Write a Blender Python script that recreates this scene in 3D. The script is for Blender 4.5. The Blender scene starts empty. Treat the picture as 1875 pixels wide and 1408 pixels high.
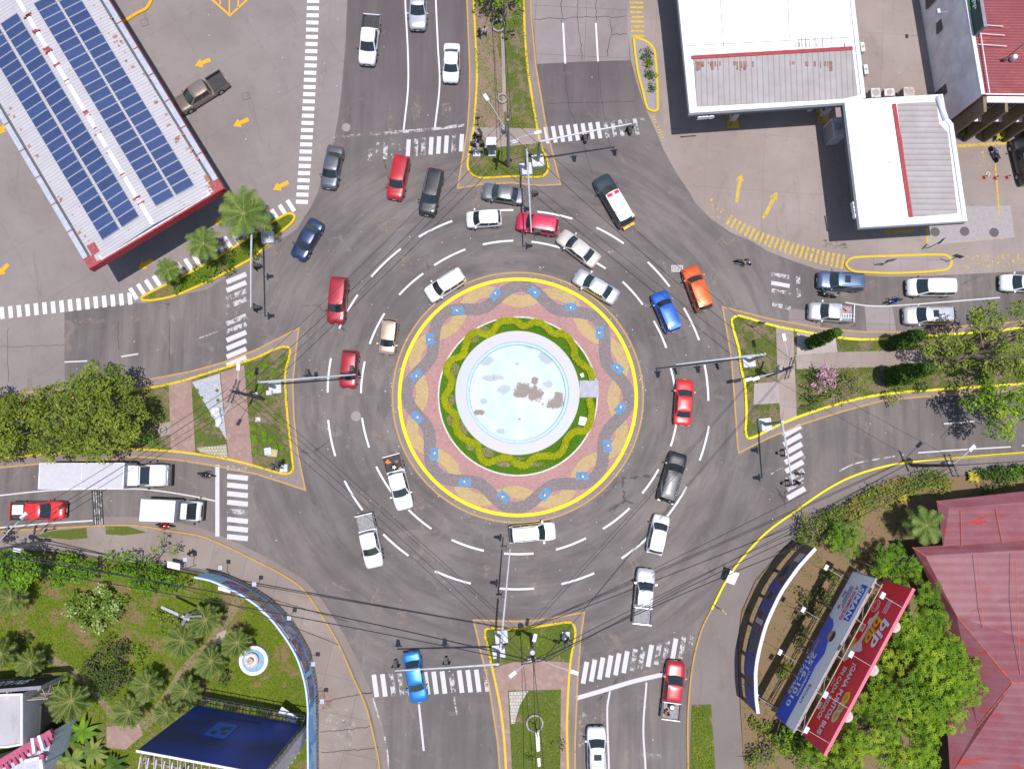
import bpy, bmesh, math, random
import numpy as np
from mathutils import Vector, Matrix
from mathutils.geometry import tessellate_polygon
R = math.radians
sc = bpy.context.scene
COL = sc.collection
# ---------------------------------------------------------------- camera (drone, looking almost straight down)
CAM_H = 81.6; TILT = R(5.63); FPX = 1480.0
cd = bpy.data.cameras.new('camera'); cam = bpy.data.objects.new('camera', cd); COL.objects.link(cam)
cam.location = (0, 0, CAM_H); cam.rotation_euler = (TILT, 0, 0)
cd.sensor_width = 36; cd.lens = 36 * FPX / 1875; cd.clip_end = 3000; cd.clip_start = 1
sc.camera = cam
# ---------------------------------------------------------------- sky and sun
SUN = Vector((13, -7.5, 122)).normalized()
sun_el = math.asin(SUN.z); sun_az = math.atan2(SUN.x, SUN.y)
w = bpy.data.worlds.new('World'); sc.world = w; w.use_nodes = True
nt = w.node_tree; sky = nt.nodes.new('ShaderNodeTexSky'); sky.sky_type = 'NISHITA'; sky.sun_disc = False
sky.sun_elevation = sun_el; sky.sun_rotation = sun_az
nt.links.new(sky.outputs[0], nt.nodes['Background'].inputs[0]); nt.nodes['Background'].inputs[1].default_value = 0.13
sl = bpy.data.lights.new('sun', 'SUN'); sl.energy = 4.3; sl.angle = R(0.5); sl.color = (1, .965, .93)
so = bpy.data.objects.new('sun', sl); COL.objects.link(so); so.rotation_euler = SUN.to_track_quat('Z', 'Y').to_euler(); so.location = (20, -20, 150)
sc.view_settings.view_transform = 'Standard'; sc.view_settings.look = 'None'; sc.view_settings.exposure = 0.2; sc.view_settings.gamma = 1
# ---------------------------------------------------------------- helpers: photo trace -> place on a level plane
def U(px, py, h=0.0):
    a = (px - 937.5) / FPX; b = (704 - py) / FPX
    y = b * math.cos(TILT) + math.sin(TILT); z = b * math.sin(TILT) - math.cos(TILT)
    t = (CAM_H - h) / -z
    return Vector((a * t, y * t))
def UL(pts, h=0.0): return [U(p[0], p[1], h) for p in pts]
def tag(o, label=None, cat=None, group=None, kind=None):
    if label: o['label'] = label
    if cat: o['category'] = cat
    if group: o['group'] = group
    if kind: o['kind'] = kind
    return o
def empty(name, loc=(0, 0, 0), rz=0, **k):
    o = bpy.data.objects.new(name, None); COL.objects.link(o); o.location = loc; o.rotation_euler = (0, 0, rz); o.empty_display_size = .2
    return tag(o, **k)
def link(name, me, mats, parent=None, smooth=False, **k):
    if mats is not None:
        for m in (mats if isinstance(mats, (list, tuple)) else [mats]): me.materials.append(m)
    if smooth: me.polygons.foreach_set('use_smooth', [True] * len(me.polygons))
    o = bpy.data.objects.new(name, me); COL.objects.link(o)
    if parent: o.parent = parent
    return tag(o, **k)
def mesh(name, v, f, mats, parent=None, smooth=False, mi=None, **k):
    me = bpy.data.meshes.new(name); me.from_pydata([tuple(a) for a in v], [], f); me.update()
    o = link(name, me, mats, parent, smooth, **k)
    if mi: me.polygons.foreach_set('material_index', mi)
    return o
def copytree(o, parent=None):
    c = o.copy(); COL.objects.link(c); c.parent = parent
    for ch in list(KIDS.get(o.name, [])) or [x for x in o.children]: copytree(ch, c)
    return c
KIDS = {}
class MB:
    def __init__(s): s.v = []; s.f = []; s.m = []; s.mat = 0
    def add(s, v, f):
        n = len(s.v); s.v += [tuple(a) for a in v]; s.f += [tuple(i + n for i in q) for q in f]; s.m += [s.mat] * len(f)
    def box(s, x0, x1, y0, y1, z0, z1, M=None):
        v = [Vector((x, y, z)) for z in (z0, z1) for x, y in ((x0, y0), (x1, y0), (x1, y1), (x0, y1))]
        if M: v = [M @ a for a in v]
        s.add(v, [(3, 2, 1, 0), (4, 5, 6, 7), (0, 1, 5, 4), (1, 2, 6, 5), (2, 3, 7, 6), (3, 0, 4, 7)]); return s
    def bar(s, a, b, w, h=None, up=Vector((0, 0, 1))):
        a = Vector(a); b = Vector(b); d = b - a; L = d.length; h = h or w
        z = d.normalized(); x = z.cross(up)
        if x.length < 1e-3: x = Vector((1, 0, 0))
        x.normalize(); y = x.cross(z)
        M = Matrix((x, y, z)).transposed().to_4x4(); M.translation = a
        return s.box(-w / 2, w / 2, -h / 2, h / 2, 0, L, M)
    def tube(s, pts, r, n=8, cap=True):
        pts = [Vector(p) for p in pts]; rs = r if isinstance(r, (list, tuple)) else [r] * len(pts)
        rings = []; px = None
        for i, p in enumerate(pts):
            d = (pts[min(i + 1, len(pts) - 1)] - pts[max(i - 1, 0)]).normalized()
            ref = px if px is not None and abs(px.dot(d)) < .95 else (Vector((0, 0, 1)) if abs(d.z) < .9 else Vector((1, 0, 0)))
            x = (ref - d * ref.dot(d)).normalized(); px = x; y = d.cross(x)
            rings.append([p + (x * math.cos(2 * math.pi * k / n) + y * math.sin(2 * math.pi * k / n)) * rs[i] for k in range(n)])
        v = [a for g in rings for a in g]; f = []
        for i in range(len(pts) - 1):
            for k in range(n): f.append((i * n + k, i * n + (k + 1) % n, (i + 1) * n + (k + 1) % n, (i + 1) * n + k))
        if cap: f.append(tuple(range(n))[::-1]); f.append(tuple((len(pts) - 1) * n + k for k in range(n)))
        s.add(v, f); return s
    def lathe(s, prof, n=24, c=(0, 0, 0), M=None, cap=True):
        c = Vector(c); v = []; f = []
        for r, z in prof:
            for k in range(n):
                a = 2 * math.pi * k / n; p = Vector((r * math.cos(a), r * math.sin(a), z))
                v.append((M @ p if M else p) + c)
        for i in range(len(prof) - 1):
            for k in range(n): f.append((i * n + k, i * n + (k + 1) % n, (i + 1) * n + (k + 1) % n, (i + 1) * n + k))
        if cap and prof[0][0] > 1e-4: f.append(tuple(range(n))[::-1])
        if cap and prof[-1][0] > 1e-4: f.append(tuple((len(prof) - 1) * n + k for k in range(n)))
        s.add(v, f); return s
    def build(s, name, mats, parent=None, smooth=False, **k):
        return mesh(name, s.v, s.f, mats, parent, smooth, mi=s.m if any(s.m) else None, **k)
def smooth_pts(p, closed=False, n=6):
    p = [Vector(q) for q in p]; N = len(p); out = []
    rng = range(N) if closed else range(N - 1)
    for i in rng:
        a = p[(i - 1) % N] if closed or i > 0 else p[0] * 2 - p[1]
        b = p[i]; c = p[(i + 1) % N]; d = p[(i + 2) % N] if closed or i + 2 < N else p[-1] * 2 - p[-2]
        # centripetal-ish: scale tangents by segment length to avoid overshoot
        L = (c - b).length
        t1 = (c - a) / max((c - b).length + (b - a).length, 1e-6) * L; t2 = (d - b) / max((d - c).length + (c - b).length, 1e-6) * L
        for k in range(n):
            t = k / n; h1 = 2 * t**3 - 3 * t**2 + 1; h2 = t**3 - 2 * t**2 + t; h3 = -2 * t**3 + 3 * t**2; h4 = t**3 - t**2
            out.append(b * h1 + t1 * h2 + c * h3 + t2 * h4)
    if not closed: out.append(p[-1])
    return out
def offs(p, d, closed):
    N = len(p); out = []
    for i in range(N):
        a = p[(i - 1) % N] if closed or i > 0 else None; b = p[i]; c = p[(i + 1) % N] if closed or i < N - 1 else None
        n1 = n2 = None
        if a is not None and (b - a).length > 1e-6: e = (b - a).normalized(); n1 = Vector((-e.y, e.x))
        if c is not None and (c - b).length > 1e-6: e = (c - b).normalized(); n2 = Vector((-e.y, e.x))
        n1 = n1 or n2; n2 = n2 or n1; m = (n1 + n2)
        m = m.normalized() if m.length > 1e-6 else n1
        out.append(b + m * d / max(.45, m.dot(n1)))
    return out
def area(p): return sum(p[i].x * p[(i + 1) % len(p)].y - p[(i + 1) % len(p)].x * p[i].y for i in range(len(p))) / 2
def ccw(p): return p if area(p) > 0 else p[::-1]
def sheet(name, p, z, m, thick=0, parent=None, **k):
    p = ccw(list(p)); tri = tessellate_polygon([[Vector((q.x, q.y, 0)) for q in p]])
    f = []
    for t in tri:
        a, b, c = (p[i] for i in t); cr = (b - a).cross(c - a)
        f.append(tuple(t) if cr > 0 else tuple(t)[::-1])
    v = [(q.x, q.y, z) for q in p]
    if thick:
        n = len(p); v += [(q.x, q.y, z - thick) for q in p]
        f += [(i, i + n, (i + 1) % n + n, (i + 1) % n) for i in range(n)]
    return mesh(name, v, f, m, parent, **k)
def ribbon_mb(mb, p, wd, z, closed=False):
    a = offs(p, wd / 2, closed); b = offs(p, -wd / 2, closed); n = len(p)
    v = [(q.x, q.y, z) for q in a] + [(q.x, q.y, z) for q in b]
    mb.add(v, [(i, i + n, (i + 1) % n + n, (i + 1) % n) for i in range(n if closed else n - 1)])
def ribbon(name, pts, wd, z, m, closed=False, sm=True, **k):
    p = UL(pts, z) if not isinstance(pts[0], Vector) else pts
    if sm: p = smooth_pts(p, closed)
    mb = MB(); ribbon_mb(mb, p, wd, z, closed)
    return mb.build(name, m, **k)
def kerb_mb(mb, p, wd, z0, z1, closed=True):
    # p = outer line; kerb lies to its left (inside for ccw)
    q = offs(p, wd, closed); n = len(p); e = offs(p, .025, closed); g = offs(p, wd - .025, closed)
    v = [(a.x, a.y, z0) for a in p] + [(a.x, a.y, z1 - .025) for a in p] + [(a.x, a.y, z1) for a in e] + [(a.x, a.y, z1) for a in g] + [(a.x, a.y, z1 - .025) for a in q] + [(a.x, a.y, z0) for a in q]
    f = []
    for i in range(n if closed else n - 1):
        j = (i + 1) % n
        for r in range(5): f.append((r * n + i, r * n + j, (r + 1) * n + j, (r + 1) * n + i))
    mb.add(v, f)
# ---------------------------------------------------------------- materials
class NM:
    def __init__(s, name):
        s.m = bpy.data.materials.new(name); s.m.use_nodes = True; s.nt = s.m.node_tree; s.b = s.nt.nodes['Principled BSDF']
        s.tc = s.nt.nodes.new('ShaderNodeTexCoord').outputs['Object']
    def n(s, t, **kw):
        x = s.nt.nodes.new(t)
        for k, v in kw.items(): setattr(x, k, v)
        return x
    def set(s, inp, v):
        if isinstance(v, bpy.types.NodeSocket): s.nt.links.new(v, inp)
        elif isinstance(v, (tuple, list)) and len(v) == 3 and inp.type == 'RGBA': inp.default_value = (*v, 1)
        else: inp.default_value = v
    def scale(s, sx, sy=1, sz=1, rot=0, vec=None):
        x = s.n('ShaderNodeMapping'); s.set(x.inputs['Vector'], vec or s.tc); x.inputs['Scale'].default_value = (sx, sy, sz); x.inputs['Rotation'].default_value = (0, 0, rot)
        return x.outputs[0]
    def noise(s, sc_, detail=4, rough=.6, vec=None, dist=0):
        x = s.n('ShaderNodeTexNoise'); s.set(x.inputs['Vector'], vec or s.tc); x.inputs['Scale'].default_value = sc_; x.inputs['Detail'].default_value = detail
        x.inputs['Roughness'].default_value = rough; x.inputs['Distortion'].default_value = dist; return x.outputs['Fac']
    def vor(s, sc_, feat='F1', vec=None, out='Distance'):
        x = s.n('ShaderNodeTexVoronoi', feature=feat); s.set(x.inputs['Vector'], vec or s.tc); x.inputs['Scale'].default_value = sc_; return x.outputs[out]
    def rmp(s, f, lo, hi, a=0.0, b=1.0):
        x = s.n('ShaderNodeMapRange'); s.set(x.inputs[0], f); x.inputs[1].default_value = lo; x.inputs[2].default_value = hi; x.inputs[3].default_value = a; x.inputs[4].default_value = b; return x.outputs[0]
    def math(s, op, a, b=0.0, c=None):
        x = s.n('ShaderNodeMath', operation=op); s.set(x.inputs[0], a); s.set(x.inputs[1], b)
        if c is not None: s.set(x.inputs[2], c)
        return x.outputs[0]
    def mix(s, f, a, b, bt='MIX'):
        x = s.n('ShaderNodeMix', data_type='RGBA', blend_type=bt); s.set(x.inputs[0], f); s.set(x.inputs[6], a); s.set(x.inputs[7], b); return x.outputs[2]
    def bump(s, h, st=.3, d=.02):
        x = s.n('ShaderNodeBump'); s.set(x.inputs['Height'], h); x.inputs['Strength'].default_value = st; x.inputs['Distance'].default_value = d
        s.nt.links.new(x.outputs[0], s.b.inputs['Normal'])
    def fin(s, col, rough=.85, spec=.3, metal=0):
        s.set(s.b.inputs['Base Color'], col); s.set(s.b.inputs['Roughness'], rough); s.b.inputs['Specular IOR Level'].default_value = spec; s.b.inputs['Metallic'].default_value = metal
        return s.m
    def alpha(s, f): s.set(s.b.inputs['Alpha'], f)
MT = {}
def plain(name, c, rough=.5, metal=0, spec=.5, var=.12, vs=3.0, coat=0):
    if name in MT: return MT[name]
    k = NM(name); n = k.noise(vs, 5); c2 = tuple(x * (1 - var * 1.6) for x in c); c3 = tuple(min(1, x * (1 + var)) for x in c)
    m = k.fin(k.mix(k.rmp(n, .3, .7), c2, c3), rough, spec, metal)
    if coat: k.b.inputs['Coat Weight'].default_value = coat; k.b.inputs['Coat Roughness'].default_value = .06
    MT[name] = m; return m
CEN = U(948.2, 724.5)
def polar(k):
    sub = k.n('ShaderNodeVectorMath', operation='SUBTRACT'); k.set(sub.inputs[0], k.tc); sub.inputs[1].default_value = (CEN.x, CEN.y, 0)
    ln = k.n('ShaderNodeVectorMath', operation='LENGTH'); k.set(ln.inputs[0], sub.outputs[0])
    sp = k.n('ShaderNodeSeparateXYZ'); k.set(sp.inputs[0], sub.outputs[0]); an = k.math('ARCTAN2', sp.outputs[1], sp.outputs[0])
    return ln.outputs['Value'], an, sp
def asphalt():
    k = NM('worn_asphalt'); r, an, sp = polar(k)
    cb = k.n('ShaderNodeCombineXYZ'); k.set(cb.inputs[0], k.math('MULTIPLY', r, .85)); k.set(cb.inputs[1], k.math('MULTIPLY', an, 3.2))
    streak = k.noise(1.0, 5, .65, cb.outputs[0], .3)          # tyre lanes running round the roundabout
    ring = k.rmp(r, 26, 34, 1, 0); streak2 = k.noise(1.0, 5, .6, k.scale(.8, .07, 1))
    st = k.mix(ring, streak2, streak)
    big = k.noise(.09, 4, .55); mid = k.noise(.8, 6, .65); fine = k.noise(14, 3, .8)
    c = k.mix(k.rmp(big, .35, .65), (.122, .106, .102), (.190, .166, .156))
    c = k.mix(k.rmp(st, .40, .66, 0, .62), c, (.074, .063, .063))
    c = k.mix(k.rmp(mid, .56, .78, 0, .45), c, (.22, .175, .16))
    pat = k.noise(.35, 5, .7, None, 1.2); c = k.mix(k.rmp(pat, .60, .68, 0, .45), c, (.25, .195, .165))   # brown worn patches
    top = k.rmp(sp.outputs[1], 20, 34, 0, .55); c = k.mix(top, c, (.078, .063, .068))                    # fresher, darker surface up the north road
    c = k.mix(k.rmp(fine, .35, .75, 0, .3), c, (.10, .085, .088)); c = k.mix(k.rmp(k.noise(24, 2, .5), .66, .74, 0, .35), c, (.30, .27, .26))
    cr = k.vor(.16, 'DISTANCE_TO_EDGE', k.scale(1, 1, 1, .4, None)); crn = k.noise(.12, 2); wob = k.noise(1.5, 3)
    ck = k.math('MULTIPLY', k.rmp(k.math('ADD', cr, k.math('MULTIPLY', wob, .12)), .066, .072, 1, 0), k.rmp(crn, .60, .66))
    c = k.mix(k.math('MULTIPLY', ck, .6), c, (.035, .03, .032))
    k.bump(fine, .25, .01)
    return k.fin(c, .9, .25)
def concrete(name, c0, c1, stain=(.14, .11, .10), slab=4.5, rot=0, joint=.5, off=0, sp=.5):
    k = NM(name); big = k.noise(.12 + off, 4); mid = k.noise(1.1, 6, .7); fine = k.noise(16, 3, .8)
    c = k.mix(k.rmp(big, .35, .65), c0, c1); c = k.mix(k.rmp(mid, .55, .8, 0, .45), c, stain)
    c = k.mix(k.rmp(k.noise(.5, 6, .75), .6, .75, 0, sp), c, tuple(x * 1.45 for x in c1))
    c = k.mix(k.rmp(k.noise(.28, 5, .7, None, .8), .62, .8, 0, .5), c, stain)
    c = k.mix(k.rmp(fine, .35, .75, 0, .25), c, stain); c = k.mix(k.rmp(k.noise(2.6 + off, 4, .6, None, .5), .68, .8, 0, .35), c, tuple(x * .45 for x in c0)); c = k.mix(k.rmp(k.noise(.22, 6, .8, k.scale(1, .3, 1, .9), 1.5), .56, .66, 0, .3), c, tuple(x * .55 for x in c0))
    if slab:
        br = k.n('ShaderNodeTexBrick', offset=0.0, squash=1.0); k.set(br.inputs['Vector'], k.scale(1, 1, 1, rot))
        br.inputs['Scale'].default_value = 1; br.inputs['Brick Width'].default_value = slab; br.inputs['Row Height'].default_value = slab; br.inputs['Mortar Size'].default_value = .018
        c = k.mix(k.math('MULTIPLY', br.outputs['Fac'], joint), c, (.06, .05, .05))
        b2 = k.n('ShaderNodeTexBrick', offset=0.0); k.set(b2.inputs['Vector'], k.scale(1, 1, 1, rot)); b2.inputs['Scale'].default_value = 1; b2.inputs['Brick Width'].default_value = slab; b2.inputs['Row Height'].default_value = slab; b2.inputs['Mortar Size'].default_value = 0
        b2.inputs['Color1'].default_value = (.93, .93, .93, 1); b2.inputs['Color2'].default_value = (1, 1, 1, 1)
        c = k.mix(1.0, c, b2.outputs['Color'], 'MULTIPLY')
    k.bump(fine, .15, .01)
    return k.fin(c, .88, .3)
def paint(name, c, wear=.0, dirt=.25, sc_=2.2):
    k = NM(name); n = k.noise(6, 4, .7); col = k.mix(k.rmp(n, .4, .8, 0, dirt), c, tuple(x * .55 for x in c))
    if wear > 0:
        a = k.noise(sc_, 8, .8, None, .2); k.alpha(k.rmp(a, wear - .03, wear + .03))
    return k.fin(col, .7, .3)
def soil_grass(name, g1, g2, soil, bal=.5, sc_=.55):
    k = NM(name); a = k.noise(sc_, 6, .75, None, .3); b = k.noise(6, 5, .8); c = k.noise(22, 4, .8)
    g = k.mix(k.rmp(b, .35, .65), g1, g2); s = k.mix(k.rmp(c, .4, .7), soil, tuple(x * .55 for x in soil))
    f = k.rmp(a, bal - .07, bal + .07); f2 = k.math('ADD', f, k.math('MULTIPLY', k.math('SUBTRACT', c, .5), .9))
    col = k.mix(k.rmp(f2, .3, .7), g, s); col = k.mix(k.rmp(c, .5, .8, 0, .5), col, tuple(x * .35 for x in g1))
    k.bump(c, .6, .05); return k.fin(col, 1, .1)
def brickpave(name, c0, c1, mortar, bw=.42, rh=.22, rot=0):
    k = NM(name); br = k.n('ShaderNodeTexBrick'); k.set(br.inputs['Vector'], k.scale(1, 1, 1, rot)); br.inputs['Scale'].default_value = 1
    br.inputs['Brick Width'].default_value = bw; br.inputs['Row Height'].default_value = rh; br.inputs['Mortar Size'].default_value = .02
    k.set(br.inputs['Color1'], c0); k.set(br.inputs['Color2'], c1); k.set(br.inputs['Mortar'], mortar)
    c = k.mix(k.rmp(k.noise(1.2, 5, .7), .5, .8, 0, .45), br.outputs['Color'], tuple(x * .55 for x in c0)); c = k.mix(k.rmp(k.noise(18, 3), .5, .8, 0, .35), c, mortar)
    return k.fin(c, .9, .25)
ASPH = asphalt()
CON_NW = concrete('forecourt_concrete', (.20, .168, .162), (.25, .215, .206), slab=6.5, joint=.3, sp=.3, rot=R(-31))
CON_NE = concrete('station_concrete', (.25, .20, .18), (.30, .25, .23), slab=6, joint=.3, sp=.35, rot=R(4))
CON_RD = concrete('road_slab_concrete', (.215, .18, .178), (.27, .23, .228), slab=5.4, sp=.3, rot=R(3), joint=.8, off=.03)
CON_PATH = concrete('path_concrete', (.26, .205, .18), (.33, .275, .245), slab=2.4, rot=R(8), joint=.4)
CON_APR = concrete('gutter_concrete', (.18, .142, .13), (.235, .19, .18), slab=0)
CON_SW = concrete('sidewalk_concrete', (.205, .165, .148), (.27, .225, .20), (.17, .115, .08), slab=3.4, rot=R(12), joint=.55)
CON_SE = concrete('grey_sidewalk_concrete', (.155, .128, .120), (.195, .165, .155), (.12, .098, .088), slab=0)
P_WHITE = paint('white_road_paint', (.50, .48, .49), .30, .25); P_WORN = paint('worn_white_paint', (.44, .42, .42), .50, .3, 1.3); P_VWORN = paint('flaked_white_paint', (.40, .38, .37), .555, .3, 1.1)
P_BRIGHT = paint('fresh_white_paint', (.60, .59, .61), 0, .15)
P_YEL = paint('yellow_kerb_paint', (.58, .40, .015), .36, .35, 5); P_YSOLID = paint('yellow_paint', (.75, .60, .01), 0, .25)
P_OCH = paint('ochre_line_paint', (.40, .24, .08), .40, .3, 3); P_YZ = paint('yellow_zebra_paint', (.48, .33, .05), .43, .3, 2.5); P_YZW = paint('faded_yellow_paint', (.55, .36, .08), .54, .3, 2.0)
P_ARR = paint('yellow_arrow_paint', (.70, .33, .01), .28, .2, 3); P_BLK = paint('black_rubber', (.03, .028, .03), 0, .2)
KERBC = concrete('kerb_concrete', (.27, .22, .19), (.36, .31, .27), slab=0)
LAWN = soil_grass('dry_lawn', (.065, .095, .014), (.11, .13, .03), (.22, .165, .11), .60)
LAWN_SOIL = soil_grass('bare_soil_lawn', (.07, .09, .02), (.11, .12, .04), (.22, .16, .115), .52)
GARDEN = soil_grass('garden_grass', (.06, .098, .008), (.135, .165, .016), (.22, .15, .08), .53, .38)
DIRT = soil_grass('dirt_garden', (.08, .09, .02), (.12, .11, .03), (.23, .155, .095), .36, .4)
LUSH = soil_grass('lush_lawn', (.045, .12, .006), (.08, .17, .010), (.20, .14, .07), .66, .5)
BRICK = brickpave('red_block_paving', (.26, .165, .14), (.31, .205, .18), (.22, .16, .14), .55, .55, R(40))
S = dict(kind='structure')
# ================================================================ setting: ground, roads, islands
def rect(x0, y0, x1, y1): return [Vector((x0, y0)), Vector((x1, y0)), Vector((x1, y1)), Vector((x0, y1))]
st0 = tag(sheet('ground', rect(-900, -900, 900, 900), -.06, soil_grass('far_ground', (.09, .12, .04), (.16, .17, .07), (.28, .22, .17), .5, .05)), 'open ground stretching away around the junction', 'ground', kind='structure')
def st(o, label, cat): return tag(o, label, cat, kind='structure')
st(sheet('road', rect(-95, -62, 95, 85), 0, ASPH), 'worn dark asphalt of the roundabout and its four roads', 'road')
# --- concrete areas
nw = [(-420, -420), (640, -420), (636, 0), (633, 75), (630, 113), (625, 170), (620, 210), (613, 250), (608, 270), (596, 310), (580, 357), (566, 385), (543, 420), (470, 470), (380, 530), (262, 556), (250, 554), (180, 562), (118, 572), (118, 668), (120, 740), (-420, 760)]
st(sheet('pavement', UL(nw), .004, CON_NW), 'grey mauve concrete forecourt of the fuel station with solar roof', 'forecourt')
ne = [(1150, -420), (1148, 40), (1155, 110), (1165, 150), (1180, 195), (1205, 250), (1215, 275), (1240, 320), (1262, 352), (1273, 372), (1301, 400), (1336, 425), (1376, 442), (1406, 460), (1438, 473), (1495, 493), (1545, 502), (1620, 507), (1706, 505), (1875, 497), (2400, 480), (2400, -420)]
st(sheet('pavement', UL(ne), .008, CON_NE), 'pale concrete forecourt under and around the white canopies', 'forecourt')
st(sheet('pavement', UL([(979, -420), (1149, -420), (1149, 40), (1153, 111), (1060, 114), (983, 118), (976, 40), (968, -20)]), .016, CON_RD), 'cracked concrete slab road surface north of the dark asphalt', 'road slab')
st(sheet('pavement', UL([(1444, 566), (1458, 566), (1502, 573), (1502, 602), (1444, 590)]), .006, CON_RD), 'light concrete patch in the lane beside the silver pickup', 'road slab')
st(sheet('pavement', UL([(1583, 560), (1634, 562), (1641, 606), (1587, 607)]), .006, CON_RD), 'light concrete patch in the lane behind the silver pickup', 'road slab')
st(sheet('pavement', UL([(1694, 380), (1850, 377), (1858, 435), (1700, 450), (1697, 410)]), .014, plain('tank_pad_concrete', (.29, .26, .26), .85, var=.08)), 'paler concrete pad holding three round tank lids', 'concrete pad')
# --- islands with aprons
def island(name_label, outer, inner, fillmat, fl, closed_inner=True, outline=None, km=P_YEL, kz=.17, sm=True, lawncat='lawn', nm='lawn', kw=.24):
    if outer:
        st(sheet('gutter_pavement', UL(outer), .008, CON_APR), 'concrete gutter apron around ' + name_label, 'gutter')
        for ol in (outline or [outer + [outer[0]]]):
            st(ribbon('road_marking', ol, .16, .018, P_OCH, sm=False), 'thin ochre edge line around ' + name_label, 'road marking')
    p = ccw(UL(inner)); p = smooth_pts(p, True, 5) if sm else p
    mb = MB(); kerb_mb(mb, p, kw, -.02, kz); st(mb.build('kerb', km), 'yellow painted kerb around ' + name_label, 'kerb')
    st(sheet(nm, offs(p, kw * .6, True), kz - .03, fillmat), fl, lawncat)
    return p
top_outer = [(855, -400), (855, 0), (860, 125), (860, 175), (856, 238), (848, 283), (838, 345), (880, 338), (935, 335), (990, 340), (1026, 338), (1013, 285), (1000, 233), (981, 120), (973, 35), (969, -60), (960, -400)]
top_inner = [(864, -400), (865, -10), (870, 100), (871, 150), (868, 200), (864, 245), (857, 280), (854, 303), (860, 319), (876, 328), (905, 328), (940, 326), (990, 327), (1003, 318), (1006, 303), (1000, 284), (990, 258), (984, 225), (977, 185), (966, 105), (961, 0), (955, -400)]
TOPI = island('the long north median', top_outer, top_inner, LAWN_SOIL, 'patchy grass and bare earth of the north median', outline=[top_outer])
w_outer = [(-420, 770), (0, 722), (110, 714), (218, 703), (250, 699), (351, 680), (411, 663), (470, 640), (547, 601), (541, 650), (536, 703), (538, 762), (545, 829), (559, 897), (520, 884), (470, 868), (401, 854), (326, 842), (250, 836), (188, 841), (75, 849), (0, 856), (-420, 888)]
w_inner = [(-420, 785), (0, 735), (120, 727), (218, 716), (308, 702), (401, 675), (470, 653), (500, 639), (520, 633), (533, 637), (533, 652), (526, 678), (525, 704), (529, 760), (538, 840), (539, 860), (529, 869), (508, 867), (470, 856), (414, 842), (313, 828), (218, 825), (100, 832), (0, 842), (-420, 872)]
WI = island('the west island', w_outer, w_inner, LAWN_SOIL, 'dry grass and soil of the west traffic island', outline=[w_outer])
e_outer = [(2400, 560), (1875, 588), (1756, 598), (1656, 608), (1585, 608), (1503, 601), (1405, 583), (1366, 573), (1323, 562), (1331, 606), (1339, 653), (1343, 703), (1347, 760), (1351, 817), (1353, 829), (1405, 803), (1468, 777), (1543, 753), (1618, 733), (1681, 727), (1875, 714), (2400, 680)]
e_inner = [(2400, 572), (1875, 598), (1831, 603), (1731, 611), (1656, 616), (1585, 620), (1530, 616), (1468, 605), (1410, 593), (1366, 580), (1350, 577), (1339, 582), (1338, 595), (1350, 640), (1355, 678), (1361, 703), (1364, 754), (1363, 795), (1371, 805), (1410, 788), (1433, 777), (1468, 763), (1530, 743), (1593, 728), (1656, 720), (1731, 715), (1875, 705), (2400, 668)]
EI = island('the east island', e_outer, e_inner, LAWN_SOIL, 'dry patchy grass of the east traffic island', outline=[e_outer], kz=.18, km=P_YSOLID)
s_outer = [(915, 1800), (915, 1407), (911, 1357), (896, 1257), (881, 1196), (867, 1135), (940, 1137), (978, 1136), (1040, 1126), (1070, 1121), (1063, 1169), (1057, 1257), (1053, 1357), (1053, 1800)]
s_inner = [(930, 1800), (924, 1407), (916, 1307), (901, 1231), (889, 1176), (886, 1161), (888, 1150), (898, 1147), (940, 1149), (990, 1143), (1040, 1136), (1050, 1140), (1055, 1152), (1054, 1174), (1048, 1200), (1043, 1257), (1040, 1332), (1040, 1800)]
SI = island('the south median', s_outer, s_inner, LAWN, 'patchy grass of the south median', outline=[s_outer])
# small planters in the forecourts
island('the planter beside the solar roof', None, [(262, 552), (258, 545), (275, 534), (330, 507), (400, 469), (470, 424), (520, 393), (535, 390), (542, 397), (536, 410), (510, 432), (470, 470), (440, 488), (400, 509), (330, 541), (290, 551)], GARDEN, 'grass strip with palms beside the solar roofed station', kz=.18)
island('the planter beside the concrete lanes', None, [(1158, 72), (1160, 68), (1178, 73), (1192, 82), (1201, 98), (1206, 200), (1202, 206), (1192, 206), (1183, 200), (1175, 170), (1165, 130)], concrete('planter_concrete', (.25, .215, .205), (.31, .27, .26), slab=0), 'concrete top of the narrow planter by the north lanes', kz=.2, lawncat='planter top', nm='pavement')
island('the long refuge by the white canopy', None, [(1546, 486), (1552, 475), (1565, 470), (1640, 467), (1725, 465), (1738, 470), (1743, 482), (1738, 492), (1724, 498), (1640, 503), (1580, 501), (1558, 498)], concrete('refuge_concrete', (.25, .205, .20), (.31, .26, .255), slab=2.8, rot=R(2)), 'concrete top of the long refuge beside the forecourt', kz=.2, lawncat='refuge top', nm='pavement')
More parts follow.
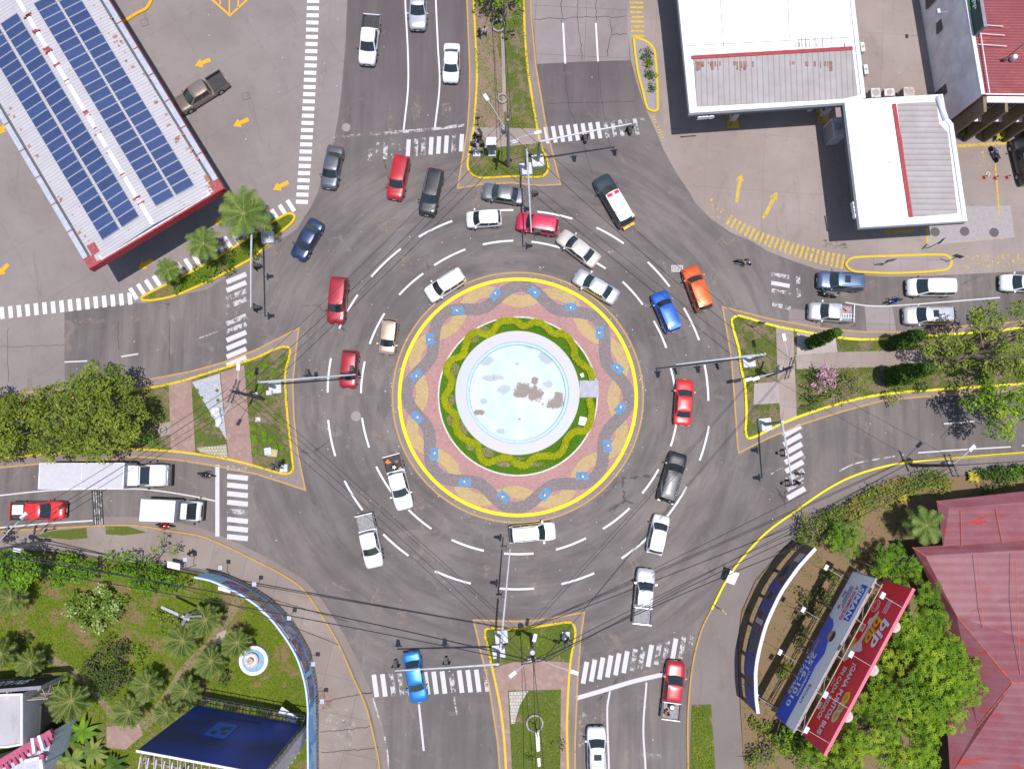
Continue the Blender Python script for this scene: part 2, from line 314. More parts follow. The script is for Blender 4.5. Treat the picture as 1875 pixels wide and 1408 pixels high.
# paths across islands
PATHS = []
def path(pts, m, lab, z=.155): PATHS.append((ccw(UL(pts, z)), lab)); return st(sheet('path', UL(pts, z), z, m), lab, 'path')
path([(860, 233), (989, 236), (992, 262), (868, 274), (858, 262)], CON_PATH, 'concrete path crossing the north median')
path([(869, 10), (900, 0), (905, 60), (918, 120), (925, 240), (868, 233), (873, 150), (871, 60)], soil_grass('bare_earth', (.17, .14, .06), (.2, .15, .08), (.27, .185, .15), .40, .8), 'bare trodden earth on the west side of the north median', .150)
path([(917, 62), (923, 62), (928, 205), (921, 205)], CON_PATH, 'narrow concrete strip running down the north median', .163)
path([(309, 706), (350, 694), (358, 834), (313, 826)], BRICK, 'brick path nearest the western trees')
path([(404, 682), (447, 668), (463, 858), (419, 845)], BRICK, 'brick path across the middle of the west island')
path([(357, 698), (402, 684), (415, 806), (352, 700)], plain('white_gravel', (.36, .36, .40), .95, var=.2, vs=9), 'white gravel bed between the two brick paths', .158)
path([(290, 776), (313, 772), (312, 795), (294, 800)], CON_PATH, 'square concrete pad near the western trees', .165)
path([(360, 820), (414, 814), (417, 838), (366, 828)], brickpave('grass_grid_paving', (.36, .31, .26), (.42, .36, .30), (.13, .15, .05), .3, .3), 'strip of open grid paving at the end of the gravel bed', .157)
path([(1421, 598), (1453, 604), (1459, 768), (1430, 778), (1424, 700)], CON_PATH, 'concrete path across the east island')
path([(1381, 702), (1425, 699), (1427, 738), (1380, 741)], concrete('slab_pad', (.30, .25, .24), (.36, .31, .30), slab=0), 'square concrete slab beside the east path', .160)
path([(1456, 650), (1530, 645), (1700, 640), (1700, 665), (1600, 672), (1459, 676)], CON_PATH, 'concrete path running east under the trees', .158)
path([(1459, 608), (1530, 620), (1534, 648), (1459, 650)], concrete('slab_pad_b', (.33, .28, .26), (.42, .37, .34), slab=0), 'worn concrete area beside the leaning cypress', .152)
path([(893, 1206), (905, 1222), (938, 1212), (985, 1208), (1047, 1213), (1043, 1257), (1040, 1800), (1023, 1800), (1027, 1262), (930, 1264), (938, 1420), (950, 1800), (932, 1800), (924, 1407), (908, 1257)], BRICK, 'red block paving across and down both sides of the south median')
path([(932, 1266), (968, 1264), (952, 1290), (942, 1324), (936, 1325)], brickpave('grid_paving', (.40, .36, .33), (.46, .42, .38), (.16, .15, .1), .32, .32), 'triangle of open grid paving on the south median', .160)
# --- sidewalks
def walk(edge, inner, m, lab, km, klab, kz=.15):
    p = smooth_pts(UL(edge), False, 5); mb = MB()
    poly = p + UL(inner, .1)
    if area(poly) < 0: q = p[::-1]
    else: q = p
    kerb_mb(mb, q, .18, -.02, kz, False); st(mb.build('kerb', km), klab, 'kerb')
    st(sheet('sidewalk', poly, kz - .02, m), lab, 'sidewalk')
sw_edge = [(-420, 1010), (0, 971), (95, 965), (196, 960), (250, 960), (313, 970), (376, 982), (470, 1025), (528, 1056), (558, 1079), (588, 1121), (620, 1174), (650, 1242), (671, 1289), (686, 1347), (697, 1407), (720, 1800)]
sw_in = [(584, 1800), (584, 1307), (580, 1250), (570, 1190), (535, 1130), (500, 1095), (440, 1060), (380, 1042), (250, 1030), (100, 1010), (0, 1003), (-420, 1040)]
walk(sw_edge, sw_in, CON_SW, 'stained concrete sidewalk curving past the mural wall', P_OCH, 'ochre kerb of the south west sidewalk')
st(ribbon('gutter_pavement', [(188, 953), (250, 954), (320, 963), (376, 977), (470, 1019), (537, 1057), (566, 1080), (597, 1122), (632, 1180), (664, 1248), (688, 1310), (706, 1405), (728, 1800)], .75, .008, CON_APR), 'concrete gutter along the south west sidewalk', 'gutter')
se_edge = [(2400, 790), (1875, 827), (1781, 834), (1681, 842), (1618, 852), (1555, 872), (1505, 899), (1455, 934), (1405, 970), (1366, 1010), (1331, 1056), (1301, 1114)]
se_edge2 = [(1301, 1114), (1283, 1151), (1268, 1206), (1260, 1269), (1257, 1332), (1258, 1407), (1262, 1800)]
se_in = [(1364, 1800), (1362, 1400), (1352, 1260), (1350, 1180), (1356, 1120), (1382, 1060), (1430, 1005), (1500, 948), (1560, 905), (1640, 868), (1740, 870), (1875, 862), (2400, 830)]
p1 = smooth_pts(UL(se_edge + se_edge2[1:]), False, 5); poly = p1 + UL(se_in[:], .1)
q = p1 if area(poly) > 0 else p1[::-1]
cut = [i for i, a in enumerate(p1) if (a - U(1301, 1114)).length < .01][0]
mb = MB(); kerb_mb(mb, (p1[:cut + 1] if area(poly) > 0 else p1[:cut + 1][::-1]), .2, -.02, .16, False); st(mb.build('kerb', P_YSOLID), 'bright yellow kerb of the south east sidewalk', 'kerb')
mb = MB(); kerb_mb(mb, (p1[cut:] if area(poly) > 0 else p1[cut:][::-1]), .18, -.02, .155, False); st(mb.build('kerb', P_OCH), 'faded ochre kerb of the south east sidewalk', 'kerb')
st(sheet('sidewalk', poly, .13, CON_SE), 'grey sidewalk curving past the billboards', 'sidewalk')
st(sheet('lawn', UL([(1266, 1290), (1302, 1289), (1310, 1407), (1320, 1800), (1266, 1800), (1262, 1407)], .14), .145, LAWN), 'strip of grass beside the south east kerb', 'lawn')
st(sheet('lawn', UL([(95, 972), (158, 966), (160, 985), (130, 988), (60, 982)], .14), .145, LAWN), 'small grass strip left of the speed hump path', 'lawn')
st(sheet('lawn', UL([(193, 963), (235, 964), (270, 975), (225, 980), (194, 978)], .14), .145, LAWN), 'small grass strip right of the speed hump path', 'lawn')
# gardens
st(sheet('garden_ground', UL([(-420, 1035), (0, 1003), (100, 1012), (250, 1032), (362, 1050), (440, 1085), (500, 1130), (545, 1200), (565, 1280), (572, 1400), (576, 1800), (-420, 1800)], .1), .12, GARDEN), 'green garden lawn behind the curved mural wall', 'lawn')
st(sheet('garden_ground', UL([(1360, 1800), (1362, 1400), (1354, 1260), (1352, 1180), (1358, 1120), (1384, 1062), (1432, 1008), (1502, 952), (1562, 910), (1642, 872), (1740, 873), (1875, 866), (2400, 835), (2400, 1800)], .1), .137, DIRT), 'dry garden ground around the billboards and red roofed building', 'lawn')
def gpath(pts, wd, m=None): st(ribbon('path', UL(pts, .13), wd, .135, m or soil_grass('trodden_path', (.22, .17, .08), (.25, .18, .1), (.26, .19, .13), .35)), 'trodden path winding through the palm garden', 'path')
gpath([(260, 1330), (300, 1285), (340, 1225), (385, 1180), (402, 1150), (425, 1118), (440, 1090)], 1.0); gpath([(90, 1206), (125, 1222), (180, 1275), (205, 1310)], .7)
path([(398, 1160), (415, 1152), (408, 1178), (392, 1180)], plain('pale_gravel', (.34, .28, .25), .95, var=.2, vs=8), 'pale gravel patch beside a garden palm', .142)
path([(195, 1330), (255, 1325), (262, 1345), (230, 1372), (195, 1368)], BRICK, 'red and cream paved patio behind the dark billboard', .15)
# --- central island
def circ(r, n=160, c=CEN): return [c + Vector((math.cos(2 * math.pi * i / n), math.sin(2 * math.pi * i / n))) * r for i in range(n)]
RW = (U(1168, 724) - U(730, 724)).length / 2; PXM = RW / 219.0
print('ring radius', RW, 'm/px', PXM, 'centre', CEN)
st(sheet('gutter_pavement', circ(231 * PXM), .008, CON_APR), 'concrete gutter ring around the central roundabout', 'gutter')
st(ribbon('road_marking', circ(229.5 * PXM), .16, .018, P_OCH, True, False), 'thin ochre ring around the central roundabout', 'road marking')
mb = MB(); kerb_mb(mb, circ(219.5 * PXM), .36, -.02, .2); st(mb.build('kerb', P_YSOLID), 'bright yellow kerb ring of the central roundabout', 'kerb')
def cobble(name, c):
    k = NM(name); v = k.n('ShaderNodeTexVoronoi', feature='F1'); k.set(v.inputs['Vector'], k.tc); v.inputs['Scale'].default_value = 5.5
    e = k.vor(5.5, 'DISTANCE_TO_EDGE'); hv = k.n('ShaderNodeSeparateColor'); k.set(hv.inputs[0], v.outputs['Color'])
    col = k.mix(hv.outputs[0], tuple(x * .88 for x in c), tuple(min(1, x * 1.10) for x in c)); col = k.mix(k.rmp(e, .02, .08, .3, 0), col, (.45, .38, .36))
    col = k.mix(k.rmp(k.noise(.35, 5), .45, .7, 0, .3), col, tuple(min(1, x * 1.35) for x in c)); return k.fin(col, .85, .3)
C_RED = cobble('red_cobble', (.32, .165, .155)); C_GRY = cobble('grey_cobble', (.155, .128, .130)); C_YEL = cobble('yellow_cobble', (.37, .26, .115)); C_BLU = cobble('blue_tile', (.075, .20, .37))
st(sheet('paving', circ(218 * PXM), .16, C_RED), 'red cobbled ring of the central roundabout', 'paving')
A0 = R(11.0 - 1.3)
def wave(sgn, mean=189, amp=14.5):
    pts = []
    for i in range(640):
        a = 2 * math.pi * i / 640; r = (mean + sgn * amp * math.sin((a - A0) * 8)) * PXM
        pts.append(CEN + Vector((math.cos(a), math.sin(a))) * r)
    return pts
A1 = A0 - R(0)
def braid(sgn, m, z, lab):
    st(ribbon('paving', wave(sgn), 22 * PXM, z, m, True, False), lab, 'paving')
# outer scallops where bands touch the kerb
braid(1, C_YEL, .165, 'wavy yellow cobbled band around the roundabout'); braid(-1, C_GRY, .170, 'wavy grey cobbled band around the roundabout')
DI = [(907, 539), (838, 569), (787, 621), (762, 687), (763, 764), (795, 831), (851, 883), (922, 909), (998, 905), (1066, 871), (1112, 816), (1136, 747), (1131, 674), (1098, 609), (1045, 562), (978, 535)]
for i, d in enumerate(DI):
    c = U(d[0], d[1], .17); e = (c - CEN).normalized(); t = Vector((-e.y, e.x)); sk = t * .28 * (1 if i % 2 else -1)
    q = [c + e * .70 + sk, c + t * .70, c - e * .70 - sk, c - t * .70]
    st(sheet('paving', q, .175, C_BLU), 'blue tiled lozenge in the cobbled ring of the roundabout', 'paving')
st(sheet('lawn', circ(144 * PXM), .20, LUSH), 'lush green lawn ring around the fountain basin', 'lawn')
mb = MB(); kerb_mb(mb, circ(146.5 * PXM), .17, .1, .27); st(mb.build('kerb', plain('white_kerb', (.52, .50, .48), .8, var=.15)), 'thin white kerb between red paving and green lawn', 'kerb')
# --- lane dashes round the roundabout
D_IN = [((884, 448), (940, 441)), ((973, 443), (1026, 454)), ((1068, 469), (1109, 492)), ((1140, 516), (1177, 558)), ((1197, 588), (1220, 637)), ((1228, 674), (1236, 712)), ((1238, 778), (1228, 817)), ((1206, 859), (1176, 903)), ((1153, 930), (1104, 968)), ((1073, 985), (1018, 1006)), ((977, 1013), (923, 1013)), ((886, 1008), (827, 988)), ((790, 968), (748, 933)), ((717, 901), (689, 854)), ((676, 819), (663, 765)), ((661, 720), (668, 662)), ((677, 630), (704, 574)), ((731, 540), (775, 501)), ((795, 486), (852, 457))]
D_OUT = [((888, 388), (940, 385)), ((984, 388), (1048, 401)), ((1092, 417), (1142, 446)), ((1186, 480), (1226, 525)), ((1252, 564), (1280, 623)), ((1290, 668), (1297, 734)), ((1298, 780), (1281, 843)), ((1257, 891), (1221, 946)), ((1187, 983), (1138, 1022)), ((1088, 1049), (1028, 1069)), ((978, 1077), (914, 1077)), ((862, 1068), (796, 1045)), ((748, 1017), (702, 978)), ((664, 934), (631, 880)), ((614, 835), (601, 769)), ((600, 719), (606, 656)), ((621, 602), (655, 540)), ((680, 507), (734, 456)), ((767, 434), (828, 405))]
def dashes(L, lab):
    mb = MB()
    for a, b in L:
        a = U(*a) - CEN; b = U(*b) - CEN; ra, rb = a.length, b.length; ta = math.atan2(a.y, a.x); tb = math.atan2(b.y, b.x)
        dt = (tb - ta + math.pi) % (2 * math.pi) - math.pi
        p = [CEN + Vector((math.cos(ta + dt * k / 8), math.sin(ta + dt * k / 8))) * (ra + (rb - ra) * k / 8) for k in range(9)]
        ribbon_mb(mb, p, .2, .012)
    st(mb.build('road_marking', P_BRIGHT), lab, 'lane dashes')
dashes(D_IN, 'inner ring of white lane dashes around the roundabout'); dashes(D_OUT, 'outer ring of white lane dashes around the roundabout')
# --- zebra crossings
def zebra(stripes, wd, m, lab, z=.014, nm='crosswalk'):
    mb = MB()
    if not isinstance(m, list): m = [m]
    for i, s in enumerate(stripes):
        mb.mat = s[2] if len(s) > 2 else 0
        ribbon_mb(mb, [U(*s[0]), U(*s[1])], wd, z)
    st(mb.build(nm, m), lab, 'crosswalk' if nm == 'crosswalk' else 'road marking')
PW = [P_WHITE, P_WORN, P_VWORN]
def row(a, b, n, top, bot, mats): # a,b = centres of first/last
    return [((a[0] + (b[0] - a[0]) * i / (n - 1) + top[0], a[1] + (b[1] - a[1]) * i / (n - 1) + top[1]), (a[0] + (b[0] - a[0]) * i / (n - 1) + bot[0], a[1] + (b[1] - a[1]) * i / (n - 1) + bot[1]), mats[i % len(mats)]) for i in range(n)]
zebra(row((845, 262), (678, 279), 13, (1, -16), (-1, 16), [0, 1, 0, 0, 0, 1, 1, 0, 2, 2, 1, 2, 2]), .44, PW, 'half worn away zebra crossing on the north west road')
zebra(row((1001, 248), (1178, 231), 14, (-2.5, -15), (3, 15), [0, 0, 0, 0, 0, 0, 0, 0, 1, 1, 1, 2, 1, 2]), .42, PW, 'zebra crossing on the north road with worn right end')
zebra(row((433, 510), (433, 662), 11, (-18, 7), (18, -8), [0, 0, 1, 1, 2, 1, 1, 0, 0, 0, 0]), .5, PW, 'slanted zebra crossing north of the west island')
zebra(row((435, 858), (435, 984), 9, (-19, -2), (19, 2), [1, 0, 0, 0, 0, 1, 0, 0, 0]), .5, PW, 'zebra crossing in front of the two trucks')
zebra(row((687, 1255), (890, 1245), 14, (-2.5, -20.5), (3, 20.5), [0, 0, 1, 1, 0, 0, 0, 0, 0, 1, 0, 0, 0, 1]), .46, PW, 'zebra crossing under the blue sedan')
zebra(row((1071, 1231), (1264, 1181), 14, (3.5, -20), (-3.5, 20), [0, 0, 0, 0, 0, 0, 1, 1, 0, 1, 1, 0, 1, 2]), .46, PW, 'diagonal zebra crossing above the red pickup')
zebra(row((1450, 789), (1458, 903), 8, (16, -9), (-16, 9), [0, 0, 0, 0, 0, 1, 1, 0]), .52, PW, 'zebra crossing south of the east island')
zebra([((1412, 502), (1445, 508), 1), ((1412, 518), (1446, 524), 0), ((1413, 532), (1447, 538), 1), ((1414, 557), (1448, 565), 1), ((1461, 505), (1462, 520), 1), ((1462, 528), (1463, 545), 1)], .42, PW, 'nearly rubbed out zebra crossing north of the east island')
gz = []
for i in range(29):
    y = 2.5 + 13.12 * i; cx = 573.5 - .03 * y - y * y * .00007; gz.append(((cx - 11, y), (cx + 11, y + .5)))
zebra(gz, .42, P_BRIGHT, 'long column of white bars at the forecourt edge', .018)
dz = []
for i in range(21):
    t = i / 20; x = 532 + (244 - 532) * t; y = 377 + (538 - 377) * t + 3 * math.sin(t * math.pi); dz.append(((x - 6, y - 10), (x + 7, y + 10)))
zebra(dz, .42, P_BRIGHT, 'slanting row of white bars beside the palm planter', .018)
hz = [((3 + 15.6 * i, 562.5 - 1.75 * i), (5 + 15.6 * i, 584 - 1.75 * i)) for i in range(-12, 16)]
zebra(hz, .44, P_BRIGHT, 'row of white bars at the south edge of the forecourt', .018)
zebra([((1153 + .5 * i, 5.5 + 8.7 * i), (1178 + .3 * i, 6 + 8.7 * i)) for i in range(-6, 8)], .24, P_YZ, 'short yellow bars above the narrow planter', .02)
arc = smooth_pts([Vector(a) for a in [(1298, 372), (1345, 410), (1400, 438), (1450, 456), (1500, 470), (1543, 480)]], False, 12)
L = 0; acc = [0]
for i in range(1, len(arc)): L += (arc[i] - arc[i - 1]).length; acc.append(L)
yz = []
for k in range(29):
    s_ = L * k / 28; i = min(max(j for j in range(len(acc)) if acc[j] <= s_ + 1e-6), len(arc) - 2); t = (s_ - acc[i]) / max(acc[i + 1] - acc[i], 1e-6); c = arc[i].lerp(arc[i + 1], t)
    ang = R(55 + 25 * k / 28); d = Vector((math.cos(ang), -math.sin(ang))) * (9 + 4 * k / 28); yz.append(((c.x + d.x, c.y + d.y), (c.x - d.x, c.y - d.y), 1 if k < 5 else 0))
zebra(yz, .25, [P_YZ, P_YZW], 'curved row of yellow bars along the forecourt edge', .02)
zebra([((1762 + 9.2 * i, 469 - .4 * i), (1764 + 9.2 * i, 492 - .4 * i), 1) for i in range(22)], .22, [P_YZ, P_YZW], 'faded yellow bars right of the long refuge', .02)
zebra([((1195 + 2.1 * i - 3, 215 + 4.7 * i + 1), (1195 + 2.1 * i + 4, 215 + 4.7 * i - 1)) for i in range(10)], .1, P_YZ, 'yellow and rust drain grate marks at the kerb', .02)
def line(pts, wd, m, lab, sm=True, z=.013): st(ribbon('road_marking', pts, wd, z, m, sm=sm), lab, 'road marking')
line([(742, -60), (742, 0), (747, 100), (747, 163), (739, 239)], .17, P_BRIGHT, 'left white lane line of the north west road'); line([(797, -60), (798, 0), (802, 88), (805, 155), (796, 236)], .17, P_BRIGHT, 'right white lane line of the north west road')
line([(1031, 43), (1035, 117)], .18, P_BRIGHT, 'left white lane dash on the concrete lanes', z=.024); line([(1091, 43), (1095, 113)], .18, P_BRIGHT, 'right white lane dash on the concrete lanes', z=.024)
line([(852, 229), (800, 236), (693, 245)], .32, P_WORN, 'worn white stop line of the north west road', z=.016); line([(693, 245), (605, 252)], .3, P_VWORN, 'flaked away left end of the stop line')
line([(398, 851), (398, 982)], .42, P_WHITE, 'vertical white stop line before the truck crossing', z=.016)
line([(1055, 1278), (1110, 1262), (1160, 1247), (1216, 1234)], .42, P_WHITE, 'white stop line below the diagonal crossing')
line([(1548, 554), (1590, 560), (1636, 560), (1731, 553), (1831, 545)], .13, P_WHITE, 'white lane line between the cars on the east road')
line([(1681, 829), (1751, 824), (1851, 818)], .14, P_WHITE, 'white edge line along the yellow kerb'); line([(1871, 816), (2300, 785)], .14, P_WHITE, 'white edge line leaving the frame')
line([(1728, 776), (1785, 771)], .14, P_WHITE, 'short white lane dash in the tree shade'); line([(1535, 863), (1565, 849), (1610, 840), (1659, 832)], .14, P_WORN, 'worn white edge line before the crossing'); line([(1412, 868), (1438, 853)], .12, P_WORN, 'broken white dash left of the east crossing')
line([(-60, 915), (0, 907), (105, 897), (246, 895), (286, 898), (351, 908), (394, 917)], .14, P_WHITE, 'white lane line between the two trucks', z=.02); line([(-60, 972), (0, 966), (90, 958), (170, 953)], .15, P_WHITE, 'white edge line below the red pickup')
line([(118, 663), (160, 661)], .14, P_WHITE, 'short white dash beside the concrete slab'); line([(222, 653), (253, 648)], .15, P_WHITE, 'short white dash on the west road'); line([(360, 621), (385, 612), (413, 600)], .12, P_WORN, 'thin worn white dash before the slanted crossing')
line([(270, 645), (310, 636)], .13, P_VWORN, 'flaked white dash on the west road')
line([(767, 1289), (776, 1374)], .2, P_WHITE, 'white lane dash in front of the blue sedan'); line([(831, 1275), (837, 1309)], .16, P_WORN, 'worn lane dash right of the blue sedan'); line([(683, 1278), (706, 1357), (712, 1407), (722, 1600)], .15, P_WORN, 'worn white edge line beside the south west kerb')
line([(1117, 1265), (1112, 1297), (1115, 1407), (1118, 1600)], .18, P_WHITE, 'left white lane line under the stop line'); line([(1184, 1249), (1178, 1332), (1182, 1407), (1186, 1600)], .18, P_WHITE, 'right white lane line under the stop line')
for x in (165, 169.5, 174, 178.5): line([(x, 833), (x, 845)], .13, P_BLK, 'black rubber bar of the speed hump beside the island', False)
for k in range(5): line([(169 + 4.2 * k, 897), (173 + 4 * k, 961)], .16, P_BLK, 'black rubber bar of the speed hump across the lanes', False, .016)
for k in range(4): line([(171 + 4.2 * k, 897), (175 + 4 * k, 961)], .1, P_WORN, 'pale strip between the speed hump bars', False, .018)
# arrows and hatching
def arrow(hx, hy, tx, ty, wd, hw, hl, m, lab, z=.02):
    h = U(hx, hy); t = U(tx, ty); d = (h - t).normalized(); n = Vector((-d.y, d.x)); b = h - d * hl
    p = [h, b + n * hw / 2, b + n * wd / 2, t + n * wd / 2, t - n * wd / 2, b - n * wd / 2, b - n * hw / 2]
    st(sheet('road_marking', p, z, m), lab, 'painted arrow')
for a, lab in [((357, 121, 385, 110), 'orange yellow arrow above the bronze pickup'), ((427, 231, 455, 219), 'orange yellow arrow right of the bronze pickup'), ((500, 348, 528, 334), 'orange yellow arrow nearest the white bars'), ((391, 411, 412, 401), 'orange arrow in the shade near the palms'), ((253, 492, 280, 476), 'orange arrow in the shade at the roof corner'), ((-5, 505, 15, 484), 'large orange arrow at the left frame edge'), ((-3, 247, 9, 230), 'orange arrow left of the solar roof')]:
    arrow(*a, .42, 1.0, .75, P_ARR, lab)
arrow(1357, 318, 1348, 371, .35, .85, .8, P_YZ, 'long yellow arrow nearest the curved bars'); arrow(1423, 351, 1398, 400, .38, .9, .9, P_YZ, 'long yellow arrow left of the small canopy'); arrow(1618, 425, 1671, 422, .38, .9, .7, P_YZ, 'yellow arrow in the canopy shade')
line([(375, -12), (421, 29), (468, -14)], .2, P_ARR, 'yellow triangular no parking outline at the top edge', False, .02)
for x, y in ((403, 9), (420, 27), (436, 15)): line([(x, y), (x, -20)], .13, P_ARR, 'yellow hatch line inside the triangle', False, .02)
st(sheet('kerb', offs(smooth_pts(UL([(160, -60), (262, -40), (276, -5), (268, 14), (250, 24), (225, 40)]), False, 5), 0, False) + offs(smooth_pts(UL([(160, -60), (262, -40), (276, -5), (268, 14), (250, 24), (225, 40)]), False, 5), .3, False)[::-1], .16, P_ARR, .16), 'yellow pump island kerb poking out beside the solar roof', 'kerb')
line([(1752, 268), (1815, 264), (1900, 260)], .3, P_YZ, 'yellow line along the foot of the red facade', True, .022); line([(1822, 300), (1828, 370), (1830, 395)], .18, P_YZ, 'yellow parking line through the cones', True, .022); line([(1795, 262), (1805, 300), (1822, 305)], .3, P_YZW, 'faded yellow patch beside the parked motorcycle', True, .022)
line([(1757, 302), (1800, 304)], .15, P_YZW, 'thin faded yellow line on the forecourt', True, .022)
line([(1697, 402), (1698, 445)], .24, P_YZ, 'yellow strip beside the tank pad', True, .024)
line([(1690, 442), (1760, 440), (1837, 438)], .1, P_YZW, 'thin yellow line below the tank lids', True, .024)
# manholes and tank lids
def disc(px, py, r, m, lab, cat, z=.02, nm='manhole_cover', top=.03):
    c = U(px, py); mb = MB(); mb.lathe([(r, 0), (r, top), (r - .03, top + .008), (0, top + .008)], 32, (c.x, c.y, z - .01)); o = mb.build(nm, m, smooth=False); tag(o, lab, cat); return o
DK = plain('dark_cast_iron', (.075, .06, .065), .6, var=.2, vs=8)
for i, (x, y) in enumerate([(1712, 425), (1766, 424), (1820, 426)]): tag(disc(x, y, .48, DK, ['dark round tank lid nearest the canopy', 'middle of the three dark tank lids', 'dark round tank lid farthest from the canopy'][i], 'tank lid', .02, 'tank_lid'), group='tank lids on the pale pad')
MH = plain('grey_manhole', (.26, .22, .21), .8, var=.2, vs=8)
disc(652, 762, .5, MH, 'round grey manhole cover west of the roundabout', 'manhole cover', .004); disc(634, 234, .45, MH, 'round grey manhole cover near the stop line', 'manhole cover', .004)
for x, y, s_, lab in ((265, 42, .75, 'square outlined hatch beside the solar roof'), (450, 177, .75, 'square outlined hatch right of the pickup')):
    c = U(x, y); M = Matrix.Translation((c.x, c.y, 0)) @ Matrix.Rotation(R(17), 4, 'Z'); mb = MB(); mb.box(-s_ / 2, s_ / 2, -s_ / 2, s_ / 2, 0, .016, M); mb.mat = 1; mb.box(-s_ / 2 + .05, s_ / 2 - .05, -s_ / 2 + .05, s_ / 2 - .05, 0, .02, M)
    tag(mb.build('manhole_cover', [DK, CON_NW]), lab, 'hatch')
c = U(1240, 492); mb = MB(); mb.box(c.x - .6, c.x + .6, c.y - .35, c.y + .35, 0, .02); mb.mat = 1
for i in range(7): mb.box(c.x - .5 + i * .15, c.x - .44 + i * .15, c.y - .28, c.y + .28, .02, .03)
tag(mb.build('drain_grate', [plain('pale_drain', (.5, .47, .46), .9), DK]), 'pale rectangular storm drain grate beside the orange car', 'drain')

# cracks and tar lines in the concrete lanes and road
def crack(pts, wd=.05, z=.026):
    rn_ = random.Random(int(pts[0][0])); q = []
    for i in range(len(pts) - 1):
        for k in range(8): t = k / 8; q.append((lerp_(pts[i][0], pts[i + 1][0], t) + rn_.gauss(0, .9), lerp_(pts[i][1], pts[i + 1][1], t) + rn_.gauss(0, .9)))
    q.append(pts[-1]); st(ribbon('road_marking', q, wd, z, plain('tar_crack', (.03, .025, .025), .9), sm=False), 'dark irregular crack across the road surface', 'crack')
def lerp_(a, b, t): return a + (b - a) * t
for p in ([(1058, 0), (1058, 40), (1064, 80), (1066, 110)], [(1117, 36), (1121, 60), (1113, 88), (1112, 104)], [(978, 36), (1050, 33), (1145, 30)], [(1122, 64), (1148, 63)], [(1028, -10), (1028, 42)], [(1092, -10), (1091, 40)]): crack(p)
for p in ([(1033, 120), (1040, 190), (1062, 245), (1085, 320)], [(1095, 115), (1102, 190), (1118, 270)], [(1000, 190), (1080, 188), (1160, 186)], [(118, 632), (60, 634), (-20, 636)], [(14, 600), (15, 700)], [(216, 590), (218, 640)], [(309, 585), (311, 660)]): crack(p, .035, .012)
for p in ([(584, 1285), (640, 1275), (682, 1268)], [(588, 1378), (650, 1372), (692, 1368)], [(586, 1340), (640, 1335), (678, 1328)]): crack(p, .06, .137)
def stain(px, py, rx, ry, m, z, lab, seed=0):
    rn_ = random.Random(seed + int(px)); p = smooth_pts(UL([(px + rx * rn_.uniform(.6, 1.25) * math.cos(a), py + ry * rn_.uniform(.6, 1.25) * math.sin(a)) for a in [2 * math.pi * k / 13 for k in range(13)]], z), True, 3); st(sheet('stain', p, z, m), lab, 'stain')
def smat(name, c, lo=.5):
    k = NM(name); k.alpha(k.rmp(k.noise(2.2, 7, .8), lo, lo + .12, 0, .75)); return k.fin(c, .9, .2)
WS = smat('whitish_stain', (.42, .38, .35)); BS = smat('brown_stain', (.24, .13, .06), .48); DS = smat('dark_oil_stain', (.11, .09, .085), .50); TS = smat('tan_patch', (.26, .21, .18), .46)
for a in ((568, 1137, 13, 12), (610, 1318, 26, 16), (640, 1330, 24, 14), (628, 1352, 20, 14), (618, 1300, 22, 8)): stain(*a, WS, .136, 'whitish lime stain on the south west sidewalk')
for a in ((596, 1290, 12, 12), (590, 1270, 8, 14)): stain(*a, BS, .1375, 'rusty brown stain on the south west sidewalk')
for a in ((1535, 450, 20, 8), (1512, 445, 10, 8), (300, 560, 26, 6)): stain(*a, DS, .0145, 'dark oily stain on the forecourt concrete')
for a in ((715, 225, 5, 30), (762, 205, 12, 22), (818, 200, 11, 18), (704, 410, 22, 14), (560, 500, 12, 10), (740, 470, 10, 16), (690, 1110, 12, 34), (735, 1120, 10, 24), (560, 610, 14, 12), (1120, 590, 14, 10), (160, 588, 40, 5), (250, 583, 14, 6), (1180, 1240, 12, 16), (1110, 1310, 10, 30), (700, 800, 14, 16), (770, 930, 10, 20), (1330, 440, 20, 8), (890, 1040, 10, 6)): stain(*a, TS, .0085, 'pale worn patch in the asphalt', 7)
for a in ((1068, 1330, 8, 50), (1190, 1385, 22, 8), (1470, 835, 8, 6)): stain(*a, WS, .009, 'whitish scuffed patch on the south road', 9)
# ================================================================ vehicles
def car_paint(name, c, metal=.25, rough=.32):
    if name in MT: return MT[name]
    k = NM(name); n = k.noise(1.2, 3); m = k.fin(k.mix(k.rmp(n, .3, .7), tuple(x * .90 for x in c), tuple(min(1, x * 1.05) for x in c)), rough, .5, metal)
    k.b.inputs['Coat Weight'].default_value = .8; k.b.inputs['Coat Roughness'].default_value = .08; MT[name] = m; return m
GLASS = plain('dark_car_glass', (.018, .026, .028), .07, 0, .9, var=.1); TYRE = plain('tyre_rubber', (.022, .021, .022), .85); RIMM = plain('alloy_rim', (.42, .42, .44), .35, .7)
LAMPW = plain('headlamp_lens', (.62, .66, .70), .15, .3, .8); LAMPR = plain('taillamp_lens', (.42, .015, .02), .2, 0, .7); BLACKP = plain('black_plastic', (.02, .02, .022), .55); PLATE = plain('number_plate', (.75, .76, .72), .5)
CHROME = plain('chrome_trim', (.7, .7, .72), .2, .9); BEDM = plain('bed_liner', (.045, .043, .046), .8, var=.3, vs=6)
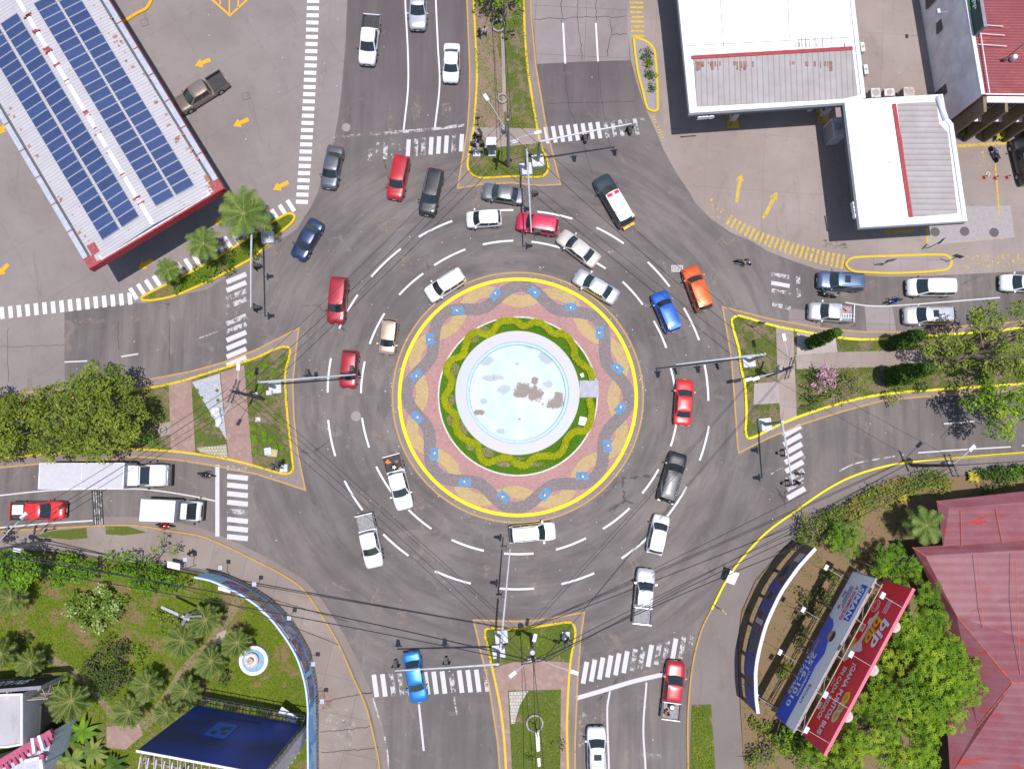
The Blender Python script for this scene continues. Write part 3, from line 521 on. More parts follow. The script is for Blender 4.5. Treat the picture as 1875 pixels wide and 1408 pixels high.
PROF = dict(
    sedan=dict(c=.235, t=.385, r=.69, g=.84, H=1.44, belt=.93, hood=.90, nose=.70, tail=.98, W=1.78),
    hatch=dict(c=.21, t=.38, r=.90, g=.975, H=1.52, belt=.97, hood=.92, nose=.74, tail=.97, W=1.74),
    suv=dict(c=.235, t=.375, r=.925, g=.98, H=1.76, belt=1.10, hood=1.05, nose=.86, tail=1.08, W=1.87),
    van=dict(c=.17, t=.345, r=.925, g=.98, H=1.76, belt=1.06, hood=1.0, nose=.78, tail=1.04, W=1.86),
    pickup=dict(c=.235, t=.37, r=.645, g=.672, H=1.78, belt=1.10, hood=1.06, nose=.90, tail=.72, W=1.86))
def lerp(a, b, t): return a + (b - a) * t
def body_mesh(L, W, P, kind):
    hl = L / 2; w = W / 2; xc = hl - P['c'] * L; xg = hl - P['g'] * L; bed0 = hl - (P['g'] + .02) * L
    def top(x):
        if x > xc: t = (x - xc) / (hl - xc); return lerp(P['belt'] - .02, P['hood'], min(1, t * 2.2)) if t < .45 else lerp(P['hood'], P['nose'], ((t - .45) / .55) ** 2.2)
        if kind == 'pickup' and x < bed0: return P['tail']
        if x < xg and kind == 'sedan': t = (xg - x) / (xg + hl); return lerp(P['tail'] + .02, P['tail'] - .09, t ** 2)
        return P['belt'] if x > xg else P['tail']
    fr = [(0, .80, .10), (.012, .885, .04), (.04, .945, 0), (.09, .98, 0), (.18, 1, 0), (.30, 1, 0), (.42, 1, 0), (.54, 1, 0), (.66, 1, 0), (.74, 1, 0), (.80, .998, 0), (.86, .985, 0), (.91, .965, 0), (.95, .93, 0), (.978, .88, .02), (.992, .81, .05), (1, .70, .12)]
    if kind == 'pickup': fr = sorted(fr + [(1 - P['g'] - .021, 1, 0), (1 - P['g'] - .018, 1, 0)])
    v = []; f = []; n = 0; rows = []
    for u, wf, dz in fr:
        x = -hl + u * L; zt = top(x) - dz * .8; ww = w * wf; zb = .24 + dz * .8; zm = lerp(zb, zt, .5)
        half = [(0, zb), (ww * .86, zb), (ww * .975, zb + .10), (ww, zm), (ww * .985, zt - .16), (ww * .945, zt - .045), (ww * .86, zt - .005), (ww * .5, zt + .022), (0, zt + .03)]
        ring = [(x, y, z) for y, z in half] + [(x, -y, z) for y, z in half[-2:0:-1]]
        rows.append(len(v)); v += ring; n = len(ring)
    for i in range(len(rows) - 1):
        for k in range(n): f.append((rows[i] + k, rows[i] + (k + 1) % n, rows[i + 1] + (k + 1) % n, rows[i + 1] + k))
    f = [q[::-1] for q in f]; f.append(tuple(rows[0] + k for k in range(n))); f.append(tuple(rows[-1] + k for k in range(n))[::-1])
    return v, f
def vehicle(label, cat, kind, front, rear, paint_m, name=None, group='cars and pickups driving through the junction', opts=(), L=None, W=None, roof_m=None):
    P = dict(PROF[kind]); fz = .55
    a = U(front[0], front[1], fz); b = U(rear[0], rear[1], fz); c = (a + b) / 2; d = (a - b); L = L or d.length; ang = math.atan2(d.y, d.x)
    if 'anchor_front' in opts: c = a - d.normalized() * L / 2
    W = W or P['W']; hl = L / 2; root = empty(name or {'suv': 'suv', 'van': 'minivan', 'pickup': 'pickup_truck', 'hatch': 'hatchback_car', 'sedan': 'sedan_car'}[kind], (c.x, c.y, 0), ang)
    tag(root, label, cat, group)
    v, f = body_mesh(L, W, P, kind); bo = mesh('body', v, f, paint_m, root, True)
    wb = W * .462; wr = W * .375; zb = P['belt'] - .03; zt = P['H']; xf0 = hl - P['c'] * L; xf1 = hl - P['t'] * L; xr1 = hl - P['r'] * L; xr0 = hl - P['g'] * L
    BU = .16
    def F(s, t, o=0): s_ = s; return (lerp(xf0, xf1, t) + BU * (1 - t * .4) * (1 - s * s) - BU * .5 + o, s * lerp(wb, wr, t), lerp(zb, zt, t) + o)
    def B(s, t, o=0): return (lerp(xr0, xr1, t) - BU * .5 * (1 - s * s) + BU * .25 - o, s * lerp(wb, wr, t), lerp(zb, zt, t) + o)
    def Sd(sg, u, t, o=0):
        x0 = B(sg, t)[0]; x1 = F(sg, t)[0]; return (lerp(x0, x1, u), sg * (lerp(wb, wr, t) + .035 * math.sin(math.pi * u) + o), lerp(zb, zt, t))
    def grid(fn, ns, nt_, flip, s0=-1, s1=1, t0=0, t1=1, o=0):
        v = [fn(lerp(s0, s1, i / ns), lerp(t0, t1, j / nt_), o) for j in range(nt_ + 1) for i in range(ns + 1)]; f = []
        for j in range(nt_):
            for i in range(ns):
                q = (j * (ns + 1) + i, j * (ns + 1) + i + 1, (j + 1) * (ns + 1) + i + 1, (j + 1) * (ns + 1) + i); f.append(q[::-1] if flip else q)
        return v, f
    mb = MB(); mb.add(*grid(F, 8, 4, False)); mb.add(*grid(B, 8, 4, True))
    for sg in (1, -1): mb.add(*grid(lambda u, t, o: Sd(sg, u, t, o), 8, 4, sg > 0, 0, 1))
    mb.build('cabin', paint_m if 'pillars_black' not in opts else BLACKP, root, False)
    # roof: crowned panel slightly proud of the glasshouse, rounded edge
    v = []; n1, n2 = 10, 8
    for i in range(n1 + 1):
        u = i / n1
        for j in range(n2 + 1):
            s = j / n2 * 2 - 1; x = lerp(B(s, 1)[0], F(s, 1)[0], u); y = s * (wr + .035 * math.sin(math.pi * u)); e = max(abs(s) ** 6, abs(u * 2 - 1) ** 8)
            v.append((x, y, zt + .055 * (1 - s * s) * (1 - (u * 2 - 1) ** 4) + .02 * (1 - e) + .002))
    f = [(i * (n2 + 1) + j, (i + 1) * (n2 + 1) + j, (i + 1) * (n2 + 1) + j + 1, i * (n2 + 1) + j + 1) for i in range(n1) for j in range(n2)]
    mesh('roof', v, f, roof_m or paint_m, root, True)
    mesh('windshield', *grid(F, 8, 3, False, -.9, .9, .06, .95, .012), GLASS, root, True)
    mesh('rear_window', *grid(B, 8, 3, True, -.86, .86, .12, .90, .012), GLASS, root, True)
    spl = [(.07, .47), (.50, .93)] if kind in ('hatch', 'sedan', 'pickup') else [(.05, .30), (.33, .62), (.65, .93)]
    for sg in (1, -1):
        for u0, u1 in spl: mesh('side_window', *grid(lambda u, t, o: Sd(sg, u, t, o), 3, 2, sg > 0, u0, u1, .14, .88, .012), GLASS, root)
        mb = MB(); mb.tube([(xf0 - .18, sg * W * .455, zb + .05), (xf0 - .16, sg * (W / 2 + .03), zb + .06)], .025, 6); mb.box(xf0 - .24, xf0 - .09, *sorted((sg * (W / 2 + .01), sg * (W / 2 + .19))), zb + .0, zb + .15); mb.build('mirror', paint_m if 'black_mirror' not in opts else BLACKP, root)
    # lamps, plates, grille
    for sg in (1, -1):
        n = P['nose']; mb = MB(); y0, y1 = sg * W * .25, sg * W * .43
        mb.add([(hl - .05, y0, n - .17), (hl - .16, y1, n - .17), (hl - .34, y1 + sg * .01, n - .02), (hl - .10, y0, n - .045), (hl - .28, y0, n + .045), (hl - .44, y1 - sg * .02, n + .055)], [(0, 1, 2, 3) if sg > 0 else (3, 2, 1, 0), (3, 2, 5, 4) if sg > 0 else (4, 5, 2, 3)]); mb.build('headlight', LAMPW, root)
        tz = (P['tail'] if kind != 'pickup' else 1.0) - .30; mb = MB(); mb.box(-hl - .012, -hl + .12, *sorted((sg * W * .30, sg * (W * .425))), tz, tz + (.16 if kind in ('sedan', 'hatch') else .26)); mb.build('taillight', LAMPR, root)
    mb = MB(); mb.box(hl - .06, hl + .01, -W * .22, W * .22, P['nose'] - .34, P['nose'] - .12); mb.box(hl - .12, hl + .02, -W * .34, W * .34, .3, .42); mb.build('grille', BLACKP, root)
    for x in (hl + .015, -hl - .02): mb = MB(); mb.box(x, x + .012, -.2, .2, .46, .60); mb.build('license_plate', PLATE, root)
    # wheels
    wr_ = .35 if kind in ('suv', 'pickup', 'van') else .315
    for x in (hl - .185 * L, -hl + .20 * L):
        for sg in (1, -1):
            M = Matrix.Rotation(R(90), 4, 'X'); mb = MB(); mb.lathe([(wr_ * .55, -.1), (wr_ * .93, -.11), (wr_, -.07), (wr_, .07), (wr_ * .93, .11), (wr_ * .55, .1)], 20, (x, sg * (W / 2 - .09), wr_), M)
            t = mb.build('wheel', TYRE, root, True)
            mb = MB(); mb.lathe([(wr_ * .6, -.02), (wr_ * .6, .02), (wr_ * .5, .03), (.001, .045)], 16, (x, sg * (W / 2 - .0), wr_), Matrix.Rotation(R(-90 * sg), 4, 'X')); mb.build('rim', RIMM, t, True)
            mb = MB(); mb.lathe([(wr_ * 1.16, -.02), (wr_ * 1.16, .012), (wr_, .014)], 20, (x, sg * (W / 2 - .012), wr_ + .01), Matrix.Rotation(R(-90 * sg), 4, 'X')); mb.build('wheel_arch', BLACKP, root)
    if kind == 'pickup':
        x1 = hl - (P['g'] + .022) * L; x0 = -hl + .03; zf = P['tail'] + .035; zt2 = 1.12; yw = W / 2 - .02
        mb = MB(); wt = .085
        for sg in (1, -1):
            mb.box(x0, x1, *sorted((sg * yw, sg * (yw - wt))), zf - .12, zt2)
        mb.box(x0 - .02, x0 + .07, -yw + .0, yw - .0, zf - .12, zt2 - .02); mb.box(x1 - .07, x1, -yw + wt, yw - wt, zf, zt2 + .02)
        mb.build('bed_wall', plain('white_paint_bed', (.78, .77, .78), .4) if 'white_bed' in opts else paint_m, root)
        mb = MB(); mb.box(x0 + .07, x1 - .07, -yw + wt + .005, yw - wt - .005, zf - .02, zf + .012)
        for k in range(9): y = lerp(-yw + .2, yw - .2, k / 8); mb.box(x0 + .1, x1 - .1, y - .03, y + .03, zf + .012, zf + .035)
        bed_m = plain('grey_bed_floor', (.25, .235, .25), .7, var=.25, vs=4) if 'grey_bed' in opts else BEDM
        for sg in (1, -1):
            mb.box(x0 + .07, x1 - .07, *sorted((sg * (yw - wt - .005), sg * (yw - wt - .03))), zf, zt2 + .012)
            if 'rail' not in opts: continue
        mb.build('bed_liner', bed_m, root)
        for sg in (1, -1):
            mb = MB(); mb.box(x0 + .05, x1 - .02, *sorted((sg * yw, sg * (yw - wt))), zt2 + .002, zt2 + .018); mb.build('bed_rail', BLACKP, root)
    if 'rails' in opts:
        for sg in (1, -1):
            mb = MB(); y = sg * (wr - .06); mb.tube([(xr1 + .15, y, zt + .05), (xr1 + .25, y, zt + .10), (xf1 - .35, y, zt + .10), (xf1 - .25, y, zt + .05)], .022, 6); mb.build('roof_rail', CHROME if 'chrome' in opts else BLACKP, root)
    if 'sunroof' in opts:
        mb = MB(); xx = lerp(xr1, xf1, .66); mb.box(xx - .28, xx + .28, -.36, .36, zt + .055, zt + .088); mb.build('sunroof', GLASS, root)
    if 'crossbars' in opts:
        for u in (.30, .62):
            xx = lerp(xr1, xf1, u); mb = MB(); mb.tube([(xx, -wr - .08, zt + .15), (xx, wr + .08, zt + .15)], .03, 6); mb.build('roof_bar', CHROME, root)
        mb = MB(); mb.box(xr1 + .12, lerp(xr1, xf1, .38), -.42, .42, zt + .08, zt + .14)
    if 'roofribs' in opts:
        mb = MB()
        for k in range(5): y = (k - 2) * .22; mb.box(xr1 + .2, xf1 - .5, y - .02, y + .02, zt + .04, zt + .085 - abs(y) * .06)
        mb.build('roof_rib', paint_m, root)
    if 'spoiler' in opts:
        mb = MB(); mb.box(xr1 - .18, xr1 + .06, -wr * .92, wr * .92, zt - .03, zt + .02); mb.build('spoiler', paint_m if 'dark_spoiler' not in opts else BLACKP, root)
    if 'black_tail' in opts:
        mb = MB(); mb.box(-hl - .01, -hl + .22, -W * .40, W * .40, P['tail'] + .0, P['tail'] + .06); mb.build('rear_trim', BLACKP, root)
    return root
WH = car_paint('white_car_paint', (.62, .62, .64), 0, .28); SIL = car_paint('silver_car_paint', (.50, .50, .53), .5); RED = car_paint('red_car_paint', (.38, .012, .022), .1, .3); DRED = car_paint('dark_red_car_paint', (.30, .010, .024), .2); BRED = car_paint('bright_red_car_paint', (.60, .02, .02), .1)
BLK = car_paint('black_car_paint', (.014, .014, .018), 0, .4); DGR = car_paint('dark_grey_car_paint', (.12, .125, .145), .5); GRY = car_paint('grey_car_paint', (.17, .175, .19), .5); DBL = car_paint('dark_blue_car_paint', (.028, .045, .11), .4); NAV = car_paint('steel_blue_car_paint', (.09, .13, .22), .5)
BLU = car_paint('blue_car_paint', (.015, .10, .48), .3); SKY = car_paint('light_blue_car_paint', (.02, .19, .52), .45); ORA = car_paint('orange_car_paint', (.72, .10, .012), .25); BEI = car_paint('beige_car_paint', (.47, .36, .26), .5); CRM = car_paint('cream_white_car_paint', (.48, .445, .41), .15); BRZ = car_paint('bronze_car_paint', (.27, .21, .18), .5); SW2 = car_paint('silver_white_car_paint', (.50, .50, .53), .35)
SUVRED = car_paint('crimson_car_paint', (.50, .015, .06), .15)
V = vehicle
V('white pickup with black empty bed heading down the north west road', 'pickup truck', 'pickup', (672, 120), (682, 31), WH, opts=('black_mirror',))
V('silver truck cut by the top frame edge between the two lane lines', 'pickup truck', 'pickup', (765, 56), (768, -38), SIL, opts=())
V('white sedan in the lane beside the north median', 'car', 'sedan', (825, 152), (828, 82), WH, opts=('black_mirror',))
V('dark grey sedan nearest the column of white bars', 'car', 'sedan', (601, 346), (616, 269), DGR)
V('red square backed car entering below the worn crossing', 'car', 'suv', (722, 366), (738, 288), RED, W=1.78)
V('black car with silver roof rails behind the red one', 'car', 'suv', (781, 395), (799, 312), BLK, opts=('rails', 'chrome'))
V('grey sedan passing just below the north median', 'car', 'sedan', (883, 350), (961, 362), GRY)
V('white hatchback left of the crimson wagon under the signal arm', 'car', 'hatch', (854, 404), (918, 400), WH)
V('crimson SUV directly under the long signal arm', 'car', 'suv', (946, 406), (1022, 418), SUVRED, opts=('roofribs',))
V('cream white sedan behind the crimson SUV', 'car', 'sedan', (1025, 430), (1093, 482), CRM)
V('silver sedan hugging the yellow ring at upper right', 'car', 'sedan', (1053, 503), (1129, 548), SIL)
pol = V('dark police SUV with white roof and red light bar', 'police car', 'suv', (1098, 325), (1149, 413), car_paint('police_dark_paint', (.03, .045, .055), .2), roof_m=WH, W=2.0, opts=())
Lp = (U(1098, 325, .55) - U(1149, 413, .55)).length
mb = MB(); xx = Lp / 2 - .43 * Lp; mb.box(xx - .16, xx + .16, -.62, .62, 1.84, 1.97); mb.build('light_bar', plain('red_beacon', (.75, .01, .04), .25), pol); mb = MB(); mb.box(xx - .17, xx + .17, -.12, .12, 1.83, 1.985); mb.build('light_bar_centre', PLATE, pol)
mb = MB(); mb.box(-Lp / 2 - .28, -Lp / 2 + .02, -.72, .55, .5, .62); mb.build('rear_step', plain('yellow_step', (.62, .36, .05), .6), pol); mb = MB(); mb.box(-Lp / 2 + .25, -Lp / 2 + .6, -.82, -.5, 1.5, 1.79); mb.build('roof_box', plain('cream_box', (.5, .47, .33), .6), pol)
V('bright blue SUV right of the dashed lanes', 'car', 'suv', (1204, 536), (1234, 607), BLU, W=1.82, opts=('spoiler',))
V('orange SUV with grey rear roof beside the drain grate', 'car', 'suv', (1261, 490), (1290, 569), ORA, W=1.84, opts=('black_tail',))
V('steel blue SUV by the long yellow refuge', 'car', 'suv', (1496, 513), (1580, 519), NAV, opts=('sunroof', 'rails'))
V('white minivan in the middle of the east queue', 'car', 'van', (1659, 527), (1747, 527), WH, opts=('black_mirror',))
V('white sedan cut by the right frame edge in the east queue', 'car', 'sedan', (1830, 518), (1914, 521), WH)
pk = V('silver pickup carrying a ladder and orange bundle', 'pickup truck', 'pickup', (1479, 570), (1561, 576), SIL, opts=('grey_bed',))
V('silver SUV with sunroof in the near lane of the east queue', 'car', 'suv', (1653, 579), (1741, 578), SW2, opts=('sunroof', 'rails'))
V('bright red sedan driving up the right side of the ring', 'car', 'sedan', (1254, 695), (1248, 779), BRED)
V('black SUV with silver crossbars on its roof', 'car', 'suv', (1243, 829), (1217, 919), BLK, opts=('rails', 'chrome', 'crossbars'))
V('white square tailed hatchback behind the black SUV', 'car', 'hatch', (1212, 943), (1197, 1013), WH, opts=('black_mirror',))
V('silver white pickup under the bundle of cables', 'pickup truck', 'pickup', (1183, 1040), (1174, 1142), SW2, opts=('grey_bed',))
V('white SUV with dark rear passing below the yellow ring', 'car', 'suv', (1017, 971), (933, 979), WH, W=1.84, opts=('rails', 'dark_spoiler', 'black_tail'))
pr = V('red pickup with white bed carrying a barrel and a passenger', 'pickup truck', 'pickup', (1237, 1209), (1226, 1316), RED, opts=('white_bed', 'grey_bed'))
V('white SUV with sunroof cut by the bottom frame edge', 'car', 'suv', (1091, 1329), (1093, 1416), WH, opts=('sunroof', 'rails', 'chrome'))
V('light blue sedan on the crossing under a signal arm', 'car', 'sedan', (769, 1285), (752, 1192), SKY)
V('white pickup with open grey bed at lower left of the ring', 'pickup truck', 'pickup', (688, 1038), (667, 941), WH, opts=('grey_bed', 'black_mirror'))
pw = V('white pickup with tyres and orange goods in its bed', 'pickup truck', 'pickup', (743, 932), (717, 833), WH, opts=())
V('beige hatchback close to the yellow ring on its left', 'car', 'hatch', (708, 649), (716, 585), BEI)
V('dark red hatchback under the west signal arm', 'car', 'hatch', (637, 711), (643, 642), DRED)
V('long dark red SUV above the west island tip', 'car', 'suv', (615, 593), (623, 509), DRED, opts=('roofribs',))
V('white SUV grazing the yellow ring at upper left', 'car', 'suv', (783, 544), (848, 503), WH, W=1.82, opts=('rails', 'spoiler'))
V('dark blue sedan beside the palm planter', 'car', 'sedan', (544, 474), (583, 405), DBL)
rp = V('red pickup with a white box in its bed behind the truck', 'pickup truck', 'pickup', (122, 934), (23, 935), BRED, opts=())
V('bronze pickup parked beside the solar roofed station', 'pickup truck', 'pickup', (323, 201), (414, 144), BRZ, group='parked vehicles on the forecourts')
V('black car parked at the right frame edge by the red facade', 'car', 'suv', (1864, 254), (1884, 338), BLK, group='parked vehicles on the forecourts', W=1.9)
# loads: things lying in the beds are things of their own
def place(front, rear, h=.55):
    a = U(*front, h); b = U(*rear, h); d = (a - b); return a, b, d.length, math.atan2(d.y, d.x), (a + b) / 2
def atv(front, rear, x, y, z):  # point in a vehicle's frame
    a, b, L, an, c = place(front, rear); return (c.x + x * math.cos(an) - y * math.sin(an), c.y + x * math.sin(an) + y * math.cos(an), z), an
WOOD = plain('pale_wood', (.42, .33, .22), .7, var=.25, vs=8); ORG = plain('orange_plastic', (.75, .17, .03), .5, var=.2); GAL = plain('galvanised_steel', (.50, .51, .53), .45, .5, var=.15)
# ladder
p, an = atv((1479, 570), (1561, 576), -1.55, .28, .82); ld = empty('ladder', p, an, label='aluminium ladder lying in the silver pickup bed', cat='ladder')
mb = MB(); mb.box(-.85, .95, .17, .21, 0, .06); mb.box(-.85, .95, -.25, -.21, 0, .06); mb.build('rail', GAL, ld)
mb = MB()
for k in range(7): mb.box(-.75 + k * .26, -.68 + k * .26, -.21, .17, .01, .05)
mb.build('rung', GAL, ld)
def blob(name, p, r, m, lab, cat, sx=1, sy=1, sz=.7, seed=1, rz=0):
    rnd = random.Random(seed); bm = bmesh.new(); bmesh.ops.create_icosphere(bm, subdivisions=3, radius=r)
    for v in bm.verts: n = .78 + .3 * math.sin(v.co.x * 7 / r * .5 + seed) * math.cos(v.co.y * 5 / r * .6 + seed * 2) + rnd.uniform(-.03, .03); v.co = Vector((v.co.x * sx * n, v.co.y * sy * n, max(-r * .35, v.co.z * sz * n)))
    me = bpy.data.meshes.new(name); bm.to_mesh(me); bm.free(); o = link(name, me, m, None, True); o.location = p; o.rotation_euler.z = rz; return tag(o, lab, cat)
def vf(o):
    a, b = o; return a, b
p, an = atv((1479, 570), (1561, 576), -1.5, -.42, .95); blob('bundle', p, .28, plain('salmon_cloth', (.72, .25, .17), .8), 'salmon orange bundle in the silver pickup bed', 'bundle', 1.2, .8)
p, an = atv((1479, 570), (1561, 576), -.8, -.3, .93); blob('toolbag', p, .22, plain('brown_bag', (.14, .08, .06), .8), 'brown tool bag in the silver pickup bed', 'bag', 1.5, .8, seed=3)
FR, RR = (743, 932), (717, 833)
for x, y, r, m, lab, cat, sd in ((-2.2, -.45, .30, ORG, 'orange folded tarp in the loaded white pickup', 'tarp', 2), (-1.3, .55, .2, WOOD, 'tan sack in the loaded white pickup', 'sack', 4), (-2.0, .35, .24, plain('brown_sack', (.3, .2, .12), .8), 'brown sack in the loaded white pickup', 'sack', 5), (-1.1, -.5, .22, plain('dark_toolbox', (.06, .05, .06), .6), 'dark bag in the loaded white pickup', 'bag', 6)):
    p, an = atv(FR, RR, x, y, .86 + r * .3); blob('sack' if cat == 'sack' else cat, p, r, m, lab, cat, 1.2, .9, seed=sd)
p, an = atv(FR, RR, -1.5, 0.0, .80); t = empty('spare_wheel', p, an, label='spare wheel lying flat in the loaded white pickup', cat='wheel'); mb = MB(); mb.lathe([(.18, 0), (.34, .02), (.37, .08), (.37, .16), (.33, .2), (.18, .2)], 24); mb.build('tyre', TYRE, t, True)
mb = MB(); mb.lathe([(.19, .12), (.1, .15), (.001, .16)], 16)
for k in range(5): a = 2 * math.pi * k / 5; mb.bar((0, 0, .19), (.2 * math.cos(a), .2 * math.sin(a), .19), .06, .03)
mb.build('rim', RIMM, t)
p, an = atv((122, 934), (23, 935), -1.75, .12, .80); t = empty('white_box', p, an, label='white lidded box in the bed of the red pickup', cat='box'); mb = MB(); mb.box(-.5, .5, -.42, .42, 0, .42); mb.build('box_body', plain('white_plastic', (.78, .78, .8), .5), t); mb = MB(); mb.box(-.54, .54, -.46, .46, .421, .48); mb.build('lid', plain('white_plastic', (.78, .78, .8), .5), t)
FR, RR = (1237, 1209), (1226, 1316)
p, an = atv(FR, RR, -1.45, .05, .80); t = empty('barrel', p, 0, label='dark barrel with pale lid in the red pickup bed', cat='barrel'); mb = MB(); mb.lathe([(.28, 0), (.31, .1), (.31, .5), (.28, .62)], 20); mb.build('drum', plain('dark_drum', (.10, .09, .10), .5), t, True); mb = MB(); mb.lathe([(.2, .621), (.2, .66), (.001, .67)], 20); mb.build('lid', PLATE, t)
# box trucks
def box_truck(label, rear, cab0, front, wpx, boxh, cabW, big):
    a, b, L, an, c = place(front, rear, 1.0); hb = boxh
    root = empty('box_truck', (c.x, c.y, 0), an, label=label, cat='truck', group='white box trucks in the west lanes'); hl = L / 2
    W = 2.45 if big else 2.05; ub = (U(*cab0, hb) - U(*rear, hb)).length
    ar = U(*rear, hb); d = Vector((math.cos(an), math.sin(an))); xr = (ar - c).dot(d); x1 = xr + ub
    off = (ar - c).dot(Vector((-d.y, d.x)))
    BX = plain('white_box_panel', (.60, .59, .62), .55, var=.05); FRM = plain('chassis_black', (.04, .04, .045), .7)
    mb = MB(); mb.box(xr, x1, -W / 2, W / 2, .95 if big else .8, hb); mb.build('cargo_box', BX if not big else plain('lilac_white_box', (.43, .41, .45), .6, var=.05), root)
    mb = MB()
    for x in [xr, x1 - .08]: mb.box(x, x + .08, -W / 2 - .012, W / 2 + .012, .9, hb + .02)
    for sg in (1, -1): mb.box(xr, x1, *sorted((sg * W / 2 - .02 * sg, sg * (W / 2 + .014))), hb - .10, hb + .022)
    for k in range(1, 2 if big else 5): x = lerp(xr, x1, k / (2 if big else 5)); mb.box(x - .012, x + .012, -W / 2, W / 2, hb, hb + .006)
    mb.build('box_trim', plain('box_edge_trim', (.72, .72, .75), .5), root)
    mb = MB(); mb.box(xr + .1, hl - .5, -.45, .45, .55, .82 if not big else .95); mb.box(xr - .02, xr + .1, -W / 2 + .1, W / 2 - .1, .5, .7); mb.build('chassis', FRM, root)
    if big:
        mb = MB(); mb.box(x1 + .002, x1 + 1.0, -W / 2 + .25, W / 2 - .25, 1.0, hb - .75); mb.build('box_nose', BX, root)
        cx0 = x1 + 1.05; hood = hl - 1.75
        v, f = body_mesh(hl - cx0, cabW, dict(c=.5, t=.6, r=.9, g=.98, H=2.5, belt=1.75, hood=1.72, nose=1.45, tail=1.75, W=cabW), 'suv'); sh = (hl + cx0) / 2
        v = [(x + sh, y, z * 1.0 + (.25 if z > 1 else .1)) for x, y, z in v]; mesh('hood', v, f, WH, root, True)
        cab_x0, cab_x1, wsx = cx0 + .05, hl - 2.25, hl - 1.45; ct = 2.75; cb = 1.9; wbb = cabW / 2 - .08; wtt = cabW / 2 - .2
    else:
        cx0 = x1 + .15
        v, f = body_mesh(hl - cx0, cabW, dict(c=.3, t=.4, r=.9, g=.98, H=2.1, belt=1.25, hood=1.2, nose=1.0, tail=1.25, W=cabW), 'suv'); sh = (hl + cx0) / 2
        v = [(x + sh, y, z + .12) for x, y, z in v]; mesh('cab', v, f, WH, root, True)
        cab_x0, cab_x1, wsx = cx0 + .04, hl - 1.05, hl - .38; ct = 2.2; cb = 1.33; wbb = cabW / 2 - .06; wtt = cabW / 2 - .2
    mb = MB(); vv = [(cab_x0, -wbb, cb), (cab_x0, wbb, cb), (wsx, wbb * .93, cb), (wsx, -wbb * .93, cb), (cab_x0 + .06, -wtt, ct), (cab_x0 + .06, wtt, ct), (cab_x1, wtt, ct), (cab_x1, -wtt, ct)]
    mb.add(vv, [(4, 7, 6, 5), (0, 4, 5, 1), (2, 6, 7, 3), (1, 5, 6, 2), (3, 7, 4, 0)]); o = mb.build('cab_roof', WH, root)
    bv = o.modifiers.new('b', 'BEVEL'); bv.width = .12; bv.segments = 3
    def q(P4, t0, t1, s0, s1, off):
        A, B_, C_, D_ = [Vector(p) for p in P4]; g = lambda s, t: A.lerp(B_, s).lerp(D_.lerp(C_, s), t)
        n = (B_ - A).cross(D_ - A).normalized(); return [g(s0, t0) + n * off, g(s1, t0) + n * off, g(s1, t1) + n * off, g(s0, t1) + n * off]
    mesh('windshield', q([vv[3], vv[2], vv[6], vv[7]], .02, .97, .02, .98, .04), [(0, 1, 2, 3)], GLASS, root)
    mesh('side_window', q([vv[2], vv[1], vv[5], vv[6]], .15, .85, .2, .8, .03), [(0, 1, 2, 3)], GLASS, root); mesh('side_window', q([vv[0], vv[3], vv[7], vv[4]], .15, .85, .2, .8, .03), [(0, 1, 2, 3)], GLASS, root)
    mb = MB(); mb.box(hl - .08, hl + .16, -cabW / 2 + .02, cabW / 2 - .02, .42, .82); mb.build('bumper', BLACKP, root)
    mb = MB(); z = 1.2 if big else .85; mb.box(hl - .12, hl + .03, -.55, .55, z - .15, z + .22); mb.build('grille', CHROME if big else BLACKP, root)
    for sg in (1, -1):
        mb = MB(); mb.box(hl - .2, hl + .02, *sorted((sg * .62, sg * (cabW / 2 - .1))), z - .1, z + .18); mb.build('headlight', LAMPW, root)
        mb = MB(); xm = wsx - .05; mb.tube([(xm, sg * wbb, cb + .2), (xm + .1, sg * (wbb + .28), cb + .3)], .02, 6); mb.box(xm + .02, xm + .14, *sorted((sg * (wbb + .2), sg * (wbb + .38))), cb + .1, cb + .5); mb.build('mirror', BLACKP, root)
    rr = .5 if big else .38
    for x in ([hl - 1.25, xr + 1.6, xr + 2.75] if big else [hl - .9, xr + 1.3]):
        for sg in (1, -1):
            mb = MB(); mb.lathe([(rr * .5, -.13), (rr * .93, -.15), (rr, -.1), (rr, .1), (rr * .93, .15), (rr * .5, .13)], 22, (x, sg * (W / 2 - .2), rr), Matrix.Rotation(R(90), 4, 'X')); t = mb.build('wheel', TYRE, root, True)
            mb = MB(); mb.lathe([(rr * .55, 0), (rr * .4, -.03), (.001, .02)], 16, (x, sg * (W / 2 - .05), rr), Matrix.Rotation(R(-90 * sg), 4, 'X')); mb.build('rim', RIMM, t)
    return root
box_truck('long white box truck with bonneted cab in the upper west lane', (71, 871), (227, 871), (310, 870), 50, 3.5, 2.15, True)
box_truck('small white box truck beside the red motorcycle', (257, 931), (320, 933), (369, 936), 38, 2.85, 1.95, False)
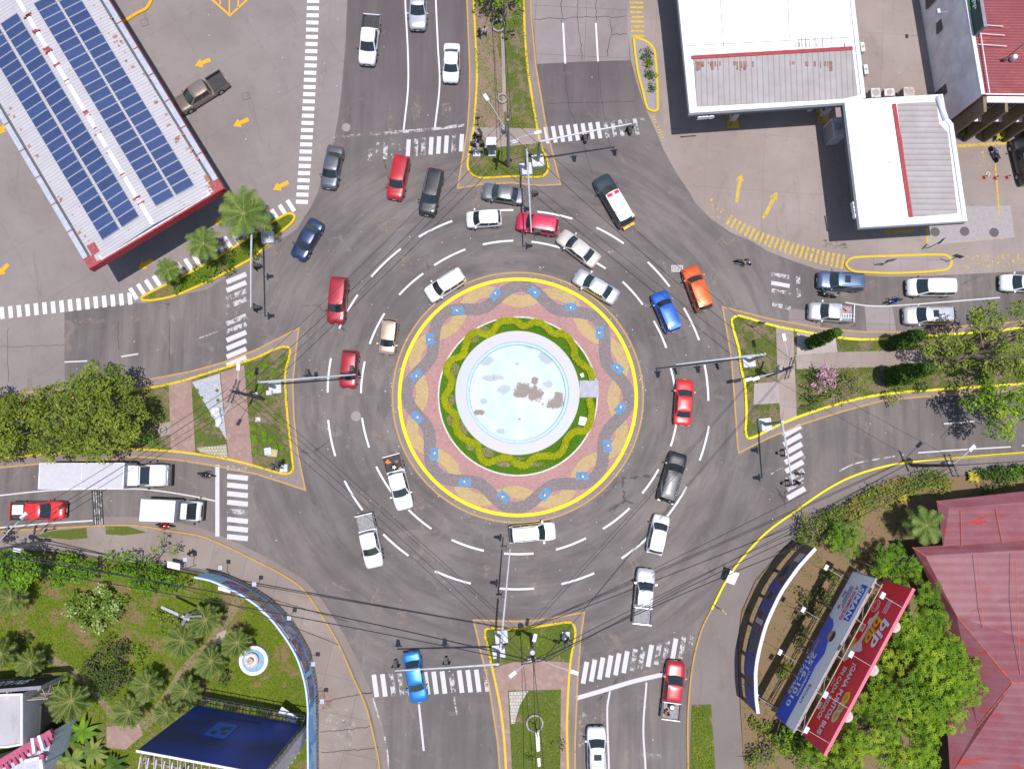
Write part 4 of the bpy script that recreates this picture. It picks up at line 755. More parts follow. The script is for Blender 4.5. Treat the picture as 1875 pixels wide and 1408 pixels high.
# motorcycles
def motorcycle(label, px, py, heading, m, L=1.95, group='motorcycles', scooter=False):
    c = U(px, py, .6); root = empty('motorcycle', (c.x, c.y, 0), heading, label=label, cat='motorcycle', group=group)
    for x in (.64, -.62):
        mb = MB(); mb.lathe([(.2, -.04), (.28, -.055), (.30, 0), (.28, .055), (.2, .04)], 20, (x, 0, .30), Matrix.Rotation(R(90), 4, 'X')); t = mb.build('wheel', TYRE, root, True); mb = MB(); mb.lathe([(.2, -.015), (.2, .015), (.001, .03)], 16, (x, 0, .30), Matrix.Rotation(R(90), 4, 'X')); mb.build('rim', RIMM, t)
    mb = MB(); mb.tube([(.30, 0, .62), (.18, 0, .80), (-.05, 0, .82), (-.18, 0, .74)], [.09, .17, .17, .08], 12); mb.tube([(.60, 0, .52), (.55, 0, .80), (.42, 0, .92)], [.06, .11, .09], 10); mb.build('fuel_tank', m, root, True)
    mb = MB(); mb.tube([(-.1, 0, .78), (-.4, 0, .80), (-.75, 0, .90)], [.12, .14, .06], 10); mb.build('seat', BLACKP, root, True)
    mb = MB(); mb.tube([(.64, .07, .3), (.42, .07, .98)], .028, 6); mb.tube([(.64, -.07, .3), (.42, -.07, .98)], .028, 6); mb.tube([(.1, 0, .3), (-.2, 0, .35), (-.62, .08, .3)], .05, 6); mb.tube([(.35, 0, .6), (.2, 0, .3), (-.15, 0, .28)], .03, 6); mb.build('frame', BLACKP, root)
    mb = MB(); mb.tube([(.25, .37, 1.02), (.38, .2, 1.03), (.42, 0, .98), (.38, -.2, 1.03), (.25, -.37, 1.02)], .018, 6); mb.build('handlebar', BLACKP, root)
    for sg in (1, -1): mb = MB(); mb.tube([(.34, sg * .28, 1.03), (.36, sg * .34, 1.18)], .01, 5); mb.box(.34, .36, *sorted((sg * .29, sg * .40)), 1.15, 1.22); mb.build('mirror', BLACKP, root)
    mb = MB(); mb.lathe([(.09, 0), (.08, .06), (.001, .08)], 14, (.53, 0, .9), Matrix.Rotation(R(80), 4, 'Y')); mb.build('headlight', LAMPW, root)
    mb = MB(); mb.box(-.2, .2, -.14, .14, .26, .5); mb.build('engine', plain('engine_grey', (.2, .2, .2), .5, .5), root)
    mb = MB(); mb.tube([(0, -.15, .3), (-.7, -.17, .36)], .045, 8); mb.build('exhaust', CHROME, root)
    return root
MC = [(1361, 480, R(-12), 'violet motorcycle with rider crossing toward the east queue', plain('violet_fairing', (.16, .08, .42), .35)),
      (376, 869, R(-10), 'black motorcycle in front of the long box truck', BLK), (301, 962, R(-8), 'red motorcycle squeezed between small truck and kerb', BRED),
      (1637, 551, R(190), 'blue motorcycle with rider between the east queue lanes', plain('blue_fairing', (.03, .09, .35), .35)),
      (1823, 281, R(112), 'parked motorcycle beside the traffic cones', plain('navy_fairing', (.05, .08, .25), .35)),
      (879, 257, R(118), 'black motorcycle stopped by the people on the north median', BLK), (1517, 541, R(170), 'small dark motorcycle beside the steel blue SUV', BLK)]
for x, y, h, l, m in MC: motorcycle(l, x, y, h, m)
# ================================================================ large structures
def text(parent, body, x, z, size, m, y=-.06, sx=1.0, off=.0, shear=0.0, align='LEFT', name='lettering', flat=False, rot=0, ex=.004, w=None):
    cu = bpy.data.curves.new(name, 'FONT'); cu.body = body; cu.size = size; cu.offset = off; cu.shear = shear; cu.align_x = align; cu.extrude = ex; cu.resolution_u = 3
    o = bpy.data.objects.new(name, cu); COL.objects.link(o)
    me = bpy.data.meshes.new_from_object(o); bpy.data.objects.remove(o); me.materials.clear(); me.materials.append(m); o = bpy.data.objects.new(name, me); COL.objects.link(o); o.parent = parent; o.location = (x, y, z); o.rotation_euler = (R(90), 0, 0) if not flat else (0, 0, rot); 
    if w and len(me.vertices): sx = w / max(v_.co.x for v_ in me.vertices)
    o.scale = (sx, 1, 1); return o
def corrug(name, c, c2, pitch=.3, axis='x', rust=None, rough=.55, rs=.8, rth=.62, lines=.35):
    k = NM(name); sp = k.n('ShaderNodeSeparateXYZ'); k.set(sp.inputs[0], k.tc); a = sp.outputs[0 if axis == 'x' else 1]
    w_ = k.math('SINE', k.math('MULTIPLY', a, 2 * math.pi / pitch)); n = k.noise(.5, 5, .7); st_ = k.noise(1.0, 6, .7, k.scale(*((.25, 3, 1) if axis == 'y' else (3, .25, 1))))
    col = k.mix(k.rmp(n, .3, .7), c, c2); col = k.mix(k.rmp(w_, .72, 1.0, 0, lines), col, tuple(x * .45 for x in c)); col = k.mix(k.rmp(st_, .5, .8, 0, .35), col, tuple(x * .6 for x in c2))
    if rust: rn = k.noise(rs, 6, .75, k.scale(*((.6, 2.2, 1) if axis == 'y' else (2.2, .6, 1)))); col = k.mix(k.rmp(rn, rth, rth + .02), col, rust)
    k.bump(w_, .5, .02); return k.fin(col, rough, .4)
WHITE = plain('white_roof_sheet', (.80, .80, .82), .6, var=.04, vs=.8); WTRIM = plain('white_trim', (.62, .62, .64), .55, var=.08); DTRIM = plain('dark_trim', (.07, .085, .10), .5); REDP = plain('red_fascia', (.36, .02, .035), .5, var=.25); REDW = plain('faded_red_metal', (.30, .06, .06), .6, var=.3, vs=6)
def frame_from(o2, ex):  # empty at world point, local X along ex
    return math.atan2(ex.y, ex.x)
def inloc(p, o2, ang): d = p - o2; return Vector((d.x * math.cos(ang) + d.y * math.sin(ang), -d.x * math.sin(ang) + d.y * math.cos(ang)))
# --- solar roofed fuel station canopy (north west)
zc = 7.1; A = U(163, 493, zc); B = U(410, 345, zc); an = math.atan2((B - A).y, (B - A).x); Wd = (B - A).length
LV = inloc(U(198, 0, zc), A, an); print('solar frame', Wd, LV, inloc(U(0, 212, zc), A, an))
root = empty('station_canopy', (A.x, A.y, 0), an, label='fuel station canopy with white ribbed roof, red fascia and rows of blue solar panels', cat='canopy')
YL = 42.0; slope = .5
SOLR = corrug('white_ribbed_roof', (.36, .345, .37), (.43, .41, .43), .33, 'y', rust=(.42, .10, .08), rs=1.3, rth=.70, lines=.5)
gx = .75
v = [(gx, .25, zc), (Wd / 2, .25, zc + slope), (Wd - gx, .25, zc), (gx, YL, zc), (Wd / 2, YL, zc + slope), (Wd - gx, YL, zc)]
v += [(a, b, c - .12) for a, b, c in v]
mesh('roof', v, [(0, 1, 4, 3), (1, 2, 5, 4), (0, 6, 7, 1), (1, 7, 8, 2), (3, 4, 10, 9), (4, 5, 11, 10), (6, 9, 10, 7), (7, 10, 11, 8), (0, 3, 9, 6), (2, 8, 11, 5)], SOLR, root)
rnd = random.Random(5)
for sx_, lab in ((0, 'l'), (1, 'r')):
    mb = MB(); x0 = 0 if sx_ == 0 else Wd - .5; mb.box(x0, x0 + .5, 1.0, YL, zc - .25, zc + .03); g = mb.build('gutter', plain('gutter_white', (.36, .38, .44), .5, var=.1), root)
    mb = MB(); y = 1.0
    while y < YL: mb.box(x0 - .01, x0 + .51, y, y + .12, zc - .2, zc + .045); y += 3.1
    mb.build('gutter_joint', REDW, g)
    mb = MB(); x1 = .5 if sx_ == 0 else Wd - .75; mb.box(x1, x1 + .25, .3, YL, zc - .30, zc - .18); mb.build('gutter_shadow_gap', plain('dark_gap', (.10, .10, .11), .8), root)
mb = MB(); mb.box(0, Wd, -.02, .12, zc - 1.0, zc + .02); mb.box(-.02, .12, -.02, YL, zc - 1.0, zc - .27); mb.box(Wd - .12, Wd + .02, -.02, YL, zc - 1.0, zc - .27); mb.build('fascia', REDP, root)
mb = MB(); mb.box(0, 1.4, .12, 1.0, zc - .1, zc + .02); mb.box(.9, 2.4, .9, 2.0, zc + .0, zc + .075); mb.build('red_corner', REDW, root); mb = MB(); mb.box(Wd - 1.3, Wd, .12, 1.3, zc - .1, zc + .02); mb.build('red_corner', REDW, root)
mb = MB(); mb.box(1.4, Wd - 1.3, .12, .62, zc - .02, zc + .06); mb.build('front_flashing', plain('grey_flashing', (.50, .52, .56), .5, var=.15), root)
mb = MB(); y = .3; mbr = MB()
while y < YL:
    l = rnd.uniform(1.2, 3.4); mb.box(Wd / 2 - .17, Wd / 2 + .17, y, y + l, zc + slope - .03, zc + slope + .05)
    for _ in range(rnd.randint(1, 4)):
        yy = y + l + rnd.uniform(-.3, .5); mbr.box(Wd / 2 - rnd.uniform(.1, .45), Wd / 2 + rnd.uniform(.1, .45), yy, yy + rnd.uniform(.07, .22), zc + slope - .02, zc + slope + .055)
    y += l + rnd.uniform(.05, .5)
mb.build('ridge_cap', WHITE, root); mbr.build('ridge_flange', REDW, root)
mb = MB()
for _ in range(150): # screw rust dabs
    x = rnd.choice([rnd.uniform(gx, Wd / 2 - .6), rnd.uniform(Wd / 2 + .6, Wd - gx)]); y = rnd.uniform(.4, 36); edge = rnd.random() < .5
    if edge: x = rnd.choice([gx + rnd.uniform(0, .5), Wd - gx - rnd.uniform(0, 1.0)])
    z = zc + slope * (1 - abs(x - Wd / 2) / (Wd / 2 - gx)); mb.box(x, x + rnd.uniform(.06, .5 if edge else .16), y, y + rnd.uniform(.05, .3 if edge else .1), z - .03, z + .022)
mb.build('rust_patch', plain('orange_rust', (.34, .15, .10), .8, var=.3), root)
colm = plain('column_white', (.6, .58, .58), .6)
for x in (3.6, Wd - 3.6):
    for y in (5, 14, 23, 32): mb = MB(); mb.box(x - .2, x + .2, y - .2, y + .2, 0, zc - .6); mb.build('column', colm, root)
mb = MB(); mb.box(.2, Wd - .2, .15, YL, zc - .95, zc - .85); mb.build('soffit', plain('soffit_grey', (.35, .34, .36), .8), root)
for x in (3.6, Wd - 3.6):
    for y in (9.5, 18.5, 27.5): # fuel pumps
        c = Vector((A.x + x * math.cos(an) - y * math.sin(an), A.y + x * math.sin(an) + y * math.cos(an))); p = empty('fuel_pump', (c.x, c.y, 0), an, label='red and white fuel pump in the shade under the solar roof', cat='fuel pump', group='fuel pumps under the canopies')
        mb = MB(); mb.box(-.6, .6, -1.4, 1.4, 0, .15); mb.build('pump_island', P_ARR, p); mb = MB(); mb.box(-.3, .3, -.5, .5, .151, 1.7); mb.build('pump_body', REDP, p); mb = MB(); mb.box(-.32, .32, -.35, .35, 1.05, 1.5); mb.build('display', BLACKP, p)
# solar panels
def solar_mat():
    k = NM('solar_cells'); sp = k.n('ShaderNodeSeparateXYZ'); k.set(sp.inputs[0], k.tc)
    gx_ = k.math('LESS_THAN', k.math('FRACT', k.math('MULTIPLY', sp.outputs[0], 6.1)), .10); gy_ = k.math('LESS_THAN', k.math('FRACT', k.math('MULTIPLY', sp.outputs[1], 6.1)), .10)
    oi = k.n('ShaderNodeObjectInfo'); base = k.mix(oi.outputs['Random'], (.024, .040, .112), (.034, .060, .155)); c = k.mix(k.math('MAXIMUM', gx_, gy_), base, (.05, .078, .165))
    c = k.mix(k.rmp(k.noise(.6, 4), .4, .8, 0, .3), c, (.05, .08, .18)); return k.fin(c, .35, .4)
SCM = solar_mat(); ALU = plain('panel_frame', (.42, .42, .48), .4, .3)
zp = zc + .35
def lx(px, py): return inloc(U(px, py, zp), A, an)
a1, a2 = lx(187, 440), lx(256, 397); b1, b2 = lx(287, 378), lx(355, 341); pe = lx(62, 8); y0 = (a1.y + a2.y + b1.y + b2.y) / 4; pitch = (pe.y - b1.y) / 24; print('panels', a1, a2, b1, b2, pe, pitch)
proto = None
for (xa, xb) in ((a1.x, a2.x), (b1.x, b2.x)):
    wcol = (xb - xa - .28) / 2
    for ci in range(2):
        xc_ = xa + wcol / 2 + ci * (wcol + .28)
        for r in range(24):
            y = y0 + pitch * (r + .5); zz = zc + slope * (1 - abs(xc_ - Wd / 2) / (Wd / 2 - gx)) + .09; sl_ = math.atan(slope / (Wd / 2 - gx)) * (1 if xc_ < Wd / 2 else -1)
            wx = A.x + xc_ * math.cos(an) - y * math.sin(an); wy = A.y + xc_ * math.sin(an) + y * math.cos(an)
            if proto is None:
                proto = empty('solar_panel', (0, 0, 0), 0, label='blue solar panel with pale frame laid flat on the ribbed station roof', cat='solar panel', group='solar panels on the station roof')
                mb = MB(); mb.box(-wcol / 2, wcol / 2, -pitch / 2 + .01, pitch / 2 - .01, 0, .035); fr = mb.build('panel_frame', ALU, proto); mb = MB(); mb.box(-wcol / 2 + .02, wcol / 2 - .02, -pitch / 2 + .055, pitch / 2 - .055, .03, .042); ce = mb.build('panel_cells', SCM, proto); pp = proto
            else:
                pp = proto.copy(); COL.objects.link(pp)
                for ch in (fr, ce): q = ch.copy(); COL.objects.link(q); q.parent = pp
            pp.location = (wx, wy, zz); pp.rotation_euler = (Matrix.Rotation(an, 4, 'Z') @ Matrix.Rotation(-sl_, 4, 'Y')).to_euler()
# --- white canopies (north east)
def canopy(label, pts, h, inset, corr_ax, redline, thick=.75, redw=.35, cols=(), deck2=None):
    P = ccw(UL(pts, h)); o2 = P[0]; root = empty('canopy', (o2.x, o2.y, 0), 0, label=label, cat='canopy', group='white canopies of the north east station')
    L = lambda Q: [q - o2 for q in Q]
    sheet('deck', L(P), h, WHITE, thick, root)
    mb = MB(); kerb_mb(mb, L(P), .42, h - .01, h + .18); mb.build('parapet', WTRIM, root)
    mb = MB(); kerb_mb(mb, L(offs(P, -.03, True)), .02, h - thick, h - thick * .45); mb.build('dark_edge_band', DTRIM, root)
    sheet('soffit', L(offs(P, .05, True)), h - thick - .01, plain('soffit_grey', (.35, .34, .36), .8), 0, root)
    ins = L(UL(inset, h + .06)); sheet('ribbed_roof', ins, h + .05, corrug('beige_ribbed_roof_' + corr_ax, (.27, .235, .23), (.34, .31, .315), .55, corr_ax, rust=(.36, .24, .16), rs=.9, rth=.70, lines=.55), 0, root)
    a, b = UL(redline, h + .1); a -= o2; b -= o2; mb = MB(); mb.bar((a.x, a.y, h + .10), (b.x, b.y, h + .10), redw, .16); mb.build('gutter', plain('red_gutter', (.32, .03, .035), .5, var=.2), root)
    d_ = (b - a).normalized(); nn = Vector((-d_.y, d_.x)); mb = MB(); mb.bar((*(a + nn * .04), h + .19), (*(b + nn * .04), h + .19), .07, .03); mb.build('gutter_ridge', REDP, root)
    for c in cols: q = U(c[0], c[1], h) - o2; mb = MB(); mb.box(q.x - .22, q.x + .22, q.y - .22, q.y + .22, 0, h - thick); mb.build('column', colm, root)
    return root, o2
hc = 5.7
c1, o1 = canopy('large white canopy at the top edge with a ribbed beige strip', [(1262, 209), (1546, 190), (1584, 181), (1562, -10), (1545, -160), (1222, -140), (1240, -10)], hc, [(1269, 108), (1561, 91), (1572, 180), (1276, 196)], 'x', ((1266, 106), (1561, 89)), cols=[(1300, 60), (1530, 45), (1310, 170), (1520, 155)])
c2, o2_ = canopy('smaller white canopy with a ribbed beige right half', [(1545, 191), (1560, 184), (1725, 174), (1732, 214), (1744, 228), (1770, 406), (1573, 418)], hc + .05, [(1643, 190), (1715, 186), (1720, 226), (1736, 243), (1754, 391), (1670, 398)], 'y', ((1637, 191), (1668, 398)), cols=[(1600, 220), (1620, 370), (1720, 360)])
mb = MB(); q0, q1 = U(1715, 178, hc) - o2_, U(1730, 222, hc) - o2_; mb.tube([(q0.x, q0.y, hc + .2), (q1.x, q1.y, hc + .2)], .28, 12); mb.build('duct', WTRIM, c2, True)
# canopy name letters on the fascia
def fascia_text(parent, o2, pa, pb, h, body, size, m):
    a = U(*pa, h); b = U(*pb, h); d = b - a; t = text(parent, body, 0, 0, size, m, 0, off=.03, ex=.05); n = Vector((d.y, -d.x)).normalized()
    t.location = (a.x - o2.x + n.x * .12, a.y - o2.y + n.y * .12, h - .62); t.rotation_euler = (R(90), 0, math.atan2(d.y, d.x)); return t
LET = plain('sign_letter', (.75, .72, .75), .5)
fascia_text(c1, o1, (1278, 212), (1318, 209), hc, 'ESSO', .75, LET); fascia_text(c2, o2_, (1565, 368), (1571, 405), hc, 'ESSO', .75, LET)
# rooftop / ground machinery
def acbox(label, px, py, sx, sy, sz, z0, m, rz=R(3), group='machines behind the white canopies', nm='air_conditioner'):
    c = U(px, py, z0 + sz); r = empty(nm, (c.x, c.y, z0), rz, label=label, cat='machine', group=group); mb = MB(); mb.box(-sx / 2, sx / 2, -sy / 2, sy / 2, 0, sz); b = mb.build('casing', m, r)
    bv = b.modifiers.new('b', 'BEVEL'); bv.width = .04; bv.segments = 2
    mb = MB(); mb.lathe([(min(sx, sy) * .36, sz), (min(sx, sy) * .36, sz + .03), (.001, sz + .04)], 18); mb.build('fan_grille', plain('fan_grille', (.3, .28, .28), .6), r)
    mb = MB(); [mb.box(-sx / 2 - .01, -sx / 2, -sy / 2 + .08 + i * .16, -sy / 2 + .16 + i * .16, .15, sz - .15) for i in range(int(sy / .16) - 1)]; mb.build('louvre', BLACKP, r); return r
BX1 = plain('cream_steel', (.52, .47, .47), .6, var=.25); BX2 = plain('rusted_cream_steel', (.50, .38, .33), .7, var=.4, vs=2.5)
acbox('white wall unit beside the large canopy, upper one', 1580, 86, .42, 1.0, .8, 2.2, WTRIM, R(5)); acbox('white wall unit beside the large canopy, lower one', 1586, 127, .42, 1.0, .8, 2.2, WTRIM, R(5))
acbox('cream machine nearest the large canopy', 1604, 170, 1.0, 1.0, 1.2, 0, BX1); acbox('cream machine in the middle of the three', 1629, 169, 1.1, .8, 1.1, 0, BX1); acbox('rust stained machine nearest the lilac wall', 1665, 168, 1.15, 1.0, 1.5, 0, BX2)
r = acbox('grey kiosk standing in the shade at the canopy corner', 1536, 232, 1.2, 2.0, 2.4, 0, plain('grey_kiosk', (.45, .44, .48), .6), R(6), nm='kiosk')
for px, py in ((1340, 215), (1505, 206)):
    c = U(px, py); p = empty('fuel_pump', (c.x, c.y, 0), R(5), label='yellow framed fuel pump half hidden under the large canopy edge', cat='fuel pump', group='fuel pumps under the canopies'); mb = MB(); mb.box(-.6, .6, -1.2, 1.2, 0, .15); mb.build('pump_island', P_YZ, p); mb = MB(); mb.box(-.3, .3, -.5, .5, .151, 1.7); mb.build('pump_body', BX1, p); mb = MB(); mb.box(-.32, .32, -.35, .35, 1.05, 1.5); mb.build('display', BLACKP, p)
# --- lilac white building with red roof (north east)
H1 = 7.4
ca = U(1797, 176, H1); up = (U(1767, 0, H1) - ca); ex = (U(1875, 177, H1) - ca).normalized(); an2 = math.atan2(ex.y, ex.x); upl = inloc(U(1767, 0, H1), ca, an2); print('bldg', upl, an2)
root = empty('red_roofed_building', (ca.x, ca.y, 0), an2, label='lilac white building with a red metal roof and brown fins, top right corner', cat='building')
sk = upl.x / upl.y; DY = 30.0; DX = 22.0
def wx(y): return sk * y
LIL = plain('lilac_white_wall', (.80, .74, .76), .8, var=.12, vs=.7)
v = [(0, 0, 0), (DX, 0, 0), (DX, DY, 0), (wx(DY), DY, 0), (0, 0, H1), (DX, 0, H1), (DX, DY, H1), (wx(DY), DY, H1)]
mesh('wall', v, [(3, 0, 4, 7), (1, 2, 6, 5), (2, 3, 7, 6)], LIL, root)
v2 = [(0, 0, 0), (DX, 0, 0), (DX, 0, H1), (0, 0, H1)]; mesh('facade', v2, [(0, 1, 2, 3)], plain('dull_red_wall', (.33, .085, .10), .8, var=.2), root)
RRF = corrug('red_ribbed_roof', (.20, .030, .036), (.22, .055, .062), .28, 'y', rust=(.28, .055, .045), rs=.5, rth=.56, lines=.25, rough=.45)
mesh('roof', [(.3, .1, H1 - .25), (DX, .1, H1 - .25), (DX, DY, H1 + .2), (wx(DY) + .4, DY, H1 + .2)], [(0, 1, 2, 3)], RRF, root)
mb = MB()
mb.bar((wx(.1) + .1, .1, H1 + .02), (wx(DY) + .1, DY, H1 + .02), .35, .30); mb.build('parapet', WTRIM, root)
mb = MB(); mb.bar((.7, .25, H1 + .14), (wx(9) + .9, 9, H1 + .14), .08, .08); mb.bar((.3, .12, H1 + .12), (DX, .12, H1 + .12), .12, .12)
for y in (5.1, 6.2, 7.1): mb.bar((wx(y) + .4, y, H1 + .1), (wx(y) + 3.2, y - .15, H1 + .1), .06, .06)
mb.build('roof_pipe', plain('white_pipe', (.75, .62, .62), .5), root)
mb = MB(); mb.lathe([(.25, H1), (.25, H1 + .5), (.2, H1 + .6), (.001, H1 + .6)], 16, (3.1, 3.7, 0)); mb.build('roof_vent', WTRIM, root)
mb = MB(); mb.tube([(2.3, 3.6, H1), (2.3, 3.6, H1 + 3.0)], .04, 6); mb.box(2.1, 2.5, 3.5, 3.7, H1, H1 + .3); mb.tube([(1.9, 3.6, H1 + 2.6), (2.7, 3.6, H1 + 2.6)], .02, 6); mb.build('antenna', DTRIM, root)
OLV = plain('olive_brown_fin', (.20, .145, .085), .75, var=.2)
for i in range(6):
    x = .25 + i * 2.05; mb = MB(); mb.box(x, x + .28, -1.5, -.01, 0, H1 - .15); mb.build('fin', OLV, root)
for zz, nm_ in ((3.3, 'balcony_slab'), (H1 - .2, 'balcony_slab')): mb = MB(); mb.box(.54, DX, -.75 if zz < 5 else -.6, -.02, zz, zz + .16); mb.build(nm_, LIL, root)
WIN = plain('dark_window', (.035, .03, .035), .25)
for i in range(5):
    x = .7 + i * 2.05
    for z0 in (.9, 4.2): mb = MB(); mb.box(x, x + 1.5, -.06, -.003, z0, z0 + 1.9); wo = mb.build('window', WIN, root); mb = MB(); [mb.box(x + k * .36, x + .04 + k * .36, -.09, -.062, z0, z0 + 1.9) for k in range(5)]; mb.box(x - .02, x + 1.52, -.10, -.062, z0 + .9, z0 + .97); mb.build('window_frame', WTRIM, wo)
for y, z0, hh, ww in ((9.7, 2.2, 1.0, 1.3), (14.2, 3.8, 2.4, 2.4), (13.6, 1.2, 1.8, 2.6), (20, 3.6, 2.2, 2.4), (3.3, .0, 2.2, 1.0)):
    xx = wx(y); mb = MB(); mb.bar((wx(y) - .02, y, z0), (wx(y) - .02, y, z0 + hh), .08, ww, up=Vector((0, 1, 0))); wo = mb.build('window' if z0 > 0 else 'door', plain('brown_shutter', (.10, .075, .075), .6, var=.2), root)
    mb = MB(); mb.box(wx(y) - .1, wx(y) - .06, y - ww / 2 - .05, y + ww / 2 + .05, z0 - .08, z0 + .0); mb.build('window_sill', WTRIM, wo)
mb = MB()
for k in range(3): mb.tube([(-.08, 1.9 + k * .12, .3), (-.08, 1.9 + k * .12, H1)], .03, 6)
mb.build('drain_pipe', plain('grey_pipe', (.2, .18, .2), .6), root)
# plants in the facade
# --- billboards
def board(label, pa, pb, z0, z1, face, thick=.35, back=True, name='billboard', grp='billboards', bd=1.15):
    # pa, pb : photo positions of the bottom edge's left and right end as a reader sees it
    a = U(*pa, z0); b = U(*pb, z0); d = b - a; ang = math.atan2(d.y, d.x); L = d.length; root = empty(name, (a.x, a.y, 0), ang, label=label, cat='billboard', group=grp)
    mb = MB(); mb.box(0, L, 0, thick, z0, z1); mb.build('panel', face, root)
    mb = MB()
    for (x0, x1, za, zb_) in ((-.06, L + .06, z1, z1 + .07), (-.06, L + .06, z0 - .07, z0), (-.06, 0, z0, z1), (L, L + .06, z0, z1)): mb.box(x0, x1, -.03, thick + .03, za, zb_)
    mb.build('frame', plain('board_frame_metal', (.22, .20, .23), .5), root)
    if back:
        n = max(3, int(L / 3.2)); st_ = plain('truss_steel', (.36, .28, .22), .7, var=.2)
        for i in range(n + 1):
            x = lerp(.3, L - .3, i / n); mb = MB(); mb.bar((x, thick + .12, 0), (x, thick + .12, z1 - .1), .14); mb.bar((x, thick + bd, 0), (x, thick + bd, z1 - 1.0), .12)
            z = z0
            while z < z1 - 1.2: mb.bar((x, thick + .12, z), (x, thick + bd, z + .8), .06); mb.bar((x, thick + bd, z + .8), (x, thick + .12, z + 1.5), .06); z += 1.5
            mb.build('post', st_, root)
        mb = MB()
        for z in (z0 + .5, (z0 + z1) / 2, z1 - 1.1): mb.bar((0, thick + bd, z), (L, thick + bd, z), .08)
        for i in range(n): xa_, xb_ = lerp(.3, L - .3, i / n), lerp(.3, L - .3, (i + 1) / n); mb.bar((xa_, thick + bd, z0 + .5), (xb_, thick + bd, z1 - 1.1), .06)
        mb.build('truss', st_, root)
    return root, L
def quad(root, x0, x1, z0, z1, m, y=-.03, name='print'): mb = MB(); mb.box(x0, x1, y, 0 - .001, z0, z1); return mb.build(name, m, root)
def pollyface(root, pts, m, y=-.035, name='print'):
    p = [Vector(q) for q in pts]; tri = tessellate_polygon([[Vector((q.x, q.y, 0)) for q in p]]); f = []
    for t in tri: a, b, c = (p[i] for i in t); f.append(tuple(t) if (b - a).cross(c - a) > 0 else tuple(t)[::-1])
    n = len(p); v = [(q.x, y, q.y) for q in p] + [(q.x, -.002, q.y) for q in p]; ar = sum(p[i].x * p[(i + 1) % n].y - p[(i + 1) % n].x * p[i].y for i in range(n)) > 0
    f += [((i + 1) % n, i, i + n, (i + 1) % n + n) if ar else (i, (i + 1) % n, (i + 1) % n + n, i + n) for i in range(n)]
    return mesh(name, v, f, m, root)
LILB = plain('lilac_white_print', (.88, .87, .92), .45, var=.05); BLUB = plain('royal_blue_print', (.02, .10, .70), .4, var=.12, vs=.6); REDB = plain('bright_red_print', (.92, .012, .05), .35, var=.08, vs=.5); WPR = plain('white_print', (.95, .95, .95), .5); YPR = plain('amber_print', (.95, .62, .02), .5); PPR = plain('pink_red_print', (.9, .06, .16), .5); GPR = plain('grey_print', (.16, .14, .2), .5); SKN = plain('skin_print', (.60, .32, .22), .5); DNP = plain('navy_print', (.02, .035, .18), .4)
r1, L1 = board('long white and blue billboard with phone numbers, nearest the curved picture wall', (1562, 1046), (1420, 1308), 4.0, 8.7, LILB, .12); z0, z1 = 4.0, 8.7; u = L1 / 15.6
pollyface(r1, [(4.8 * u, z0), (5.0 * u, z0 + .6), (6.3 * u, z0 + 2.0), (8.2 * u, z0 + 2.9), (9.6 * u, z0 + 2.5), (11 * u, z0 + 2.65), (L1, z0 + 2.75), (L1, z0)], BLUB)
quad(r1, .9 * u, 4.6 * u, z1 - 1.75, z1 - .55, BLUB)
text(r1, 'SIMAN', 1.1 * u, z1 - 1.6, 1.28, WPR, off=.03, shear=.15, w=3.4 * u); text(r1, 'A DOMICILIO', 1.2 * u, z1 - 2.5, .78, PPR, off=.02, shear=.15, w=3.6 * u)
for k in range(4): quad(r1, 1.4 * u, (3.9 - .25 * k) * u, z1 - 2.95 - .22 * k, z1 - 2.89 - .22 * k, GPR)
text(r1, '3x1', 2.0 * u, z1 - 4.1, .5, GPR, off=.02); quad(r1, 3.5 * u, 3.9 * u, z1 - 3.9, z1 - 3.6, PPR)
text(r1, 'LLAMANOS', 10.3 * u, z0 + 2.0, .55, WPR, off=.01, w=2.6 * u); text(r1, '2516-1010', 8.6 * u, z0 + .95, 1.15, WPR, off=.03, w=5.6 * u); text(r1, '3170-7455', 9.0 * u, z0 + .2, .78, WPR, off=.015, w=4.2 * u); text(r1, 'Siman', 11.2 * u, z1 - 1.5, .75, GPR, w=2.0 * u)
# printed figure: generic worker in a blue shirt
pollyface(r1, [(5.1 * u, z0), (5.0 * u, z0 + 1.1), (5.6 * u, z0 + 1.9), (6.6 * u, z0 + 2.0), (7.6 * u, z0 + 1.6), (8.2 * u, z0)], plain('violet_blue_print', (.10, .14, .62), .5), -.05)
pollyface(r1, [(6.5 * u + .5 * math.cos(a), z0 + 2.45 + .55 * math.sin(a)) for a in [2 * math.pi * k / 16 for k in range(16)]], SKN, -.07); pollyface(r1, [(6.5 * u + .52 * math.cos(a), z0 + 2.62 + .5 * math.sin(a)) for a in [math.pi * k / 12 for k in range(13)]], plain('hair_print', (.07, .035, .025), .6), -.075)
pollyface(r1, [(7.2 * u, z0 + .5), (7.3 * u, z0 + .75), (8.7 * u, z0 + .85), (8.7 * u, z0 + .6)], SKN, -.07); quad(r1, 8.6 * u, 9.0 * u, z0 + .5, z0 + 1.0, plain('parcel_print', (.66, .52, .38), .6), -.07)
r2, L2 = board('bright red billboard with repeated yellow and white wording, in front of the round crowned tree', (1619, 1062), (1468, 1342), 5.2, 10.4, REDB, .15, bd=.55); z0, z1 = 5.2, 10.4; u = L2 / 16.5
text(r2, 'bip', 3.3 * u, z1 - 1.7, 1.9, WPR, off=.05, shear=.2, sx=1.25 * u); text(r2, 'bip', 3.3 * u, z1 - 3.0, 1.9, YPR, off=.05, shear=.2, sx=1.2 * u, y=-.07)
